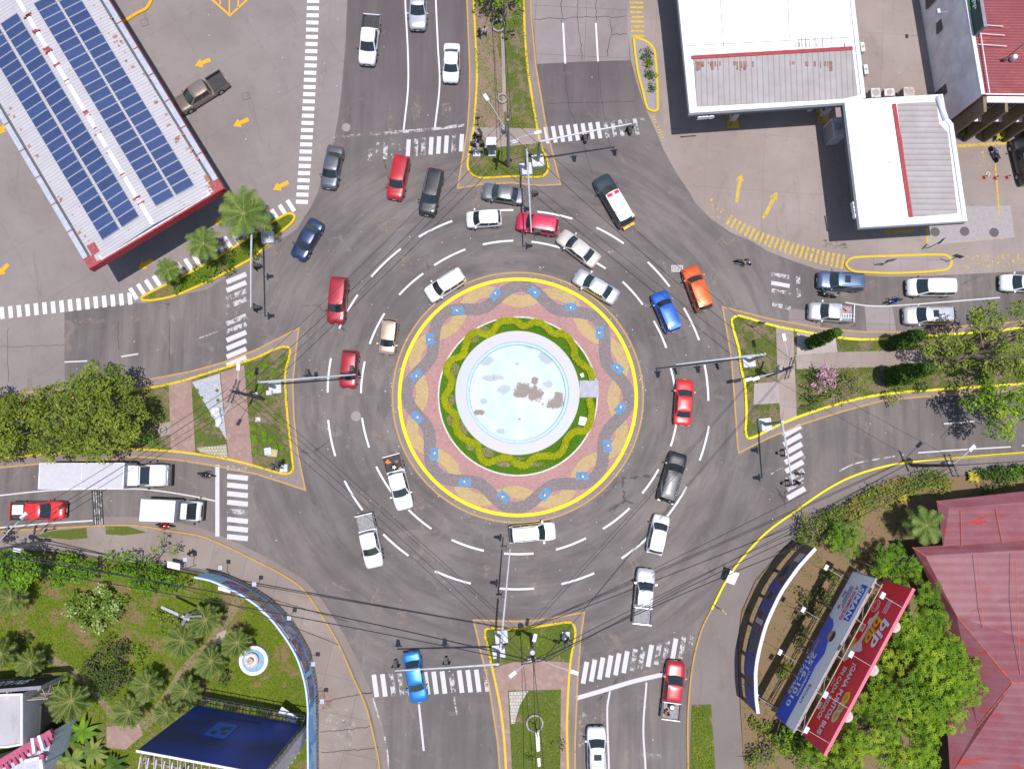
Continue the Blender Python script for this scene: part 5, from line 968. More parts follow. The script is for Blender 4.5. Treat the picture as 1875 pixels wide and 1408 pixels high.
pollyface(r2, [(2.9 * u, z0 + 1.9), (3.2 * u, z0 + 2.1), (6.2 * u, z0 + 1.75), (6.9 * u, z0 + 2.6), (7.2 * u, z0 + 2.3), (7.3 * u, z0 + 1.6), (8.2 * u, z0 + 1.1), (8.7 * u, z0 + .6), (8.3 * u, z0 + .25), (7.4 * u, z0 + .35), (6.2 * u, z0 + 1.3), (4.6 * u, z0 + 1.5), (4.4 * u, z0 + 1.1), (3.9 * u, z0 + 1.1), (3.7 * u, z0 + 1.6)], WPR)
for k in range(3): quad(r2, 1.6 * u, 3.0 * u, z1 - 2.6 + k * .28, z1 - 2.54 + k * .28, WPR)
quad(r2, 6.2 * u, 8.2 * u, z0 + .25, z0 + .75, YPR); quad(r2, 4.6 * u, 5.4 * u, z0 + .35, z0 + 1.05, WPR, -.04); text(r2, 'SL', 4.7 * u, z0 + .5, .55, REDB, y=-.06)
for rr_, m in ((.62, WPR), (.55, REDB), (.38, WPR), (.32, REDB)): pollyface(r2, [(2.6 * u + rr_ * math.cos(a), z0 + .95 + rr_ * math.sin(a)) for a in [2 * math.pi * k / 20 for k in range(20)]], m, -.04 - (.62 - rr_) * .1)
text(r2, '\u00a1GANA PUNTOS BUS', 8.3 * u, z1 - 2.7, 1.05, WPR, off=.035, w=7.2 * u); text(r2, 'EN CADA PEDIDO!', 9.0 * u, z1 - 4.0, .95, WPR, off=.03, w=5.4 * u)
for cx_, cz_, m in ((11.4, z1 - 1.0, YPR), (12.3, z1 - 1.05, plain('pale_yellow_print', (.68, .60, .25), .5)), (13.2, z1 - 1.15, plain('pale_yellow_print', (.68, .60, .25), .5))):
    pollyface(r2, [(cx_ * u + .62 * math.cos(a), cz_ + .5 * math.sin(a)) for a in [2 * math.pi * k / 20 for k in range(20)]], m, -.045 - cx_ * .002)
    pollyface(r2, [(cx_ * u + .3 * math.cos(a), cz_ + .24 * math.sin(a)) for a in [2 * math.pi * k / 14 for k in range(14)]], plain('dull_amber_print', (.62, .36, .05), .5), -.055 - cx_ * .002)
for x in (10.4, 11.6): quad(r2, x * u, (x + .9) * u, z0 + .62, z0 + .68, WPR)
quad(r2, 13.0 * u, 13.7 * u, z0 + .35, z0 + .75, WPR)
mb = MB(); mb.box(-.1, L2 + .1, -.04, .22, z1 + .071, z1 + .16); mb.build('top_trim', plain('pink_red_trim', (.62, .08, .14), .5), r2)
def flood(root, x, z, L=1.6, y0=-.04, s_=.28, m=plain('lamp_white', (.5, .5, .52), .5), name='floodlight'):
    mb = MB(); mb.tube([(x, y0, z), (x, y0 - L, z + .15)], .016, 5); mb.box(x - s_ , x + s_, y0 - L - s_ * .9, y0 - L + s_ * .4, z + .1, z + .42); return mb.build(name, m, root)
for x in (1.9 * u, 7.8 * u, 12.0 * u, 16 * u): flood(r2, min(x, L2 - 1), z1 + .1, 2.0 if x < 10 else 2.3)
for x in (1.0, 5.5, 10, 14.6): flood(r1, x, 4.0, 2.4, s_=.26)
def rounddish(px, py, z, lab):
    c = U(px, py, z); r = empty('round_lamp', (c.x, c.y, 0), 0, label=lab, cat='lamp', group='round lamps behind the red billboard'); mb = MB(); mb.lathe([(.5, z), (.5, z + .06), (.2, z + .16), (.001, z + .18)], 20); mb.build('disc', plain('pinkish_disc', (.50, .40, .40), .6, var=.25), r); mb = MB(); mb.tube([(0, 0, 0), (0, 0, z)], .05, 6); mb.build('post', GAL, r)
rounddish(1638, 1147, 9.2, 'upper round pinkish lamp behind the red billboard'); rounddish(1598, 1226, 9.2, 'middle round pinkish lamp behind the red billboard'); rounddish(1551, 1311, 9.2, 'lower round pinkish lamp behind the red billboard')
# dark blue giant billboard (south west)
k = NM('navy_screen'); n_ = k.noise(.16, 3, .5); NAVYS = k.fin(k.mix(k.rmp(n_, .38, .62), (.012, .022, .12), (.008, .05, .38)), .5, .4)  # brighter blue patches paint the board's reflection into its navy colour
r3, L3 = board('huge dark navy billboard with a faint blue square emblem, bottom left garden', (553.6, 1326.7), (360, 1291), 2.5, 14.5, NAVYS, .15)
BP = plain('faint_blue_print', (.004, .10, .50), .5, var=.15); w3 = L3
k_ = NM('blue_glow_print'); pollyface(r3, [(w3 * .50, 5.6), (w3 * .68, 5.6), (w3 * .68, 9.2), (w3 * .50, 9.2)], BP, -.04)
for (x, z) in ((.525, 7.6), (.61, 7.9), (.56, 6.7), (.525, 6.3)): quad(r3, w3 * x, w3 * (x + .045), z, z + .7, plain('dark_square_print', (.012, .03, .09), .5), -.055)
mb = MB(); mb.box(w3 * .49, w3 * .69, -.05, -.002, 9.3, 9.36); mb.box(w3 * .49, w3 * .495, -.05, -.002, 5.5, 9.3); mb.build('print_line', BP, r3)
text(r3, 'SERVICIOS', w3 * .34, 3.6, .95, plain('dim_blue_print', (.012, .06, .20), .5), sx=.8)
mb = MB(); mb.box(-.1, L3 + .1, -.04, .12, 14.571, 14.66); mb.build('top_trim', plain('lilac_white_trim', (.74, .70, .76), .5), r3)
mb = MB()
for i in range(16): x = lerp(.2, L3 - .2, i / 15); mb.bar((x, .55, 14.2), (x, 2.2, 14.0), .09); mb.bar((x, 2.2, 14.0), (lerp(.2, L3 - .2, min(15, i + 1) / 15), .55, 13.2), .06)
for z in (14.0, 12.5, 11): mb.bar((0, 2.2, z), (L3, 2.2, z), .12)
mb.build('catwalk_truss', plain('pale_truss', (.50, .44, .46), .7, var=.2), r3)
mb = MB(); mb.box(-.55, -.25, 0, 1.8, 2.5, 14.0)
for i in range(9): mb.bar((-.4, -.0, 3 + i * 1.2), (-.4, 2.2, 3.6 + i * 1.2), .08)
mb.build('side_truss', plain('pale_truss', (.50, .44, .46), .7, var=.2), r3)
mb = MB(); mb.tube([(0, -.3, 2.2), (L3, -.3, 2.2)], .04, 5); mb.tube([(0, -.8, 2.2), (L3, -.8, 2.2)], .04, 5); mb.tube([(0, -.8, 3.0), (L3, -.8, 3.0)], .03, 5)
for i in range(13): x = L3 * i / 12; mb.tube([(x, 0, 2.2), (x, -.8, 2.2), (x, -.8, 3.0)], .03, 5)
mb.build('catwalk_rail', DTRIM, r3)
# black board over the small building
r4, L4 = board('black signboard reading SIN AZUCAR upside down, left edge', (116, 1236), (-60, 1250), 2.3, 6.0, plain('black_print', (.012, .011, .014), .8), .25)
text(r4, 'SIN AZ\u00daCAR', 2.1, 3.2, 2.4, WPR, off=.035, w=5.0, shear=.25)
# green billboard on the lilac wall
r5, L5 = board('dark green billboard with green, white and orange wording on the lilac wall', (1743, 1), (1756.6, 91), 5.0, 9.2, plain('dark_green_print', (.006, .055, .048), .45, var=.2, vs=.5), .25, False)
# it runs past the frame: extend to the north by shifting its panel
for ch in r5.children:
    for vtx in ch.data.vertices:
        if vtx.co.x < .3: vtx.co.x -= 4.5
GRP = plain('lime_print', (.14, .50, .04), .5); ORP = plain('orange_print', (.62, .19, .03), .5); MTP = plain('mint_print', (.16, .52, .36), .5)
text(r5, 'NUESTRA APP', -3.2, 8.15, .72, WPR, shear=.15, off=.012, w=6.2); text(r5, '+ FRESCOS', -1.9, 7.3, .72, GRP, off=.03, w=4.6)
for k, (z, x0, x1) in enumerate(((6.15, -3, 3.0), (5.85, -3, 2.2))):
    x = x0; rr5 = random.Random(k)
    while x < x1: l = rr5.uniform(.15, .5); quad(r5, x, x + l, z, z + .14, WPR); x += l + .1
x = -1; 
while x < 1.4: quad(r5, x, x + .28, 6.8, 6.93, PPR); x += .4
x = .1
while x < 2.9: quad(r5, x, x + .3, 5.3, 5.55, ORP); x += .36
pollyface(r5, [(-.5 + .35 * math.cos(a), 5.45 + .3 * math.sin(a)) for a in [2 * math.pi * k / 16 for k in range(16)]], MTP); quad(r5, -1.0, 2.5, 8.95, 9.1, MTP)
flood(r5, 1.2, 5.0, 1.6, s_=.22)
mb = MB(); mb.bar((-4, .3, 5), (-4, .3, 9), .12); mb.bar((4, .3, 5), (4, .3, 9), .12); mb.bar((0, .3, 5), (0, .3, 9), .12); mb.build('post', DTRIM, r5)
# --- curved walls
def cwall(label, pts, zs, mats, thick, topm, name, n=6, posts=False):
    P = smooth_pts(UL(pts, zs[0]), False, n); root = empty(name, (P[0].x, P[0].y, 0), 0, label=label, cat='wall'); o2 = P[0]; Q = offs(P, thick, False)
    nm_ = ['lower_wall', 'picture_band', 'upper_band']
    for i in range(len(zs) - 1):
        v = [(p.x - o2.x, p.y - o2.y, zs[i]) for p in P] + [(p.x - o2.x, p.y - o2.y, zs[i + 1]) for p in P] + [(p.x - o2.x, p.y - o2.y, zs[i + 1]) for p in Q] + [(p.x - o2.x, p.y - o2.y, zs[i]) for p in Q]; N = len(P); f = []
        for k in range(N - 1):
            f += [(k, k + 1, N + k + 1, N + k)[::-1], (3 * N + k, 3 * N + k + 1, 2 * N + k + 1, 2 * N + k)]
            if i == len(zs) - 2: f.append((N + k, N + k + 1, 2 * N + k + 1, 2 * N + k)[::-1])
        f += [(0, N, 2 * N, 3 * N), (N - 1, 4 * N - 1, 3 * N - 1, 2 * N - 1)]
        mesh(nm_[i], v, f, mats[i], root)
    mb = MB(); a = [p - o2 for p in offs(P, -.04, False)]; kerb_mb(mb, a, thick + .05, zs[-1] + .002, zs[-1] + .08, False); mb.build('coping', topm, root)
    return root, P, Q, o2
def picture_mat(name, cols, sc_=1.2, seed=0):
    k = NM(name); mp = k.n('ShaderNodeMapping'); k.set(mp.inputs['Vector'], k.tc); mp.inputs['Location'].default_value = (seed * 3.1, seed * 1.7, 0)
    c = k.vor(sc_, 'F1', mp.outputs[0], 'Color'); sp = k.n('ShaderNodeSeparateColor'); k.set(sp.inputs[0], c); n = k.noise(sc_ * 1.4, 5, .7, mp.outputs[0], 1.0)
    x = cols[0]
    for i, q in enumerate(cols[1:]): x = k.mix(k.rmp(k.math('ADD', k.math('MULTIPLY', sp.outputs[i % 3], .5), k.math('MULTIPLY', n, .6)), .42 + .06 * i, .50 + .06 * i), x, q)
    return k.fin(x, .6, .3)
MURB = picture_mat('mural_blue', [(.10, .30, .58), (.20, .46, .74), (.36, .60, .80)], .5); CREAMW = plain('cream_block_wall', (.42, .36, .34), .85, var=.2, vs=1.5)
mw, MP, MQ, mo = cwall('long curved mural wall painted blue with framed scenes, bordering the palm garden', [(585, 1800), (585, 1500), (585, 1400), (584, 1307), (584, 1269), (578, 1226), (563, 1181), (533, 1134), (503, 1101), (470, 1077), (445, 1064), (414, 1051), (386, 1045)], [0, 1.3, 4.2], [CREAMW, MURB], .12, plain('white_blue_coping', (.45, .55, .70), .5), 'mural_wall')
print('mural orient', (MP[1] - MP[0]), area(MP + MQ[::-1]))
def curved_panel(root, P, o2, t0, t1, z0, z1, m, name, off=-.05):
    N = len(P); acc = [0]
    for i in range(1, N): acc.append(acc[-1] + (P[i] - P[i - 1]).length)
    def at(s_):
        for i in range(N - 1):
            if acc[i + 1] >= s_: t = (s_ - acc[i]) / (acc[i + 1] - acc[i]); return P[i].lerp(P[i + 1], t), (P[i + 1] - P[i]).normalized()
        return P[-1], (P[-1] - P[-2]).normalized()
    v = []; f = []; n = 6
    for k in range(n + 1):
        p, d = at(lerp(t0, t1, k / n)); nn = Vector((-d.y, d.x)); q = p + nn * off - o2; q2 = p - o2; v += [(q.x, q.y, z0), (q.x, q.y, z1), (q2.x, q2.y, z1), (q2.x, q2.y, z0)]
    for k in range(n): f += [(k * 4, k * 4 + 4, k * 4 + 5, k * 4 + 1), (k * 4 + 1, k * 4 + 5, k * 4 + 6, k * 4 + 2), (k * 4 + 3, k * 4 + 7, k * 4 + 4, k * 4)]
    f += [(0, 1, 2, 3), (n * 4 + 3, n * 4 + 2, n * 4 + 1, n * 4)]
    return mesh(name, v, f, m, root), sum(((P[i] - P[i - 1]).length for i in range(1, N)))
Ltot = sum((MP[i] - MP[i - 1]).length for i in range(1, len(MP))); print('mural length', Ltot)
sgn = -.05
CS = [[(.10, .08, .14), (.55, .16, .06), (.35, .30, .36), (.12, .18, .36)], [(.12, .08, .18), (.42, .35, .42), (.30, .14, .18)], [(.45, .12, .12), (.18, .16, .34), (.5, .45, .5)], [(.10, .10, .18), (.60, .20, .05), (.35, .30, .38)], [(.18, .16, .26), (.40, .30, .36), (.55, .38, .12)]]
def photo_s(px, py):  # arc position of a photo point along the wall
    q = U(px, py, 2.5); best = min(range(len(MP)), key=lambda i: (MP[i] - q).length); return sum((MP[i] - MP[i - 1]).length for i in range(1, best + 1))
for i, (px, py) in enumerate([(560, 1210), (548, 1180), (525, 1150), (503, 1120), (470, 1095), (572, 1262), (430, 1068)]):
    s0_ = photo_s(px + 8, py - 6); curved_panel(mw, MP, mo, s0_ - 1.15, s0_ + 1.15, 1.9, 3.7, picture_mat('mural_scene_%s' % 'abcdefg'[i], CS[i % 5], 2.2, i), 'mural_picture', sgn)
mb = MB(); acc = 0
for i in range(1, len(MP)):
    d = (MP[i] - MP[i - 1]); L = d.length
    if MP[i].y < -47: continue
    k = 0
    while k * .32 < L: p = MP[i - 1].lerp(MP[i], k * .32 / L) - mo; nn = Vector((-d.y, d.x)).normalized() * -.012; mb.box(p.x + nn.x - .06, p.x + nn.x + .06, p.y + nn.y - .06, p.y + nn.y + .06, .85, 1.1); k += 1
mb.build('vent_block', DTRIM, mw)
# lamps on arms over the sidewalk
for i, (px, py) in enumerate([(466, 1069), (530, 1131), (574, 1215), (590, 1283), (404, 1039), (340, 1024)]):
    c = U(px, py, 3.2); b = min(MP, key=lambda p: (p - c).length) if i < 4 else U(px - 4, py + 18, 3.2); r = empty('wall_lamp', (b.x, b.y, 0), 0, label=['square lamp on an arm at the upper bend of the mural wall', 'square lamp on an arm above the pale sidewalk stain', 'square lamp on an arm at the middle of the mural wall', 'square lamp on an arm near the navy billboard corner', 'square lamp on an arm at the mural wall upper tip', 'square lamp on an arm by the white notice board'][i], cat='lamp', group='square lamps reaching over the sidewalk')
    d = c - b; mb = MB(); mb.tube([(0, 0, 2.6), (d.x * .9, d.y * .9, 3.2)], .03, 6); mb.tube([(0, 0, 0.1), (0, 0, 2.6)], .03, 6); mb.build('arm', DTRIM, r); mb = MB(); mb.box(d.x - .2, d.x + .2, d.y - .2, d.y + .2, 3.15, 3.32); mb.build('lamp_head', plain('lamp_blue_grey', (.35, .36, .45), .5), r)
DPB = picture_mat('dark_poster', [(.035, .03, .06), (.12, .05, .06), (.09, .10, .15), (.16, .09, .08)], .8); PBL = plain('poster_blue', (.035, .055, .24), .5, var=.2)
pw_, PP, PQ, po = cwall('curved poster wall with a white top, left of the two long billboards', [(1469, 996), (1441, 1027), (1424, 1050), (1408, 1074), (1394, 1102), (1382, 1130), (1373, 1160), (1366, 1191), (1363, 1215), (1363, 1238), (1364, 1262), (1367, 1287)], [1.6, 4.8], [DPB], .28, plain('poster_wall_coping', (.55, .54, .58), .5), 'poster_wall')
Lp_ = sum((PP[i] - PP[i - 1]).length for i in range(1, len(PP)))
for t0, t1 in ((.27, .34), (.38, .46), (.70, .83), (.88, 1.0)): curved_panel(pw_, PP, po, Lp_ * t0, Lp_ * t1, 1.65, 4.75, PBL, 'poster', -.04)
curved_panel(pw_, PP, po, Lp_ * .5, Lp_ * .53, 2.2, 4.2, plain('poster_text_grey', (.42, .40, .45), .6), 'poster', -.045); curved_panel(pw_, PP, po, Lp_ * .06, Lp_ * .12, 3.0, 4.4, plain('poster_text_grey', (.42, .40, .45), .6), 'poster', -.045)
for i in range(0, len(PP), 11): q = PP[i].lerp(PQ[i], .5) - po; mb = MB(); mb.box(q.x - .12, q.x + .12, q.y - .12, q.y + .12, .1, 1.6); mb.build('post', DTRIM, pw_)
# --- big red hipped roofs (south east)
RR2 = corrug('mauve_red_roof', (.20, .050, .064), (.22, .095, .110), .8, 'y', rust=(.30, .035, .028), rs=.35, rth=.60, lines=.16, rough=.42)
def V3(px, py, h): q = U(px, py, h); return (q.x, q.y, h)
root = empty('hip_roofed_building', (0, 0, 0), 0, label='sprawling building with weathered red hipped roofs at the right edge', cat='building')
ctr = U(1860, 1150); root.location = (ctr.x, ctr.y, 0)
def bmsh(name, pv, f, m): return mesh(name, [(a - ctr.x, b - ctr.y, c) for a, b, c in pv], f, m, root)
e1 = [V3(1715, 917, 5.0), V3(1738, 931, 5.6), V3(2100, 898, 5.6), V3(2100, 875, 5.0), V3(1727, 1000, 4.6), V3(2100, 975, 4.6)]
bmsh('upper_roof', e1, [(0, 1, 2, 3), (0, 4, 1), (4, 5, 2, 1)], RR2)
e2 = [V3(1671, 1002, 4.2), V3(1694, 1017, 4.9), V3(2100, 995, 4.9), V3(2100, 972, 4.2), V3(1752, 1128, 5.4), V3(1854, 1250, 7.6), V3(2100, 1245, 7.6), V3(1790, 1330, 5.6), V3(1740, 1420, 4.2), V3(1728, 1118, 4.2), V3(1760, 1700, 4.2), V3(2100, 1700, 5.0), V3(1735, 1340, 4.2)]
bmsh('main_roof', e2, [(0, 1, 2, 3), (0, 9, 4, 1), (1, 4, 5, 6, 2), (9, 12, 7, 4), (4, 7, 5), (12, 8, 7), (7, 8, 10, 11, 6, 5)], RR2)
def tubes(name, segs, r, m, rootp, o3=Vector((0, 0))): mb = MB(); [mb.tube([(a[0] - o3.x, a[1] - o3.y, a[2]), (b[0] - o3.x, b[1] - o3.y, b[2])], r, 6) for a, b in segs]; return mb.build(name, m, rootp)
for sg_ in ((e2[4], e2[5]), (e2[5], e2[7]), (e2[0], e2[1]), (e1[0], e1[1]), (e2[5], e2[6])): tubes('ridge_cap', [sg_], .06, plain('rust_red_ridge', (.42, .10, .07), .7, var=.3), root, ctr)
vv = [V3(*a, 0)[:2] for a in ((1720, 930), (2090, 895), (2090, 1650), (1765, 1650), (1745, 1400), (1735, 1120), (1685, 1012), (1727, 1003))]
wv = [(a - ctr.x, b - ctr.y, 0) for a, b in vv] + [(a - ctr.x, b - ctr.y, 4.0) for a, b in vv]; n = len(vv); mesh('wall', wv, [(i, (i + 1) % n, (i + 1) % n + n, i + n) for i in range(n)], plain('ochre_wall', (.42, .33, .25), .85), root)
mb = MB()
for t in (.2, .4, .6, .8):
    a = Vector(e1[0]).lerp(Vector(e1[3]), t) - Vector((ctr.x, ctr.y, 0)); b = Vector(e1[1]).lerp(Vector(e1[2]), t) - Vector((ctr.x, ctr.y, 0)); 
for x, y, h in ((1790, 1000, 4.9), (1845, 998, 4.9)): pass
segs = []
for x1_, y1_, x2_, y2_ in ((1823, 931, 1837, 995), (1759, 935, 1762, 1000), (1859, 1014, 1868, 1235), (1790, 1018, 1800, 1150)): segs.append((V3(x1_, y1_, 5.62), V3(x2_, y2_, 4.8 if y2_ < 1010 else 7.4 if x1_ > 1850 else 5.95)))
tubes('sheet_seam', segs, .03, plain('orange_red_seam', (.50, .11, .07), .7), root, ctr)
# --- small whitewashed building (south west)
H6 = 5.5; base = U(20, 1330); root = empty('whitewashed_building', (base.x, base.y, 0), 0, label='whitewashed building with stained flat roof and pink toothed parapet, bottom left corner', cat='building')
def W6(px, py, h): q = U(px, py, h); return (q.x - base.x, q.y - base.y)
rf = [Vector(W6(*p, H6)) for p in ((-160, 1275), (43, 1268), (43, 1363), (15, 1368), (-160, 1372))]
sheet('roof', rf, H6, concrete('stained_white_roof', (.34, .33, .36), (.42, .40, .42), (.22, .16, .15), slab=0), H6, root)
mb = MB(); kerb_mb(mb, ccw(rf), .2, H6 - .01, H6 + .15); mb.build('parapet', WTRIM, root)
PNK = plain('pink_paint', (.36, .06, .13), .6, var=.2); pa, pb = Vector(W6(0, 1395, 4.5)), Vector(W6(97, 1338, 4.5)); d = pb - pa; n_ = 13
pb2 = [pa, pb, Vector(W6(84, 1392, 4.5)), Vector(W6(50, 1440, 4.5)), Vector(W6(-160, 1500, 4.5)), Vector(W6(-160, 1440, 4.5))]
sheet('lower_roof', pb2, 4.4, plain('white_blue_roof', (.40, .42, .50), .6, var=.15), 4.4, root)
mb = MB(); mb.bar((*pa, 4.6), (*pb, 4.6), .55, .45)
for i in range(n_): p = pa.lerp(pb, (i + .3) / n_); nn = Vector((d.y, -d.x)).normalized(); mb.bar((*p, 4.6), (*(p + nn * (1.0 if i % 2 else .6)), 4.6), .3, .30)
mb.build('toothed_band', PNK, root)
for (a, b) in (((47, 1392), (75, 1386)), ((75, 1386), (80, 1420)), ((60, 1350), (64, 1378)), ((72, 1345), (80, 1372))): mb = MB(); mb.bar((*W6(*a, 4.9), 4.9), (*W6(*b, 4.9), 4.9), .28, .3); mb.build('pergola_beam', WTRIM, root)
mb = MB(); q = W6(78, 1384, 5.0); mb.box(q[0] - .22, q[0] + .22, q[1] - .22, q[1] + .22, 4.7, 5.2); mb.build('pink_block', PNK, root)
mb = MB(); q = Vector(W6(92, 1360, 3)); mb.box(q.x - 2.6, q.x - 1.0, q.y - .5, q.y + 3.4, 0, 3.0); mb.build('dark_annex', plain('dark_shed_roof', (.05, .045, .05), .8), root)
# white tin sheet by navy board
def slab_obj(name, pts, z, th, m, lab, cat): P = ccw(UL(pts, z)); o = sheet(name, P, z, m, th); return tag(o, lab, cat)
slab_obj('tin_roof', [(516, 1293), (545, 1313), (540, 1325), (508, 1308)], 2.2, .08, corrug('tin', (.5, .5, .54), (.6, .58, .62), .3, 'x'), 'small corrugated tin roof beside the navy billboard', 'tin roof')
def prism(name, px, py, sx, sy, z0, z1, m, lab, cat, rz=0, bev=.03, **k):
    c = U(px, py, z1); mb = MB(); mb.box(-sx / 2, sx / 2, -sy / 2, sy / 2, 0, z1 - z0); o = mb.build(name, m); o.location = (c.x, c.y, z0); o.rotation_euler.z = rz; tag(o, lab, cat, **k)
    b = o.modifiers.new('b', 'BEVEL'); b.width = bev; b.segments = 2; return o
NB = plain('notice_white', (.78, .77, .78), .6, var=.1)
def sign_board(px, py, sx, sy, rz, lab, tilt=R(25), z=1.6, cat='sign'):
    c = U(px, py, z); r = empty('notice_board', (c.x, c.y, 0), rz, label=lab, cat=cat); mb = MB(); M = Matrix.Translation((0, 0, z)) @ Matrix.Rotation(tilt, 4, 'X'); mb.box(-sx / 2, sx / 2, -sy / 2, sy / 2, -.03, .03, M); mb.build('board', NB, r); mb = MB(); mb.bar((-sx * .35, 0, 0), (-sx * .35, 0, z), .06); mb.bar((sx * .35, 0, 0), (sx * .35, 0, z), .06); mb.build('leg', GAL, r)
sign_board(318, 1035, 1.25, .7, R(-12), 'white tilted notice board at the garden edge'); sign_board(411, 1077, 1.2, .65, R(-14), 'white panel behind the upper mural wall', z=3.0); sign_board(482, 1119, .95, .35, R(-38), 'narrow white panel behind the mural wall bend', z=3.0)
sign_board(1341, 1057, .9, 1.3, R(-20), 'bent white sheet standing beside the yellow kerb', R(20))
# --- central fountain
F = empty('fountain', (CEN.x, CEN.y, 0), 0, label='large empty circular fountain basin with white rim in the roundabout centre', cat='fountain')
FC = U(947.5, 718.5, .5) - CEN; M_ = lambda px: px * PXM
def rimmat(name, c, c2, stain): 
    k = NM(name); n = k.noise(.35, 4); c_ = k.mix(k.rmp(n, .4, .7), c, c2); c_ = k.mix(k.rmp(k.noise(2.5, 6, .7), .58, .8, 0, .25), c_, stain); return k.fin(c_, .6, .35)
RIM = rimmat('pale_pink_blue_concrete', (.46, .42, .43), (.38, .45, .48), (.45, .40, .38))
mb = MB(); mb.lathe([(M_(113.5), .1), (M_(113.5), .50), (M_(112.5), .55), (M_(94), .62), (M_(93), .60), (M_(93), .56)], 128, (FC.x, FC.y, 0), None, False); mb.build('rim', RIM, F, False)
mb = MB(); mb.lathe([(M_(93), .57), (M_(92.4), .50), (M_(88), .50), (M_(87.3), .48), (M_(87), .22)], 128, (FC.x, FC.y, 0), None, False); mb.build('inner_step', plain('light_blue_step', (.28, .42, .48), .5, var=.08), F)
k = NM('basin_floor'); tcx = k.tc
def blobf(cx, cy, sx, sy, amp=.45, sc_=1.6):
    mp = k.n('ShaderNodeMapping'); k.set(mp.inputs['Vector'], k.tc); mp.inputs['Location'].default_value = (-cx / sx, -cy / sy, 0); mp.inputs['Scale'].default_value = (1 / sx, 1 / sy, 0)
    ln = k.n('ShaderNodeVectorMath', operation='LENGTH'); k.set(ln.inputs[0], mp.outputs[0]); return k.rmp(k.math('ADD', ln.outputs['Value'], k.math('MULTIPLY', k.math('SUBTRACT', k.noise(sc_, 6, .75), .5), amp * 5)), .85, 1.05, 1, 0)
def FPp(px, py): q = U(px, py, .2) - CEN; return q.x, q.y
n1 = k.noise(.5, 5); c = k.mix(k.rmp(n1, .35, .65), (.37, .47, .51), (.46, .50, .52))
for (px, py, sx, sy, a_) in ((958, 716, 1.0, .85, .9), (978, 722, .9, .8, .9), (1016, 740, .95, .5, .8), (1022, 732, .5, .8, .8), (979, 697, .35, .4, .7), (878, 755, .55, .3, .6)): bx, by = FPp(px, py); c = k.mix(blobf(bx, by, sx, sy), c, (.19, .145, .13))
for (px, py, sx, sy) in ((922, 713, .7, .5), (905, 692, 1.1, .35), (918, 790, .5, .3), (890, 660, .9, .5), (980, 632, 1.4, .4), (1000, 655, .8, .7), (1003, 704, .5, .4), (885, 735, .4, .3)): bx, by = FPp(px, py); c = k.mix(k.math('MULTIPLY', blobf(bx, by, sx, sy, .5, 2.2), .55), c, (.20, .22, .25))
c = k.mix(k.rmp(k.noise(5, 5, .7), .62, .8, 0, .3), c, (.26, .28, .30)); FL = k.fin(c, .55, .4)
mb = MB(); mb.lathe([(M_(87.2), .22), (M_(50), .215), (.001, .21)], 96, (FC.x, FC.y, 0)); mb.build('basin_floor', FL, F)
for px, py in ((951, 767), (947, 666), (904, 692), (994, 740)): x, y = FPp(px, py); mb = MB(); mb.lathe([(.16, .21), (.14, .25), (.06, .27), (.001, .32)], 16, (x, y, 0)); mb.build('jet_nozzle', plain('nozzle', (.35, .36, .36), .5), F)
prism('service_pad', 1079, 712, 1.95, 1.75, .12, .34, plain('lilac_grey_concrete', (.33, .33, .38), .7), 'pale grey service slab bridging the lawn ring to the fountain', 'slab', R(1))
prism('valve_box', 1067, 771, .75, .85, .15, .5, NB, 'small white valve box on the lawn ring', 'box', R(-12)); prism('junction_box', 1066, 687, .35, .4, .15, .4, NB, 'tiny white junction box above the service slab', 'box', R(20))
for i, d in enumerate(DI):
    c = U(d[0], d[1], .3); e = (c - CEN).normalized(); r = empty('ground_lamp', (c.x, c.y, .175), math.atan2(e.y, e.x) + i * .7, label='round grey ground lamp on a blue lozenge of the cobbled ring', cat='lamp', group='ground lamps on the blue lozenges')
    mb = MB(); mb.lathe([(.19, 0), (.19, .12), (.16, .18), (.001, .2)], 18); mb.build('lamp_bowl', plain('lamp_bowl_grey', (.30, .29, .30), .5, var=.15), r, True); mb = MB(); mb.lathe([(.07, .18), (.07, .26), (.001, .28)], 10, (.13, 0, 0)); mb.build('lamp_head', NB, r)
# small garden fountain
c = U(464, 1209, .6); r = empty('garden_fountain', (c.x, c.y, .12), 0, label='small round garden fountain with white rim and blue bowl', cat='fountain')
mb = MB(); mb.lathe([(1.42, 0), (1.42, .5), (1.38, .55), (1.12, .55), (1.08, .5), (1.08, .1)], 40, cap=False); mb.build('rim', NB, r); mb = MB(); mb.lathe([(1.075, .45), (1.05, .1), (.001, .08)], 40); mb.build('basin', plain('blue_basin', (.16, .33, .50), .5, var=.15), r)
mb = MB(); mb.lathe([(.62, .09), (.62, .75), (.7, .8), (.66, .84), (.5, .74), (.001, .72)], 32, (-.12, .08, 0)); mb.build('upper_bowl', plain('dusty_bowl', (.62, .55, .54), .6, var=.25, vs=4), r); mb = MB(); mb.lathe([(.14, .72), (.18, 1.1), (.3, 1.2), (.001, 1.25)], 20, (-.12, .08, 0)); mb.build('spout', plain('brown_spout', (.42, .30, .25), .7, var=.3), r)

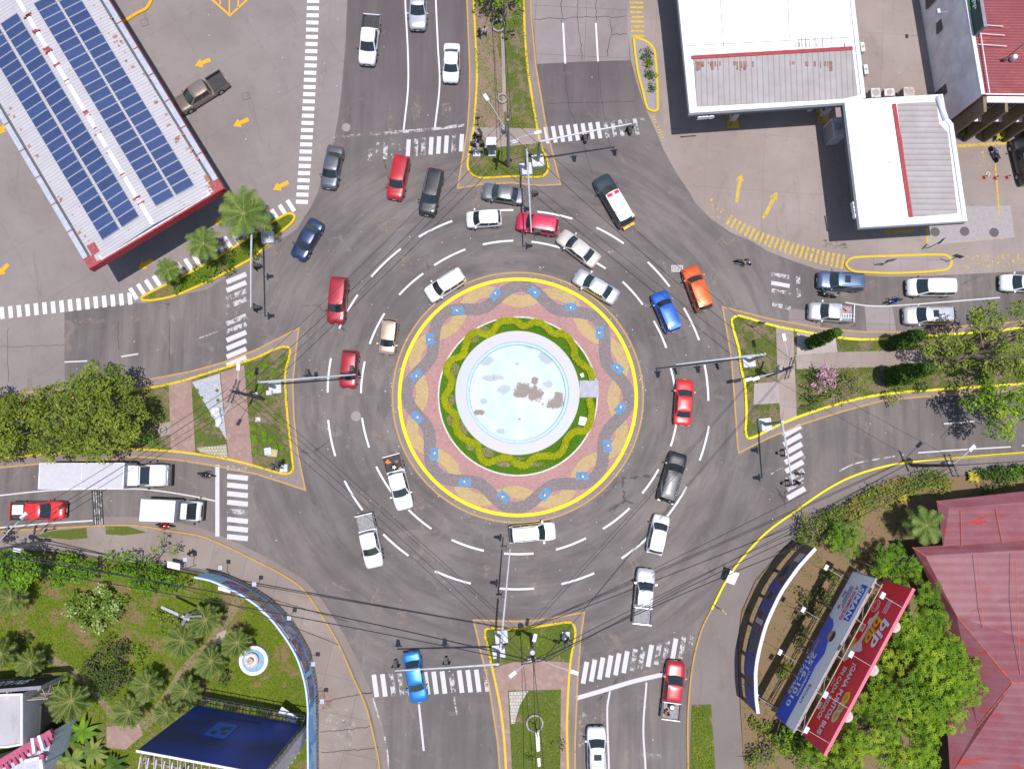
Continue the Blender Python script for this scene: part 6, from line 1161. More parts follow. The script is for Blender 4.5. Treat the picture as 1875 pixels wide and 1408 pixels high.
# seams and rust streaks on the white canopies
for o2c, rootc, L_ in ((o1, c1, [((1315, -60), (1326, 93)), ((1256, 84), (1560, 68)), ((1440, -60), (1446, 70))]), (o2_, c2, [((1618, 195), (1640, 400)), ((1560, 300), (1655, 296))])):
    for a, b in L_:
        a = U(*a, hc + .1) - o2c; b = U(*b, hc + .1) - o2c; mb = MB(); mb.bar((a.x, a.y, hc + .052), (b.x, b.y, hc + .052), .05, .02); mb.build('roof_seam', plain('seam_grey', (.22, .21, .23), .7), rootc)
rn = random.Random(8); mb = MB()
for _ in range(40):
    x = rn.uniform(1455, 1558); q = U(x, 92, hc) - o1; l = rn.uniform(.3, 1.2); mb.box(q.x - .02, q.x + .02, q.y + .25, q.y + .25 + l, hc + .0, hc + .010 + _ * .0012)
mb.build('grime_streak', plain('grime_grey', (.30, .27, .27), .8), c1); mb = MB()
for _ in range(30):
    x = rn.choice([rn.uniform(1275, 1320), rn.uniform(1340, 1385), rn.uniform(1445, 1560)]); q = U(x, 112, hc) - o1; l = rn.uniform(.2, .9); w_ = rn.uniform(.03, .16); mb.box(q.x - w_, q.x + w_, q.y - .2 - l, q.y - .1, hc + .05, hc + .06 + _ * .0012)
mb.build('rust_streak', plain('brown_rust', (.24, .13, .11), .85, var=.3), c1)
# ================================================================ vegetation
def foliage(name, cols, trans=.25, rough=.6):
    k = NM(name); at = k.n('ShaderNodeAttribute'); at.attribute_name = 'tone'; n = k.noise(.45, 4, .6)
    f = k.math('ADD', k.math('MULTIPLY', at.outputs['Fac'], .65), k.math('MULTIPLY', k.rmp(n, .3, .7), .35)); r = k.n('ShaderNodeValToRGB'); k.set(r.inputs[0], f); e = r.color_ramp.elements
    e[0].color = (*cols[0], 1); e[1].color = (*cols[-1], 1); e[0].position = .12; e[1].position = .92
    for i, c in enumerate(cols[1:-1]): x = e.new(.12 + .8 * (i + 1) / (len(cols) - 1)); x.color = (*c, 1)
    m = k.fin(r.outputs[0], rough, .25); tr = k.n('ShaderNodeBsdfTranslucent'); k.set(tr.inputs[0], r.outputs[0]); mx = k.n('ShaderNodeMixShader'); mx.inputs[0].default_value = trans
    k.nt.links.new(k.b.outputs[0], mx.inputs[1]); k.nt.links.new(tr.outputs[0], mx.inputs[2]); k.nt.links.new(mx.outputs[0], k.nt.nodes['Material Output'].inputs[0]); return m
F_OLIVE = foliage('olive_foliage', [(.05, .078, .010), (.115, .16, .016), (.20, .25, .026), (.30, .33, .045)]); F_BRIGHT = foliage('bright_foliage', [(.04, .10, .004), (.10, .20, .006), (.20, .31, .012), (.34, .42, .02)])
F_LIME = foliage('lime_foliage', [(.05, .12, .006), (.11, .23, .010), (.22, .34, .016)]); F_DARK = foliage('dark_foliage', [(.025, .05, .008), (.05, .09, .014), (.10, .12, .03), (.14, .10, .05)]); F_CYP = foliage('cypress_foliage', [(.025, .06, .006), (.05, .11, .010), (.12, .19, .02)])
F_HEDGE = foliage('hedge_foliage', [(.06, .10, .008), (.13, .19, .014), (.22, .26, .02), (.30, .20, .07)]); F_YEL = foliage('yellow_green_hedge', [(.20, .24, .001), (.36, .38, .002), (.50, .50, .004)]); F_PALM = foliage('palm_foliage', [(.05, .09, .015), (.10, .16, .025), (.19, .24, .05), (.28, .28, .10)], .2)
F_PINK = foliage('pink_blossom', [(.40, .20, .30), (.60, .30, .46), (.70, .45, .60)]); F_RED = foliage('red_bracts', [(.35, .02, .03), (.55, .04, .06)]); F_YP = foliage('yellow_leaf_plant', [(.20, .20, .01), (.45, .38, .03), (.55, .45, .08)]); F_SPECK = foliage('variegated_foliage', [(.05, .10, .01), (.12, .19, .02), (.22, .30, .05), (.62, .62, .40)])
F_GRASS = foliage('grass_blades', [(.07, .13, .006), (.14, .21, .012), (.23, .25, .03)], .1, .8); BARK = plain('grey_brown_bark', (.20, .15, .115), .9, var=.35, vs=3); PBARK = plain('palm_bark', (.26, .21, .17), .9, var=.3, vs=5)
def fmesh(name, V_, tone, mat, parent=None, nv=4, **k):
    # V_: (N, nv, 3) polygons
    N = len(V_); me = bpy.data.meshes.new(name); me.vertices.add(N * nv); me.vertices.foreach_set('co', V_.astype(np.float32).ravel()); me.loops.add(N * nv); me.loops.foreach_set('vertex_index', np.arange(N * nv, dtype=np.int32))
    me.polygons.add(N); me.polygons.foreach_set('loop_start', np.arange(0, N * nv, nv, dtype=np.int32)); me.polygons.foreach_set('loop_total', np.full(N, nv, dtype=np.int32)); me.update()
    a = me.attributes.new('tone', 'FLOAT', 'FACE'); a.data.foreach_set('value', tone.astype(np.float32)); me.validate(); return link(name, me, mat, parent, False, **k)
def unit(a): return a / np.maximum(np.linalg.norm(a, axis=-1, keepdims=True), 1e-9)
def leaves(rg, C, Nn, size, asp=.55, var=.35):
    # diamond leaves at C facing roughly Nn
    n = len(C); nn = unit(Nn + rg.normal(0, .45, (n, 3))); t = unit(np.cross(nn, rg.normal(0, 1, (n, 3)))); b = np.cross(nn, t); s = size * (1 + rg.uniform(-var, var, (n, 1)))
    return np.stack([C - t * s, C + b * s * asp, C + t * s, C - b * s * asp], 1)
def rosettes(rg, C, Nn, size, k=6):
    n = len(C); nn = unit(Nn + rg.normal(0, .3, (n, 3))); t = unit(np.cross(nn, rg.normal(0, 1, (n, 3)))); b = np.cross(nn, t); out = []; s = size * (1 + rg.uniform(-.3, .3, (n, 1)))
    for i in range(k):
        a = 2 * math.pi * i / k; d = t * math.cos(a) + b * math.sin(a); e = -t * math.sin(a) + b * math.cos(a); l = s * rg.uniform(.75, 1.1, (n, 1)); dr = nn * l * .18
        out.append(np.stack([C, C + d * l * .55 + e * l * .17 + dr * .6, C + d * l - dr, C + d * l * .55 - e * l * .17 + dr * .6], 1))
    return np.concatenate(out, 0), k
def inpoly(P, x, y):
    c = np.zeros(len(x), bool); n = len(P); j = n - 1
    for i in range(n):
        xi, yi, xj, yj = P[i].x, P[i].y, P[j].x, P[j].y
        m = ((yi > y) != (yj > y)) & (x < (xj - xi) * (y - yi) / (yj - yi + 1e-12) + xi); c ^= m; j = i
    return c
def edge_d(P, x, y):
    d = np.full(len(x), 1e9)
    for i in range(len(P)):
        a, b = P[i], P[(i + 1) % len(P)]; ex, ey = b.x - a.x, b.y - a.y; t = np.clip(((x - a.x) * ex + (y - a.y) * ey) / (ex * ex + ey * ey + 1e-9), 0, 1); d = np.minimum(d, np.hypot(x - a.x - t * ex, y - a.y - t * ey))
    return d
def clump_leaves(rg, C, Rr, per, size, star, under=.25, flat=.75):
    cs, ns, tn = [], [], []
    for c, r in zip(C, Rr):
        m = int(per * r * r); d = unit(rg.normal(0, 1, (m, 3))); d[:, 2] = np.where(rg.random(m) < under, d[:, 2], np.abs(d[:, 2])); rad = r * rg.uniform(.55, 1.05, (m, 1)); p = c + d * rad * np.array([1, 1, flat])
        cs.append(p); ns.append(d * .6 + np.array([0, 0, .8])); tn.append(np.clip(rg.normal(.5 + rg.normal(0, .16), .2, m), 0, 1))
    P = np.concatenate(cs); N = np.concatenate(ns); T = np.concatenate(tn)
    if star: V_, k = rosettes(rg, P, N, size, 6); T = np.tile(T, k)
    else: V_ = leaves(rg, P, N, size)
    return V_, T
def tree(label, pts, hz, base=None, mat=None, dens=.8, per=90, size=.16, star=False, dome=2.5, rr=(.6, 1.2), seed=1, group='broadleaf trees', name='tree', trunk_r=.28, crown_th=1.2, limbs=14, cat='tree', twig=True, z0=.12, barkm=None):
    rg = np.random.default_rng(seed); P = ccw(UL(pts, hz)); xs = [p.x for p in P]; ys = [p.y for p in P]; A_ = abs(area(P)); n = int(A_ * dens) + 3
    X, Y = [], []
    while len(X) < n:
        x = rg.uniform(min(xs), max(xs), 400); y = rg.uniform(min(ys), max(ys), 400); m = inpoly(P, x, y); m &= edge_d(P, x, y) > rr[0] * .45; X += list(x[m]); Y += list(y[m])
    X = np.array(X[:n]); Y = np.array(Y[:n]); D = edge_d(P, X, Y); Rr = rg.uniform(rr[0], rr[1], n); Z = hz - crown_th * .5 + dome * (1 - np.exp(-D / 2.2)) - dome * .6 + rg.normal(0, crown_th * .35, n)
    if base: b = U(*base)
    else: b = Vector((float(X.mean()), float(Y.mean())))
    C = np.stack([X - b.x, Y - b.y, Z], 1); root = empty(name, (b.x, b.y, z0), 0, label=label, cat=cat, group=group)
    V_, T = clump_leaves(rg, C, Rr, per, size, star); fmesh('crown', V_, T, mat or F_OLIVE, root)
    mb = MB(); top = Vector((float(C[:, 0].mean()) * .5, float(C[:, 1].mean()) * .5, hz * .55)); mb.tube([(0, 0, -.2), (top.x * .3, top.y * .3, hz * .25), tuple(top)], [trunk_r, trunk_r * .8, trunk_r * .62], 9); mb.build('trunk', barkm or BARK, root)
    if limbs:
        mb = MB(); idx = rg.choice(n, min(limbs, n), replace=False)
        for i in idx:
            e = Vector(C[i]); mid = top.lerp(e, .5) + Vector((rg.normal(0, .3), rg.normal(0, .3), .3)); st_ = Vector((top.x * .8, top.y * .8, top.z * .85)); mb.tube([tuple(st_), tuple(mid), tuple(e - Vector((0, 0, Rr[i] * .2)))], [trunk_r * .42, trunk_r * .22, .03], 6)
            if twig:
                for _ in range(2): q = e + Vector((rg.normal(0, .7), rg.normal(0, .7), rg.uniform(-.3, .3))); mb.tube([tuple(mid), tuple(q)], [.05, .02], 5)
        mb.build('limb', barkm or BARK, root)
    return root
def circle_px(cx, cy, r, n=14, j=.18, seed=0, ry=None):
    rn = random.Random(seed); return [(cx + r * (1 + rn.uniform(-j, j)) * math.cos(2 * math.pi * i / n), cy + (ry or r) * (1 + rn.uniform(-j, j)) * math.sin(2 * math.pi * i / n)) for i in range(n)]
tree('wide olive crowned tree left of the brick paths, reaching over the road', [(40, 704), (104, 702), (112, 672), (150, 654), (192, 662), (222, 686), (232, 716), (258, 742), (262, 784), (244, 814), (196, 834), (150, 838), (100, 832), (60, 842), (30, 800), (40, 760), (34, 732)], 6.5, (225, 812), F_OLIVE, 1.5, 125, .14, seed=3, limbs=34, rr=(.5, 1.05), dome=3.2, crown_th=1.6, group='trees on the west island')
tree('olive tree cut by the left frame edge on the west island', [(-60, 700), (0, 722), (40, 712), (56, 735), (46, 760), (34, 800), (55, 832), (20, 838), (-60, 845)], 5.6, (20, 800), F_OLIVE, 1.5, 120, .14, seed=4, limbs=20, rr=(.5, 1.0), group='trees on the west island')
tree('bright green star leaved tree with a huge round crown beside the red billboard', [(1662, 1078), (1700, 1062), (1733, 1068), (1742, 1112), (1756, 1136), (1785, 1165), (1802, 1192), (1806, 1225), (1826, 1250), (1824, 1280), (1804, 1306), (1778, 1330), (1748, 1352), (1736, 1390), (1740, 1470), (1520, 1470), (1505, 1400), (1522, 1345), (1572, 1250), (1612, 1165), (1640, 1100)], 7.8, (1650, 1240), F_BRIGHT, .95, 30, .30, star=True, seed=7, dome=3.4, rr=(.8, 1.4), crown_th=1.6, limbs=26, trunk_r=.4, group='trees of the billboard garden')
tree('yellow green bushy tree under the foot of the red billboard', circle_px(1475, 1372, 48, 14, .2, 2, 44), 3.5, None, F_BRIGHT, 1.2, 90, .15, seed=8, rr=(.5, .9), group='trees of the billboard garden', dome=1.5)
tree('mottled bush at the bottom frame edge below the poster wall', circle_px(1400, 1382, 34, 12, .2, 3, 44), 2.2, None, F_HEDGE, .9, 60, .14, seed=9, rr=(.45, .8), group='trees of the billboard garden', dome=1, trunk_r=.12)
tree('green star leaved shrub tree above the top of the blue billboard', circle_px(1556, 992, 38, 14, .2, 4, 36), 4.0, None, F_LIME, 1.2, 34, .25, star=True, seed=10, rr=(.6, 1.0), group='trees of the billboard garden', dome=1.5, trunk_r=.14)
tree('green star leaved shrub tree below the coconut palm', circle_px(1652, 1030, 42, 14, .2, 5, 34), 4.4, None, F_LIME, 1.2, 34, .25, star=True, seed=11, rr=(.6, 1.0), group='trees of the billboard garden', dome=1.5, trunk_r=.14)
tree('olive bush at the corner where the sidewalk bends, above the poster wall', circle_px(1500, 968, 36, 14, .2, 6, 28), 2.6, None, F_HEDGE, 1.0, 75, .13, seed=12, rr=(.4, .8), group='trees of the billboard garden', dome=1, trunk_r=.12)
tree('loose green leafed tree behind the red roof corner and the red billboard top', [(1600, 1015), (1650, 1005), (1690, 1030), (1710, 1070), (1660, 1080), (1610, 1055)], 4.5, None, F_BRIGHT, 1.0, 28, .27, star=True, seed=113, rr=(.6, 1.0), dome=1.5, trunk_r=.14, group='trees of the billboard garden')
for i_, (x_, y_, rx_, ry_, m_, l_) in enumerate([(1512, 1095, 20, 26, F_DARK, 'dark bush in the shadow strip, upper one'), (1470, 1170, 16, 30, F_DARK, 'dark bush in the shadow strip, middle one'), (1440, 1225, 14, 22, F_HEDGE, 'mottled bush in the shadow strip near the poster wall'), (1525, 1055, 18, 16, F_LIME, 'bright bush at the top end of the blue billboard'), (1400, 1330, 22, 18, F_HEDGE, 'low bush below the poster wall end'), (1440, 1345, 18, 16, F_DARK, 'dark low bush at the lower end of the blue billboard'), (300, 1130, 24, 16, F_HEDGE, 'low olive bush in the middle of the garden lawn'), (30, 1165, 22, 18, F_DARK, 'dark bush between the left edge palms'), (95, 1265, 16, 14, F_LIME, 'small bush beside the black signboard'), (215, 1100, 14, 12, F_LIME, 'small bush beside the speckled bush'), (408, 1245, 16, 14, F_DARK, 'dark bush above the navy billboard'), (550, 1340, 12, 22, F_LIME, 'narrow bush between navy billboard and mural wall')]):
    tree(l_, circle_px(x_, y_, rx_, 12, .2, 200 + i_, ry_), 1.2, None, m_, 1.6, 110, .12, seed=200 + i_, rr=(.3, .6), dome=.6, limbs=0, trunk_r=.05, name='bush', cat='bush', group='bushes in the two gardens', crown_th=.5)
tree('dark shrub in the shade behind the poster wall', circle_px(1480, 1120, 22, 12, .25, 7, 34), 1.6, None, F_DARK, 1.4, 90, .13, seed=13, rr=(.4, .7), dome=.8, trunk_r=.08, group='trees of the billboard garden')
tree('tall sparse grey green tree over the east queue at the right frame edge', [(1765, 560), (1800, 552), (1850, 548), (1900, 545), (1940, 600), (1935, 680), (1880, 700), (1850, 690), (1810, 660), (1800, 625), (1770, 600)], 7.5, (1700, 668), F_OLIVE, .85, 110, .15, seed=14, limbs=18, rr=(.45, .95), dome=2.5, group='trees of the east island')
tree('green tree overhanging the lower east road, right frame edge', [(1782, 716), (1810, 695), (1850, 690), (1900, 700), (1920, 760), (1880, 800), (1830, 800), (1800, 775), (1790, 745)], 6.8, (1750, 735), F_BRIGHT, .95, 100, .15, seed=15, limbs=20, rr=(.5, .95), dome=2.2, group='trees of the east island')
tree('spreading twiggy tree between the cypresses and the right frame edge', [(1700, 628), (1730, 610), (1765, 618), (1795, 640), (1800, 690), (1770, 712), (1730, 700), (1700, 665)], 5.5, (1700, 680), F_OLIVE, .8, 110, .14, seed=16, limbs=14, rr=(.4, .85), dome=1.6, group='trees of the east island')
tree('pink blossoming small tree beside the east path', circle_px(1512, 690, 34, 14, .25, 8, 30), 3.6, (1500, 695), F_PINK, 1.1, 80, .11, seed=17, limbs=22, rr=(.35, .7), dome=1.2, trunk_r=.1, group='trees of the east island')
tree('yellow green feathery small tree right of the pink blossoms', circle_px(1560, 708, 40, 14, .25, 9, 34), 3.4, (1540, 700), F_HEDGE, .8, 70, .11, seed=18, limbs=20, rr=(.4, .75), dome=1.2, trunk_r=.1, group='trees of the east island')
tree('red flowering shrub under the east island trees', circle_px(1728, 672, 12, 10, .3, 10, 16), 2.0, None, F_RED, 1.6, 60, .10, seed=19, limbs=4, rr=(.25, .45), dome=.4, trunk_r=.05, group='trees of the east island')
tree('green crowned tree at the top edge of the north median', [(868, -60), (960, -60), (962, 15), (945, 30), (925, 34), (905, 20), (880, 8)], 4.5, (925, 30), F_BRIGHT, .8, 70, .15, seed=20, rr=(.5, .9), dome=1.6, group='trees of the north median')
tree('pale yellow speckled round bush in the palm garden', circle_px(160, 1113, 55, 20, .07, 11, 46), 1.8, None, F_SPECK, 2.4, 130, .14, seed=21, rr=(.4, .6), dome=1.4, limbs=0, trunk_r=.15, group='bushes of the palm garden', name='bush', cat='bush', crown_th=.5)
tree('dark reddish green bush in the middle of the palm garden', circle_px(188, 1222, 50, 16, .14, 12, 52), 2.0, None, F_DARK, 1.8, 120, .13, seed=22, rr=(.45, .8), dome=1.3, limbs=0, trunk_r=.15, group='bushes of the palm garden', name='bush', cat='bush', crown_th=.7)
tree('lush bright hedge tree row at the top of the palm garden', [(66, 1040), (110, 1018), (180, 1012), (230, 1015), (290, 1035), (345, 1060), (330, 1082), (290, 1092), (240, 1085), (220, 1062), (150, 1062), (100, 1070), (70, 1066)], 2.6, None, F_LIME, 1.4, 110, .14, seed=23, rr=(.5, .9), dome=1.2, limbs=0, trunk_r=.15, group='bushes of the palm garden', name='hedge', cat='hedge')
tree('tall green tree at the left frame edge above the palm garden', [(-60, 985), (0, 985), (35, 1010), (62, 1035), (58, 1070), (30, 1085), (-60, 1090)], 5.5, None, F_LIME, 1.2, 90, .17, seed=24, rr=(.6, 1.0), dome=1.8, group='bushes of the palm garden')
tree('lime green shrub right of the left edge tree', circle_px(88, 1070, 18, 12, .2, 13, 16), 1.6, None, F_LIME, 1.4, 80, .14, seed=25, rr=(.35, .6), dome=.6, limbs=0, trunk_r=.06, group='bushes of the palm garden', name='bush', cat='bush')
tree('light green shrub beside the garden path', circle_px(252, 1212, 22, 12, .25, 14, 30), 1.0, None, F_LIME, 1.2, 80, .13, seed=26, rr=(.3, .55), dome=.5, limbs=0, trunk_r=.06, group='bushes of the palm garden', name='bush', cat='bush')
tree('low leafy patch climbing diagonally in the palm garden', [(235, 1200), (262, 1170), (300, 1140), (312, 1150), (280, 1185), (255, 1215)], .7, None, F_LIME, 1.2, 60, .12, seed=27, rr=(.25, .45), dome=.2, limbs=0, trunk_r=.05, group='bushes of the palm garden', name='bush', cat='bush')
for i, (cx, cy, r, m, h, lab) in enumerate([(266, 740, 21, F_DARK, 2.4, 'round dark green shrub at the top of the west island trees'), (266, 806, 17, F_LIME, 2.0, 'round bright green shrub near the square concrete pad'), (1186, 94, 10, F_CYP, 1.0, 'topmost clipped bush of the narrow planter'), (1190, 112, 8, F_HEDGE, .9, 'second mottled bush of the narrow planter'), (1192, 131, 9, F_CYP, 1.0, 'third clipped bush of the narrow planter'), (1193, 158, 10, F_CYP, 1.1, 'lowest clipped bush of the narrow planter'),
    (320, 520, 18, F_LIME, .8, 'low bush at the left end of the palm planter'), (375, 496, 26, F_LIME, .9, 'bushy hedge in the middle of the palm planter'), (418, 480, 22, F_CYP, 1.0, 'dark bush below the middle palm'), (455, 455, 24, F_CYP, 1.0, 'dark bush right of the middle palm'), (1485, 735, 17, F_DARK, 1.3, 'dark round bush right of the east path'), (1640, 725, 22, F_HEDGE, 1.2, 'low bush by the lower kerb of the east island'), (1690, 712, 16, F_CYP, 1.1, 'green bush at the lower east kerb'),
    (1832, 872, 28, F_CYP, 1.5, 'leafy bush at the right edge above the red roof'), (1805, 905, 24, F_DARK, 1.2, 'dark bush close to the upper red roof'), (1866, 875, 22, F_LIME, 1.5, 'bright bush cut by the right frame edge'), (1762, 935, 12, F_HEDGE, 1.0, 'small bush beside the coconut palm'), (1650, 1000, 14, F_DARK, 1.0, 'small dark bush below the garden fence'), (1010, 0, 1, F_CYP, .1, '')][:18]):
    tree(lab, circle_px(cx, cy, r, 12, .15, 30 + i), h, None, m, 1.5, 95, .12, seed=40 + i, rr=(.28, .55), dome=.5, limbs=0, trunk_r=.05, name='bush', cat='bush', group='small bushes around the junction', crown_th=.4)
SM = [(486, 669, 5), (462, 683, 5), (455, 688, 4), (500, 680, 5), (515, 662, 4), (521, 657, 3), (460, 698, 4), (476, 707, 6), (464, 783, 6), (464, 800, 7), (466, 808, 6), (483, 795, 6), (484, 806, 5), (496, 806, 5), (504, 820, 6), (515, 818, 5), (466, 824, 5), (515, 772, 4), (514, 700, 4), (360, 715, 3), (368, 728, 3), (372, 742, 3), (380, 757, 3), (388, 770, 3), (396, 715, 3), (398, 733, 3), (400, 748, 3), (395, 786, 3)]
sp_ = None
for i, (x, y, r) in enumerate(SM):
    c = U(x, y, .4)
    if sp_ is None:
        rg = np.random.default_rng(77); sp_ = empty('small_plant', (0, 0, 0), 0, label='small green tuft planted on the west island', cat='plant', group='small tufts on the west island'); V_, T = clump_leaves(rg, np.array([[0, 0, .2]]), np.array([.33]), 900, .12, False); spc = fmesh('foliage', V_, T, F_LIME, sp_); mb = MB(); mb.tube([(0, 0, -.02), (0, 0, .2)], .03, 6); sps = mb.build('stem', BARK, sp_); q = sp_
    else:
        q = sp_.copy(); COL.objects.link(q)
        for ch in (spc, sps): w_ = ch.copy(); COL.objects.link(w_); w_.parent = q
    q.location = (c.x, c.y, .14); s_ = r / 6; q.scale = (s_, s_, s_); q.rotation_euler.z = i
def cypress(label, base, tip, h, r, seed):
    rg = np.random.default_rng(seed); b = U(*base); t = U(*tip, h); b = (b + t) / 2; root = empty('cypress_tree', (b.x, b.y, .12), 0, label=label, cat='tree', group='columnar cypresses of the east island'); n = 90; z = rg.uniform(.06, 1, n) * h; a = rg.uniform(0, 2 * math.pi, n); prof = r * np.sin(np.pi * np.clip(z / h, .05, 1) ** .62) ** .9 + .05
    C = np.stack([np.cos(a) * prof * .6, np.sin(a) * prof * .6, z], 1); V_, T = clump_leaves(rg, C, np.full(n, .42 * r + .1), 420 / (r + .3), .11, False, .5, 1.3); fmesh('crown', V_, T, F_CYP, root); mb = MB(); mb.tube([(0, 0, -.1), (0, 0, h * .85)], [.14, .04], 7); mb.build('trunk', BARK, root)
cypress('slim leaning looking cypress nearest the east path', (1474, 636), (1536, 604), 8.0, .62, 61); cypress('shorter dark cypress beside the upper east kerb', (1630, 633), (1690, 609), 6.6, .78, 62); cypress('broad dark cypress in the middle of the east island', (1625, 699), (1700, 668), 8.4, 1.0, 63)
# palms
def palm_mesh(rg, nf, L, droop, rise, nl=22, ll=.55, wl=.05, vee=.35):
    Q = []; T = []; rac = []
    for i in range(nf):
        a = 2 * math.pi * i / nf * 2.618 + rg.uniform(-.2, .2); lay = i / nf; el = rise * (1 - lay) + rg.uniform(-.1, .1); l = L * rg.uniform(.85, 1.08); pts = []
        for s in range(nl + 1):
            u = s / nl; rr = l * (u - .12 * u * u); z = l * (math.sin(el) * u - droop * (.6 + .6 * lay) * u * u); pts.append(np.array([math.cos(a) * rr * math.cos(el * .6), math.sin(a) * rr * math.cos(el * .6), z]))
        rac.append(pts); side = np.array([-math.sin(a), math.cos(a), 0]); tn = rg.uniform(.25, .8) - .2 * lay
        for s in range(2, nl + 1):
            p = pts[s]; d = unit((pts[s] - pts[s - 1])[None])[0]; u = s / nl; lf = ll * math.sin(math.pi * min(1, .15 + u * .8)) ** .6 * rg.uniform(.85, 1.1)
            for sg in (1, -1):
                tip = p + side * sg * lf * .82 + d * lf * .55 + np.array([0, 0, vee * lf * .5 - lf * .35 * rg.uniform(.3, 1.3)]); w = d * wl; Q.append([p - w, p + w, tip + w * .15, tip - w * .15]); T.append(np.clip(tn + rg.normal(0, .12), 0, 1))
    return np.array(Q), np.array(T), rac
def palm_proto(name, seed, nf, L, droop, rise, nl, ll, wl, h, tr, label, mat=F_PALM):
    rg = np.random.default_rng(seed); root = empty(name, (0, 0, 0), 0, label=label, cat='palm'); Q, T, rac = palm_mesh(rg, nf, L, droop, rise, nl, ll, wl); Q[:, :, 2] += h; cr = fmesh('crown', Q, T, mat, root)
    mb = MB(); [mb.tube([tuple(p + np.array([0, 0, h])) for p in r[::4]], [.035, .03, .025, .02, .015, .012, .01, .01][:len(r[::4])], 4) for r in rac]; rb = mb.build('frond_stalk', plain('stalk_green', (.26, .26, .09), .6), root)
    mb = MB(); mb.tube([(0, 0, -.2), (.05, 0, h * .5), (0, 0, h + .05)], [tr * 1.15, tr, tr * .85], 10); t = mb.build('trunk', PBARK, root); return root, (cr, rb, t)
def palm_copy(pr, px, py, h, label, group, s=1.0, rz=0.0, first=False):
    root, parts = pr; c = U(px, py, h * s)
    if first: q = root
    else:
        q = root.copy(); COL.objects.link(q)
        for ch in parts: w_ = ch.copy(); COL.objects.link(w_); w_.parent = q
    q.location = (c.x, c.y, .12); q.scale = (s, s, s); q.rotation_euler.z = rz; tag(q, label, 'palm', group); return q
PA = palm_proto('palm_tree', 5, 22, 2.9, .55, .75, 26, .85, .055, 6.0, .19, 'x', F_PALM)
palm_copy(PA, 447, 392, 6.0, 'tallest feather palm in the planter, overhanging the white bars', 'feather palms of the forecourt planter', 1.0, 0, True); palm_copy(PA, 380, 452, 4.6, 'middle feather palm of the planter', 'feather palms of the forecourt planter', .68, 1.3); palm_copy(PA, 316, 500, 4.0, 'small left feather palm of the planter', 'feather palms of the forecourt planter', .5, 2.1)
palm_copy(PA, 1697, 962, 6.2, 'coconut palm pressed against the red roofed building', 'feather palms of the forecourt planter', .72, .6)['group'] = 'palms of the billboard garden'
PB = palm_proto('date_palm', 6, 44, 1.75, .25, .95, 16, .42, .035, 2.6, .2, 'x', F_PALM)
GP = [(378, 1134, 'date palm near the grey tripod antenna'), (336, 1172, 'date palm left of the pale gravel patch'), (436, 1176, 'date palm touching the small garden fountain'), (388, 1210, 'date palm lower left of the garden fountain'), (272, 1254, 'date palm right of the dark reddish bush'), (343, 1264, 'date palm just above the navy billboard'), (306, 1304, 'date palm at the left corner of the navy billboard'), (238, 1302, 'date palm above the paved patio'), (133, 1282, 'largest date palm, right of the black signboard'), (58, 1212, 'date palm above the black signboard'), (4, 1196, 'date palm cut by the left frame edge'), (22, 1096, 'date palm shaded by the left edge tree')]
for i, (x, y, l) in enumerate(GP): palm_copy(PB, x, y, 2.6, l, 'date palms of the garden', (1.0, 1.05, .92, .98, .95, .95, .8, 1.0, 1.2, .85, 1.0, 1.0)[i], i * 1.1, i == 0)
def broad(label, px, py, seed, n=14, L=1.5, mat=F_LIME, h=.9, group='broad leaved garden plants', wd=.2):
    rg = np.random.default_rng(seed); c = U(px, py, h); root = empty('broad_leaf_plant', (c.x, c.y, .12), 0, label=label, cat='plant', group=group); Q = []; T = []
    for i in range(n):
        a = 2.4 * i + rg.uniform(-.3, .3); l = L * rg.uniform(.6, 1.1); d = np.array([math.cos(a), math.sin(a), 0]); s = np.array([-math.sin(a), math.cos(a), 0]); w = wd * rg.uniform(.8, 1.2); prev = None; tn = rg.uniform(.2, .9)
        for k in range(7): u = k / 6; p = d * l * u + np.array([0, 0, h * .5 + l * (.7 * u - .75 * u * u)]); ww = w * math.sin(math.pi * min(1, .08 + u * .92)) + .01; cur = (p - s * ww + np.array([0, 0, ww * .3]), p + s * ww + np.array([0, 0, ww * .3])); (Q.append([prev[0], prev[1], cur[1], cur[0]]), T.append(tn)) if prev is not None else 0; prev = cur
    fmesh('foliage', np.array(Q), np.array(T), mat, root); mb = MB(); mb.tube([(0, 0, -.1), (0, 0, h * .6)], [.1, .06], 7); mb.build('stem', BARK, root)
for i, (x, y, L, m, l) in enumerate([(118, 1350, 1.7, F_CYP, 'banana like plant below the largest date palm'), (150, 1340, 1.6, F_LIME, 'banana like plant beside the patio steps'), (168, 1375, 1.8, F_PALM, 'banana like plant left of the patio'), (130, 1392, 1.7, F_PALM, 'brownish banana like plant at the bottom edge'), (205, 1402, 1.5, F_CYP, 'banana like plant cut by the bottom frame edge'), (100, 1385, 1.3, F_PALM, 'banana like plant touching the whitewashed building'), (1786, 872, .75, F_YP, 'yellow star shaped plant beside the upper sidewalk'), (1655, 912, .6, F_YP, 'small yellow star shaped plant in the hedge'), (1835, 243, .8, F_YP, 'yellow green plant at the foot of the brown fins'), (1772, 240, .7, F_LIME, 'leafy plant between the first two brown fins')]): broad(l, x, y, 90 + i, 16, L, m)
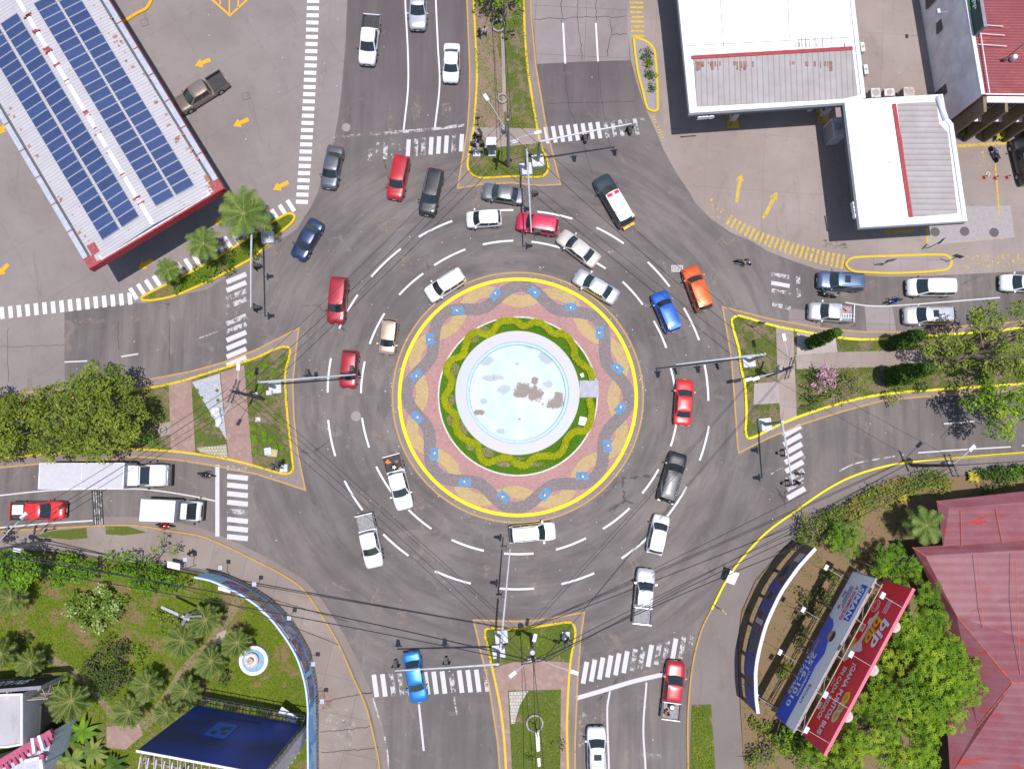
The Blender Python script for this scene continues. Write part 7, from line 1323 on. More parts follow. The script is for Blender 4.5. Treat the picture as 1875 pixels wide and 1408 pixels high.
def hedge(label, pts, wd, h, mat, seed, per=260, size=.12, name='hedge', step=.32, z=.12):
    rg = np.random.default_rng(seed); P = smooth_pts(UL(pts, h * .7), False, 6); c0 = P[0]; root = empty(name, (c0.x, c0.y, z), 0, label=label, cat='hedge', group='hedges'); C = []
    for i in range(len(P) - 1):
        L = (P[i + 1] - P[i]).length; m = max(1, int(L / step))
        for k in range(m): p = P[i].lerp(P[i + 1], k / m) - c0; C.append([p.x + rg.normal(0, wd * .16), p.y + rg.normal(0, wd * .16), h * .55 + rg.normal(0, h * .06)])
    C = np.array(C); V_, T = clump_leaves(rg, C, np.full(len(C), wd * .5) * rg.uniform(.8, 1.2, len(C)), per / (wd * wd) * .32, size, False, .2, h / wd * .95); fmesh('foliage', V_, T, mat, root); mb = MB()
    for i in range(0, len(P), 6): p = P[i] - c0; mb.tube([(p.x, p.y, -.1), (p.x, p.y, h * .5)], .04, 5)
    mb.build('stem', BARK, root); return root
hedge('olive brown hedge along the upper south east sidewalk', [(1735, 884), (1700, 876), (1660, 892), (1610, 908), (1570, 932), (1560, 940)], 2.0, 1.5, F_HEDGE, 71, 1000); hedge('short hedge of the sidewalk bend above the poster wall', [(1540, 945), (1515, 952), (1490, 975), (1470, 992)], 1.8, 1.4, F_HEDGE, 72, 1000); hedge('thin hedge at the right frame edge', [(1800, 868), (1880, 862), (1980, 858)], 1.2, 1.2, F_CYP, 73, 800)
# the wavy hedge of the central island: solid clipped body with leaf texture, ending at the service slab
HW = [(1300, 592), (1270, 510), (1210, 470), (1150, 400), (1150, 340), (1120, 250), (1060, 205), (990, 225), (900, 150), (830, 130), (740, 165), (680, 120), (600, 120), (540, 135), (490, 210), (440, 235), (350, 197), (290, 230), (275, 320), (250, 400), (170, 430), (110, 470), (120, 530), (165, 590), (150, 660), (105, 740), (130, 820), (195, 880), (195, 960), (220, 1030), (310, 1095), (370, 1120), (390, 1210), (450, 1262), (560, 1222), (640, 1230), (690, 1272), (770, 1280), (810, 1230), (900, 1205), (1000, 1208), (1060, 1160), (1090, 1070), (1150, 1012), (1230, 1008), (1282, 960), (1290, 850), (1270, 745)]
def clampr(p): d = p - CEN; return CEN + d.normalized() * min(d.length, 139.5 * PXM)
hp = smooth_pts([clampr(U(790 + x / 4.4, 560 + y / 4.4, .6)) for x, y in HW], False, 5); root = empty('hedge', (CEN.x, CEN.y, .18), 0, label='yellow green clipped hedge winding in waves round the fountain', cat='hedge', group='hedges')
rg = np.random.default_rng(5); mb = MB(); N = len(hp); wl = .33; prof = [(-wl, 0), (-wl, .34), (-wl * .7, .46), (wl * .7, .46), (wl, .34), (wl, 0)]; rows = []
for s, z in prof: o_ = offs(hp, s, False); rows.append([(p.x - CEN.x + rg.normal(0, .02), p.y - CEN.y + rg.normal(0, .02), z + (rg.normal(0, .02) if z > .1 else 0)) for p in o_])
mb.add([p for r in rows for p in r], [(r * N + i, r * N + i + 1, (r + 1) * N + i + 1, (r + 1) * N + i) for r in range(5) for i in range(N - 1)]); o = mb.build('clipped_body', plain('hedge_core', (.22, .25, .003), .9, var=.4, vs=6), root)
n = 17000; ii = rg.integers(0, N - 1, n); tt = rg.random(n); px_ = np.array([[p.x - CEN.x, p.y - CEN.y] for p in hp]); pp = px_[ii] * (1 - tt)[:, None] + px_[ii + 1] * tt[:, None]; dd = unit(px_[ii + 1] - px_[ii]); nn_ = np.stack([-dd[:, 1], dd[:, 0]], 1); ss = rg.uniform(-1, 1, n); P3 = np.concatenate([pp + nn_ * (ss * wl * 1.08)[:, None], (.48 - .14 * np.abs(ss) ** 4 + rg.normal(0, .025, n))[:, None]], 1); Nv = np.concatenate([nn_ * ss[:, None] * .6, np.ones((n, 1)) * .8], 1)
fmesh('foliage', leaves(rg, P3, Nv, .07), np.clip(rg.normal(.5, .22, n), 0, 1), F_YEL, root)
# bare soil patches inside the hedge waves
for i, (x, y, a_, b_, rz) in enumerate([(420, 185, 45, 18, .1), (350, 265, 45, 28, -.6), (190, 510, 30, 50, .2), (165, 760, 22, 45, 0), (260, 980, 30, 60, -.5), (450, 1180, 60, 34, .4), (580, 1275, 60, 22, .1), (840, 1275, 60, 18, -.1), (310, 1140, 35, 22, .5), (150, 930, 22, 50, -.3), (1190, 985, 30, 12, .2), (710, 1230, 45, 14, 0)]):
    c = [(790 + (x + a_ * math.cos(t) * math.cos(rz) - b_ * math.sin(t) * math.sin(rz)) / 4.4 + random.Random(i * 20 + int(t * 10)).uniform(-.8, .8), 560 + (y + a_ * math.cos(t) * math.sin(rz) + b_ * math.sin(t) * math.cos(rz)) / 4.4 + random.Random(i * 31 + int(t * 10)).uniform(-.8, .8)) for t in [2 * math.pi * k / 14 for k in range(14)]]
    st(sheet('soil', smooth_pts(UL(c, .2), True, 3), .206, plain('dry_soil', (.24, .17, .11), .95, var=.35, vs=5)), 'dry bare soil patch in the central lawn ring', 'soil')
# grass tufts: uncountable blades, one object per lawn
def blades(label, pts, n, z, mat, size=.09, seed=1, clump=1.0, hole=None):
    rg = np.random.default_rng(seed); P = ccw(UL(pts, z) if not isinstance(pts[0], Vector) else pts); xs = [p.x for p in P]; ys = [p.y for p in P]; x = rg.uniform(min(xs), max(xs), n * 3); y = rg.uniform(min(ys), max(ys), n * 3); m = inpoly(P, x, y)
    f = np.sin(x * 1.1 + seed) * np.cos(y * .9 + seed * 2) + np.sin(x * 2.7 + y * 1.9) * .6; m &= f > rg.normal(-.2 * clump + .15, .7, len(x))
    for pp_, lb_ in PATHS:
        if 'bare trodden' not in lb_: m &= ~inpoly(pp_, x, y)
    if hole: m &= np.hypot(x - CEN.x - hole[1], y - CEN.y - hole[2]) > hole[0]
    x = x[m][:n]; y = y[m][:n]; k = len(x); C = np.stack([x, y, np.full(k, z) + rg.uniform(.01, .07, k)], 1)
    tn = np.clip(.5 + .25 * np.sin(x * .8) * np.cos(y * .7) + rg.normal(0, .2, k), 0, 1); o = fmesh('grass', leaves(rg, C, np.tile([[0, 0, 1.0]], (k, 1)) + rg.normal(0, .4, (k, 3)), size, .35), tn, mat); tag(o, label, 'grass', kind='stuff')
blades('rough grass blades of the palm garden', [(-60, 1020), (100, 1020), (250, 1036), (362, 1056), (440, 1092), (495, 1135), (535, 1200), (560, 1290), (572, 1420), (-60, 1450)], 26000, .13, F_GRASS, .11, 1, 2.5)
blades('short grass blades of the central lawn ring', circ(143.5 * PXM), 14000, .205, foliage('lush_blades', [(.045, .13, .006), (.09, .20, .01), (.14, .24, .015)], .1), .07, 2, 6, (M_(114), FC.x, FC.y))
blades('sparse grass blades of the west island', w_inner, 17000, .145, F_GRASS, .09, 3, 1.6); blades('sparse grass blades of the east island', e_inner, 17000, .15, F_GRASS, .09, 4, 1.8); blades('grass blades of the south median', s_inner[:1] + s_inner[1:], 7000, .145, F_GRASS, .1, 5, 1.2); blades('sparse grass blades of the north median', top_inner, 14000, .145, F_GRASS, .09, 6, 1.8)
blades('dry grass blades of the billboard garden', [(1372, 1460), (1356, 1260), (1354, 1180), (1384, 1062), (1432, 1008), (1502, 952), (1562, 910), (1642, 872), (1740, 875), (1720, 1000), (1700, 1100), (1600, 1300), (1560, 1460)], 9000, .145, F_HEDGE, .1, 7, .6)
blades('grass blades of the strip beside the south east kerb', [(1268, 1292), (1301, 1291), (1308, 1407), (1318, 1500), (1268, 1500)], 2500, .155, F_GRASS, .1, 8, 3); blades('grass blades of the palm planter', [(265, 548), (330, 512), (470, 432), (535, 394), (536, 405), (470, 462), (330, 535)], 3000, .155, F_GRASS, .1, 9, 3)
# ================================================================ poles, signals, wires, people, small things
GRYP = plain('grey_pole', (.27, .27, .30), .5, .3, var=.15); LGT = plain('light_grey_arm', (.50, .51, .54), .45, .3, var=.1); BASEM = plain('whitewashed_base', (.50, .50, .52), .8, var=.15, vs=4); DKP = plain('dark_wood_pole', (.10, .08, .075), .85, var=.3, vs=4); CPOLE = plain('concrete_pole', (.27, .25, .24), .85, var=.2)
def head(mb, p, z, ang, s=1.0):
    # three lamp signal head hanging under an arm, with visors
    M = Matrix.Translation((p[0], p[1], z)) @ Matrix.Rotation(ang, 4, 'Z'); mb.box(-.16 * s, .16 * s, -.17 * s, .17 * s, -1.1, 0, M); mb.box(-.20 * s, -.16 * s, -.36 * s, .36 * s, -1.25, .12, M)
    for k in range(3): mb.box(.16 * s, .42 * s, -.14 * s, .14 * s, -.12 - .36 * k, -.08 - .36 * k, M)
def signal(label, base, top, arm_end, sigs, hp=5.6, he=6.6, bh=.7, bs=1.25, pr=.16, group='traffic signal poles with long arms', face=0):
    b = U(*base, bh); root = empty('traffic_signal', (b.x, b.y, .14), 0, label=label, cat='traffic signal', group=group)
    mb = MB(); mb.box(-bs / 2, bs / 2, -bs / 2, bs / 2, -.15, bh - .14); o = mb.build('base', BASEM, root); bv = o.modifiers.new('b', 'BEVEL'); bv.width = .05; bv.segments = 2; o.rotation_euler.z = R(6)
    mb = MB(); mb.tube([(0, 0, bh - .15), (0, 0, hp)], [pr * 1.15, pr * .8], 12); mb.build('pole', GRYP, root)
    e = U(*arm_end, he) - b; mb = MB(); mb.tube([(0, 0, hp - .15), (e.x * .5, e.y * .5, (hp + he) / 2 + .05), (e.x, e.y, he)], [.11, .085, .06], 8); mb.build('arm', LGT, root); d = e.normalized(); a0 = math.atan2(d.y, d.x)
    for s in sigs:
        q = U(*s, he) - b; t = max(.1, min(1, q.dot(d) / e.length)); p = d * (t * e.length); z = lerp(hp, he, t); off = Vector((-d.y, d.x)) * (.35 if (q - p).dot(Vector((-d.y, d.x))) > 0 else -.35)
        mb = MB(); mb.tube([(p.x, p.y, z), (p.x + off.x, p.y + off.y, z - .02)], .04, 6); head(mb, (p.x + off.x * 1.4, p.y + off.y * 1.4), z + .15, math.atan2(off.y, off.x)); mb.build('signal_head', BLACKP, root)
    return root
signal('signal pole on the north median with its arm over the north lanes', (985, 294), None, (1156, 228), [(1073, 253), (1153, 235)])
signal('signal pole on the north median with its arm reaching toward the crimson SUV', (963, 309), None, (973, 427), [(979, 350), (980, 424)])
signal('signal pole at the palm planter with its arm down over the road', (489, 434), None, (460, 564), [(467, 484), (467, 563)])
signal('signal pole on the west island with its arm over the dark red hatchback', (503, 709), None, (652, 686), [(560, 683), (644, 680)])
signal('signal pole on the east island with its arm over the lane dashes', (1372, 661), None, (1237, 668), [(1240, 673), (1319, 664)])
signal('signal pole at the lower east island with its arm over the crossing', (1402, 777), None, (1450, 886), [(1432, 829), (1446, 884)])
signal('upper signal pole on the south median with its arm into the ring', (918, 1166), None, (934, 1004), [(920, 1094), (931, 1004)])
signal('lower signal pole on the south median with its arm over the blue sedan', (913, 1193), None, (723, 1227), [(724, 1217), (816, 1213)])
def post(label, base, heads, h=3.0, m=None, cat='traffic signal', group='short signal posts', bs=.75):
    b = U(*base, .3); root = empty('signal_post', (b.x, b.y, .14), 0, label=label, cat=cat, group=group); mb = MB(); mb.box(-bs / 2, bs / 2, -bs / 2, bs / 2, -.1, .3); mb.build('base', BASEM, root); mb = MB(); mb.tube([(0, 0, .3), (0, 0, h)], .06, 8); mb.build('pole', GRYP, root)
    for k, s in enumerate(heads): q = U(*s, h) - b; mb = MB(); mb.tube([(0, 0, h - .1), (q.x * .7, q.y * .7, h - .1)], .03, 6); head(mb, (q.x * .7, q.y * .7), h + .1, math.atan2(q.y, q.x), .9); mb.build('signal_head', m or BLACKP, root)
    return root
post('short signal post by the people on the north median', (873, 281), [(866, 262), (885, 262)]); post('short signal post near the bottom corner of the west island', (520, 857), [(498, 852), (508, 848)]); post('short signal post at the top right of the south median', (1036, 1163), [(1037, 1185), (1042, 1176)])
c = U(901, 280, .3); r = empty('control_cabinet', (c.x, c.y, .14), 0, label='white control cabinet on a pedestal by the north median path', cat='cabinet'); mb = MB(); mb.box(-.38, .38, -.38, .38, -.1, .25); mb.build('base', BASEM, r); mb = MB(); mb.box(-.12, .12, -.1, .1, .25, 1.6); mb.build('pedestal', GRYP, r); mb = MB(); mb.box(-.45, .45, -.35, .3, 1.6, 3.2); mb.build('cabinet_body', GRYP, r); mb = MB(); mb.box(-.5, .5, -.4, .38, 3.201, 3.26); mb.build('cabinet_top', NB, r)
prism('utility_box', 498, 829, 1.05, .75, .13, .85, plain('cream_yellow_box', (.42, .33, .16), .7, var=.15), 'cream yellow box on the west island', 'box', R(-8)); prism('utility_box', 490, 826, .7, .7, .13, 1.0, plain('pale_blue_white', (.45, .50, .55), .6), 'pale blue box beside the cream yellow box', 'box', R(10))
prism('concrete_block', 472, 768, .5, .45, .13, .45, BASEM, 'small white block in the middle of the west island', 'block', R(5)); prism('concrete_block', 467, 723, .5, .5, .13, .6, BASEM, 'small white block beside the leaning utility pole', 'block', R(5)); prism('equipment_box', 492, 719, .55, .45, .13, 1.2, BASEM, 'small white equipment box under the west signal pole', 'box', R(5)); prism('meter_box', 394, 754, .85, .85, .15, .6, BASEM, 'white framed meter box on the gravel bed', 'box', R(4)); prism('meter_box', 399, 767, .6, .95, .15, .5, plain('pale_blue_cover', (.42, .46, .54), .6), 'pale blue cover below the framed meter box', 'box', R(8))
# utility poles with crossarms, transformers and street lamps
PT = {}
def upole(key, label, base, top, h, m, cross=R(0), lamps=(), tr=0, grp='utility poles'):
    b = U(*base); root = empty('utility_pole', (b.x, b.y, .1), 0, label=label, cat='utility pole', group=grp); mb = MB(); mb.tube([(0, 0, -.1), (0, 0, h)], [.19, .12], 10); mb.build('pole', m, root)
    for z in (h - .3, h - 1.2): mb = MB(); c_, s_ = math.cos(cross), math.sin(cross); mb.bar((-1.1 * c_, -1.1 * s_, z), (1.1 * c_, 1.1 * s_, z), .1); [mb.tube([(k * c_, k * s_, z + .05), (k * c_, k * s_, z + .25)], .05, 6) for k in (-1, -.4, .4, 1)]; mb.build('crossarm', DKP, root)
    for k in range(tr): mb = MB(); a = cross + R(90) + k * 2.1; mb.lathe([(.24, h - 2.9), (.27, h - 2.8), (.27, h - 2.0), (.2, h - 1.9), (.001, h - 1.9)], 14, (.42 * math.cos(a), .42 * math.sin(a), 0)); mb.build('transformer', GRYP, root)
    for (lx_, ly_, lh) in lamps:
        q = U(lx_, ly_, lh) - b; mb = MB(); mb.tube([(0, 0, lh - .5), (q.x * .6, q.y * .6, lh - .05), (q.x, q.y, lh)], .035, 6); lo = mb.build('lamp_arm', LGT, root); an_ = math.atan2(q.y, q.x); M = Matrix.Translation((q.x, q.y, lh)) @ Matrix.Rotation(an_, 4, 'Z'); mb = MB(); mb.box(-.1, .62, -.17, .17, -.1, .06, M); x = mb.build('lamp_head', plain('lamp_white', (.5, .5, .52), .5), lo)
    PT[key] = (b, h); return root
upole('N', 'tall concrete pole standing in the north median', (931, 306), None, 11.5, CPOLE, R(80), [(893, 184, 9), (980, 245, 7.0), (938, 262, 6)], 1)
upole('W', 'dark wooden pole on the west island with a lamp arm', (483, 731), None, 9.5, DKP, R(70), [(437, 677, 8.0), (404, 770, 8)], 1)
upole('E', 'dark leaning looking pole on the east island', (1404, 688), None, 7.5, DKP, R(70), [(1436, 623, 7), (1374, 694, 4.5), (1388, 692, 4.5)], 1)
upole('S', 'crowded utility pole in the south median with transformer', (972, 1163), None, 11.0, DKP, R(10), [(943, 1230, 9.0), (1046, 1228, 9.5), (978, 1172, 5.5)], 2)
upole('SE', 'utility pole at the upper south east sidewalk with a lamp over the kerb', (1669, 852), None, 8.0, DKP, R(-70), [(1775, 824, 7.8)], 1)
upole('SW', 'utility pole at the left frame edge with crossarm and lamps', (80, 992), None, 9.5, CPOLE, R(85), [(41, 948, 8.5), (28, 1006, 6)], 1)
WIREM = plain('black_cable', (.025, .024, .026), .7)
def wire(label, a, b, sag=1.0, r=.028, n=18):
    A_, B_ = Vector(a), Vector(b); pts = [A_.lerp(B_, i / n) - Vector((0, 0, sag * 4 * (i / n) * (1 - i / n))) for i in range(n + 1)]; mb = MB(); mb.tube([tuple(p - A_) for p in pts], r, 5); o = mb.build('overhead_cable', WIREM); o.location = A_; tag(o, label, 'cable', 'overhead cables'); return o
def pt(k, dz=-.1, off=(0, 0)): b, h = PT[k]; return (b.x + off[0], b.y + off[1], h + dz)
def far(px, py, h): q = U(px, py, h); return (q.x, q.y, h)
wire('cable from the north median pole to the east island pole, upper strand', pt('N', -.4, (.6, 0)), pt('E', -.1, (.3, .4)), .9, .024); wire('cable from the north median pole to the east island pole, lower strand', pt('N', -1.2, (-.6, 0)), pt('E', -.6, (-.3, -.4)), 1.3, .03)
wire('cable from the west island pole to the north median pole, upper strand', pt('W', -.1, (.3, .5)), pt('N', -.4, (-.6, 0)), 1.0, .022); wire('cable from the west island pole to the north median pole, lower strand', pt('W', -.9, (.3, -.3)), pt('N', -2.0), 1.6, .03)
wire('cable from the west island pole to the south median pole, upper strand', pt('W', -.1, (-.2, -.5)), pt('S', -.3, (-.6, 0)), 1.0, .020); wire('cable from the west island pole to the south median pole, lower strand', pt('W', -.9), pt('S', -1.2, (-.3, 0)), 1.5, .024)
wire('cable from the east island pole to the south median pole, upper strand', pt('E', -.1), pt('S', -.3, (.6, 0)), .7, .020); wire('cable from the east island pole to the south median pole, lower strand', pt('E', -.8), pt('S', -1.2, (.9, 0)), 1.2, .024)
wire('cable from the west island pole to the left edge pole, upper strand', pt('W', -.1, (-.3, .2)), pt('SW', -.3, (0, 1.0)), .8, .024); wire('cable from the west island pole to the left edge pole, lower strand', pt('W', -.9), pt('SW', -1.2, (0, .4)), 1.2, .03)
wire('thick cable from the south median pole over the palm garden wall', pt('S', -.3, (-1, 0)), pt('SW', -.3, (0, -.9)), 1.2, .045); wire('second thick cable sweeping over the lower left road', pt('S', -1.2, (-.6, 0)), pt('SW', -1.5, (0, -.4)), 2.6, .055)
wire('thick cable bundle from the south median pole past the poster wall', pt('S', -1.2, (.6, 0)), far(1500, 985, 6.5), 1.2, .042); wire('thin cable from the south median pole past the poster wall, upper', pt('S', -.3, (1, 0)), far(1560, 915, 8.0), 1.0, .028); wire('thin cable from the south median pole past the poster wall, lower', pt('S', -1.6, (.3, 0)), pt('SE', -1.2), 2.2, .03); wire('thick cable from the south median pole to the upper sidewalk pole', pt('S', -.3, (.4, 0)), pt('SE', -.3), 1.4, .034)
wire('thick cable from the sidewalk bend to the upper sidewalk pole', far(1500, 985, 6.5), pt('SE', -.4, (0, -.5)), .4, .04); wire('cable along the hedge at the right side', far(1420, 1012, 5.5), pt('SE', -1.4, (0, -.4)), .6, .028)
wire('cable leaving the upper sidewalk pole toward the right frame edge', pt('SE', -.3), far(2050, 835, 9), .8, .04); wire('cable bundle along the top of the palm garden', pt('SW', -1.5), far(330, 1075, 5.5), .4, .05); wire('second cable bundle along the top of the palm garden', far(330, 1075, 5.5), far(620, 1180, 8), .5, .03)
wire('pair cable from the east island pole to the upper sidewalk pole', pt('E', -.3), pt('SE', -.3, (0, .7)), .7, .018); wire('cable from the north median pole up the median', pt('N', -.4), far(915, -160, 11.5), .8, .03); wire('second cable from the north median pole up the median', pt('N', -1.2, (.4, 0)), far(905, -160, 10), 1.0, .024); wire('cable from the south median pole down the median', pt('S', -.4), far(1015, 1600, 11), .8, .03); wire('second cable from the south median pole down the median', pt('S', -1.2), far(985, 1600, 10), 1.0, .03)
# garden tripod and leaning stems
c = U(338, 1127, 4); r = empty('antenna_mast', (c.x, c.y, .12), 0, label='grey tripod antenna mast leaning over the palm garden', cat='antenna'); mb = MB(); mb.tube([(0, 0, 0), (-.2, .1, 6)], [.14, .06], 7); mb.bar((-2.0, .9, 4.4), (.6, -.3, 4.2), .25, .12); mb.bar((-.3, -.9, 3.6), (.6, .3, 4.6), .3, .12); mb.bar((1.4, -.1, 3.4), (.2, .0, 4.4), .16, .1); mb.build('mast', GRYP, r)
def streetsign(label, base, top, h, sz, m=None, grp='small sign posts'):
    b = U(*base); t = U(*top, h) - b; ang = math.atan2(t.y, t.x); r = empty('sign_post', (b.x, b.y, .14), 0, label=label, cat='sign', group=grp); mb = MB(); mb.tube([(0, 0, 0), (0, 0, h)], .04, 7); mb.build('post', DTRIM, r); mb = MB(); M = Matrix.Translation((0, 0, h - sz / 2)) @ Matrix.Rotation(ang, 4, 'Z'); mb.box(-.03, .03, -sz / 2, sz / 2, -sz / 2, sz / 2, M); mb.build('sign_plate', m or DTRIM, r)
streetsign('sign post on the left half of the long refuge', (1612, 487), (1634, 477), 2.6, .9); streetsign('sign post at the right end of the long refuge', (1732, 480), (1757, 470), 2.6, .8); streetsign('brown sign post at the corner of the white canopy', (1698, 455), (1698, 415), 3.0, .7); streetsign('black signal like sign on the upper kerb of the east island', (1378, 600), (1396, 588), 3.2, .7); streetsign('small sign post at the upper left of the north median', (876, 232), (875, 218), 2.2, .5); streetsign('thin sign on the sidewalk below the south east crossing', (1314, 1112), (1331, 1114), 2.4, .6, plain('yellow_sign', (.5, .42, .04), .5)); streetsign('low sign beside the speed hump path', (104, 968), (96, 975), 2.0, .4)
for i, (x, y, l) in enumerate([(1806, 323, 'left traffic cone with a fallen ring beside it'), (1826, 324, 'middle traffic cone on the yellow parking line'), (1848, 323, 'right traffic cone near the black parked car')]):
    c = U(x, y, .4); r = empty('traffic_cone', (c.x, c.y, .01), i, label=l, cat='traffic cone', group='traffic cones on the forecourt'); mb = MB(); mb.box(-.2, .2, -.2, .2, 0, .04); mb.lathe([(.16, .04), (.035, .72), (.001, .73)], 14); mb.build('cone_body', plain('cone_red', (.45, .03, .02), .5), r); mb = MB(); mb.lathe([(.115, .30), (.085, .48)], 14, cap=False); mb.build('reflective_band', NB, r)
mb = MB(); c = U(1809, 319); mb.lathe([(.16, 0), (.2, .02), (.2, .05), (.16, .06)], 18, (c.x, c.y, .01), cap=False); tag(mb.build('cone_ring', NB), 'pale ring lying beside the left traffic cone', 'ring')
# tree rings of brick
for x, y, r0, l in ((979, 1322, .85, 'round concrete tree ring on the south median'), (920, 183, .55, 'small round planter ring halfway up the north median'), (913, 50, .75, 'round stone tree ring at the top of the north median'), (300, 788, .42, 'round dark cover on the square pad')):
    c = U(x, y); mb = MB(); mb.lathe([(r0, 0), (r0, .28), (r0 - .02, .3), (r0 - .17, .3), (r0 - .18, .1)], 32, (0, 0, 0), cap=False); o = mb.build('tree_ring', plain('ring_concrete', (.27, .235, .23), .85, var=.2)); o.location = (c.x, c.y, .12); tag(o, l, 'tree ring')
c = U(985, 1335); r = empty('young_tree', (c.x - .3, c.y + .6, .14), 0, label='thin bare young tree with white painted stem in the south median ring', cat='tree'); mb = MB(); mb.tube([(0, 0, 0), (.1, -.1, 2), (.15, -.2, 3.4)], [.1, .07, .03], 7); mb.tube([(.1, -.1, 1.8), (.8, .6, 3.0)], [.05, .01], 5); mb.tube([(.1, -.1, 2.2), (-.7, .3, 3.2)], [.05, .01], 5); mb.build('trunk', DKP, r)
path([(980, 1338), (987, 1337), (989, 1374), (983, 1376)], NB, 'white painted strip in the south median grass', .162); path([(984, 1388), (989, 1387), (990, 1402), (985, 1404)], NB, 'short white painted strip near the bottom edge', .162)
tree('young bushy plant on the right side of the south median', circle_px(1022, 1363, 16, 12, .3, 50, 14), .7, None, F_CYP, 1.2, 90, .1, seed=101, rr=(.25, .45), dome=.3, limbs=0, trunk_r=.04, name='bush', cat='bush', group='small bushes around the junction', crown_th=.3); tree('small bush at the white strip of the south median', circle_px(974, 1382, 11, 10, .3, 51), .7, None, F_CYP, 1.5, 90, .1, seed=102, rr=(.25, .4), dome=.3, limbs=0, trunk_r=.04, name='bush', cat='bush', group='small bushes around the junction', crown_th=.3)
tree('young tree with loose yellow green leaf clumps on the south west sidewalk', [(266, 996), (282, 980), (300, 990), (330, 1006), (332, 1018), (300, 1022), (275, 1006)], 3.2, (292, 1022), F_LIME, .7, 60, .15, seed=103, rr=(.3, .5), dome=.4, limbs=9, trunk_r=.07, twig=False, group='trees on the sidewalk')
# litter and loose stones
rn = random.Random(3); mb = MB()
for _ in range(420):
    if rn.random() < .5:
        a = rn.uniform(0, 6.28); rr = rn.choice([224, 226, 240, 318, 232, 360]) * PXM + rn.gauss(0, .35); x, y = CEN.x + rr * math.cos(a), CEN.y + rr * math.sin(a)
    else: x, y = rn.uniform(-50, 50), rn.uniform(-30, 48)
    s = rn.uniform(.02, .065); M = Matrix.Translation((x, y, .016)) @ Matrix.Rotation(rn.uniform(0, 3), 4, 'Z'); mb.box(-s, s, -s * .7, s * .7, 0, s * .8, M)
tag(mb.build('litter', plain('litter_white', (.5, .48, .45), .8)), 'tiny pale scraps and pebbles scattered over the road', 'litter', kind='stuff')
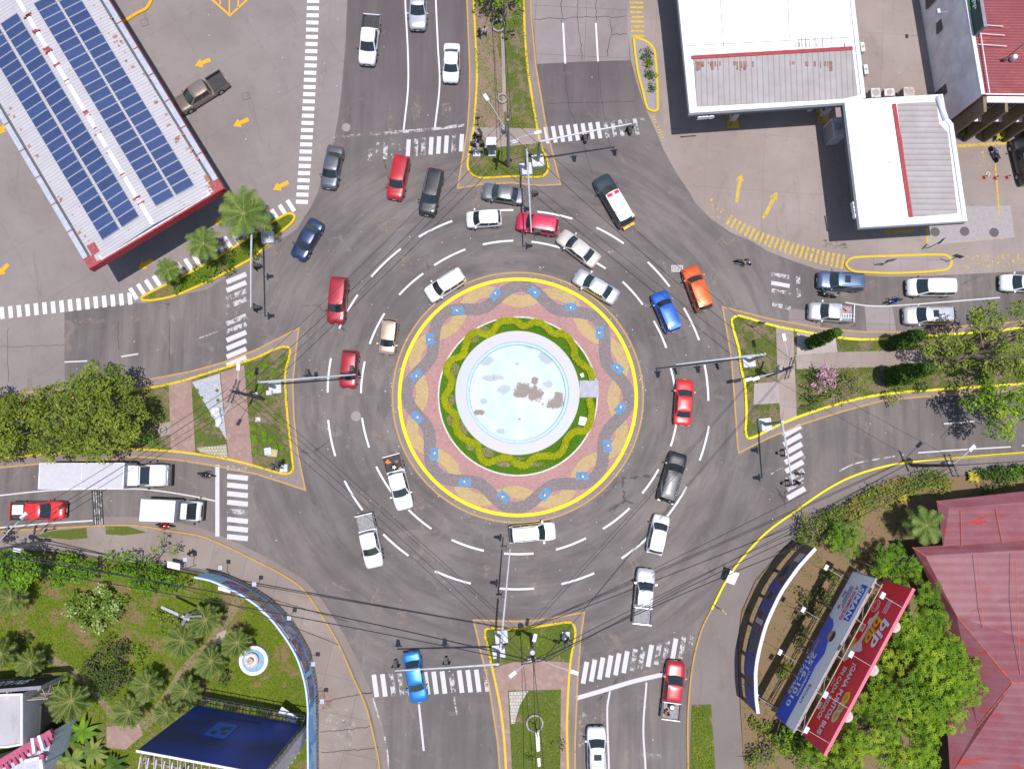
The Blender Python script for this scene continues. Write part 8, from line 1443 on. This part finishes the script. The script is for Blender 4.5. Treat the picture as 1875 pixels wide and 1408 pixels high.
# ---------------------------------------------------------------- people
SKIN = plain('brown_skin', (.25, .13, .08), .6, var=.08); HAIR = plain('black_hair', (.015, .012, .012), .6); SHOE = plain('dark_shoe', (.03, .03, .03), .6)
def person(label, px, py, rz, shirt, pants, pose='walk', z=0.0, helmet=None, group='people on foot', hz=1.0, at=None, lean=0.0):
    J = {}; E = []
    def add(n, p, r, par=None, m=0): J[n] = (Vector(p), r, m); (E.append((par, n)) if par else None)
    sit = pose in ('ride', 'sit'); ph = .86 if not sit else .82
    fw = .12 if sit else 0.02
    add('pel', (0, 0, ph), .135, None, 1); add('wst', (.01, 0, ph + .16), .125, 'pel', 0); add('chs', (.03 + fw, 0, ph + .38), .16, 'wst', 0); add('nkb', (.03 + fw * 1.3, 0, ph + .54), .075, 'chs', 0); add('nck', (.04 + fw * 1.4, 0, ph + .60), .055, 'nkb', 2); add('hd0', (.06 + fw * 1.5, 0, ph + .68), .075, 'nck', 2); add('hd1', (.06 + fw * 1.5, 0, ph + .80), .095, 'hd0', 2); add('nos', (.165 + fw * 1.5, 0, ph + .745), .016, 'hd0', 2)
    for sg, s in ((1, 'L'), (-1, 'R')):
        st_ = .22 * sg if pose == 'walk' else 0.0
        if sit: kn = (.42, sg * .2, ph - .06); an_ = (.25, sg * .2, ph - .50); to = (.42, sg * .21, ph - .54)
        else: kn = (.06 + st_ * .6, sg * .1, .46); an_ = (-.02 + st_ * 1.2, sg * .1, .09); to = (.15 + st_ * 1.2, sg * .11, .04)
        add('hip' + s, (0, sg * .10, ph - .04), .10, 'pel', 1); add('kne' + s, kn, .068, 'hip' + s, 1); add('ank' + s, an_, .045, 'kne' + s, 1); add('toe' + s, to, .038, 'ank' + s, 3)
        sh = (.03 + fw, sg * .19, ph + .50); add('sho' + s, sh, .065, 'chs', 0)
        if pose == 'ride': el = (.22 + fw, sg * .34, ph + .28); wr_ = (.42 + fw, sg * .33, ph + .20)
        elif pose == 'carry': el = (.12, sg * .25, ph + .22); wr_ = (.36, sg * .18, ph + .28)
        else: el = (.03 - st_ * .5, sg * .27, ph + .22); wr_ = (.12 - st_ * .9, sg * .28, ph + .0)
        add('elb' + s, el, .045, 'sho' + s, 0 if shirt is not None else 2); add('wri' + s, wr_, .030, 'elb' + s, 2); d = (Vector(wr_) - Vector(el)).normalized(); pm = Vector(wr_) + d * .06; add('plm' + s, pm, .034, 'wri' + s, 2); sd = Vector((0, 1, 0)) if abs(d.y) < .8 else Vector((1, 0, 0)); up = d.cross(sd).normalized(); sd = up.cross(d)
        for k in range(4): b0 = pm + sd * (k - 1.5) * .019 + d * .03; m1 = b0 + d * (.034, .04, .036, .028)[k] - up * .008; e1 = m1 + d * .022 - up * .02; add('f%d%s' % (k, s), b0, .0085, 'plm' + s, 2); add('g%d%s' % (k, s), m1, .008, 'f%d%s' % (k, s), 2); add('h%d%s' % (k, s), e1, .007, 'g%d%s' % (k, s), 2)
        add('t0' + s, pm + sd * .034 * sg, .010, 'plm' + s, 2); add('t1' + s, pm + sd * .055 * sg + d * .03, .008, 't0' + s, 2)
    nm_ = list(J); me = bpy.data.meshes.new('body'); me.from_pydata([J[n][0] for n in nm_], [(nm_.index(a), nm_.index(b)) for a, b in E], []); o = bpy.data.objects.new('body', me); COL.objects.link(o)
    md = o.modifiers.new('s', 'SKIN'); [setattr(me.skin_vertices[0].data[i], 'radius', (J[n][1], J[n][1])) for i, n in enumerate(nm_)]; me.skin_vertices[0].data[0].use_root = True; md.use_smooth_shade = True; sb = o.modifiers.new('u', 'SUBSURF'); sb.levels = 1; sb.render_levels = 1
    dg = bpy.context.evaluated_depsgraph_get(); m2 = bpy.data.meshes.new_from_object(o.evaluated_get(dg)); bpy.data.objects.remove(o)
    c = U(px, py, z + (1.0 if not sit else .9)) if at is None else Vector(at[:2]); root = empty('person', (c.x, c.y, z if at is None else at[2]), rz, label=label, cat='person', group=group)
    m2.materials.clear(); b = link('body', m2, [shirt or SKIN, pants, SKIN, SHOE], root, True); P = np.array([J[n][0] for n in nm_]); mm = [J[n][2] for n in nm_]
    for p in m2.polygons: dd = ((P - np.array(p.center)) ** 2).sum(1) - np.array([J[n][1] ** 2 for n in nm_]); p.material_index = mm[int(dd.argmin())]
    hc_ = J['hd1'][0]; mb = MB(); mb.lathe([(.11, -.06), (.125, .0), (.11, .07), (.06, .115), (.001, .125)] if not helmet else [(.13, -.12), (.15, -.02), (.135, .08), (.07, .14), (.001, .15)], 14, (hc_.x - .015, hc_.y, hc_.z)); mb.build('helmet' if helmet else 'hair', helmet or HAIR, root, True)
    mb = MB(); [mb.lathe([(.014, -.002), (.001, .008)], 8, (hc_.x + .085, sg * .035, hc_.z - .035), Matrix.Rotation(R(90), 4, 'Y')) for sg in (1, -1)]; mb.build('eyes', HAIR, root)
    return root
def cl(n, c): return plain(n, c, .8, var=.15)
DEN = cl('dark_denim', (.03, .035, .07)); BKC = cl('black_cloth', (.02, .02, .022)); WHC = cl('white_shirt', (.5, .5, .52)); PUR = cl('purple_shirt', (.12, .10, .32)); GRC = cl('green_shirt', (.03, .18, .12)); BLC = cl('blue_shirt', (.03, .16, .28)); RDC = cl('red_shirt', (.45, .02, .03)); ORC = cl('orange_shirt', (.50, .20, .05)); TAN = cl('tan_trousers', (.28, .2, .12)); VIO = cl('lilac_shirt', (.42, .38, .50))
person('person in a white shirt walking on the bare earth of the north median', 888, 57, R(100), WHC, DEN); person('person in dark clothes walking beside the white shirted one', 878, 61, R(80), BKC, DEN)
person('person in black standing beside the stopped motorcycle on the north median', 869, 248, R(-60), BKC, BKC, 'stand'); person('person in an orange shirt at the white control cabinet', 883, 254, R(200), ORC, BKC, 'stand')
person('pedestrian in a white shirt on the east crossing, nearest the kerb', 1467, 868, R(160), WHC, DEN); person('pedestrian in lilac on the east crossing beside the dark signal head', 1452, 886, R(200), VIO, DEN); person('pedestrian in a dark shirt in the middle of the east crossing', 1459, 884, R(20), BKC, DEN)
person('vendor in a green shirt reaching to the steel blue SUV', 1509, 534, R(80), GRC, BKC, 'carry'); person('person in a white shirt bending beside the steel blue SUV', 1531, 541, R(100), WHC, BKC, 'stand')
person('person in dark red walking on the south west sidewalk', 348, 1012, R(-10), cl('dark_red_shirt', (.16, .04, .04)), BKC)
def rider(label, i, shirt, pants, helmet):
    x, y, h, l, m = MC[i]; c = U(x, y, .6); person(label, 0, 0, h, shirt, pants, 'ride', helmet=helmet, group='motorcycle riders', at=(c.x - .18 * math.cos(h), c.y - .18 * math.sin(h), .02))
HB = plain('helmet_black', (.02, .02, .025), .25); HV = plain('helmet_violet', (.22, .12, .5), .3)
rider('rider in tan on the violet motorcycle', 0, cl('olive_shirt', (.3, .26, .1)), DEN, HB); rider('rider in black on the motorcycle ahead of the long truck', 1, BKC, BKC, HB); rider('rider in a red shirt squeezed beside the small truck', 2, RDC, BKC, HB); rider('rider in a blue shirt between the east queue lanes', 3, BLC, DEN, HB); rider('rider in black on the motorcycle stopped at the north median', 5, BKC, BKC, HB)
p, an_ = atv((1237, 1209), (1226, 1316), -2.15, .62, .28); person('passenger in orange sitting in the red pickup bed', 0, 0, an_ + R(-60), ORC, DEN, 'sit', group='people in the pickup', at=p)
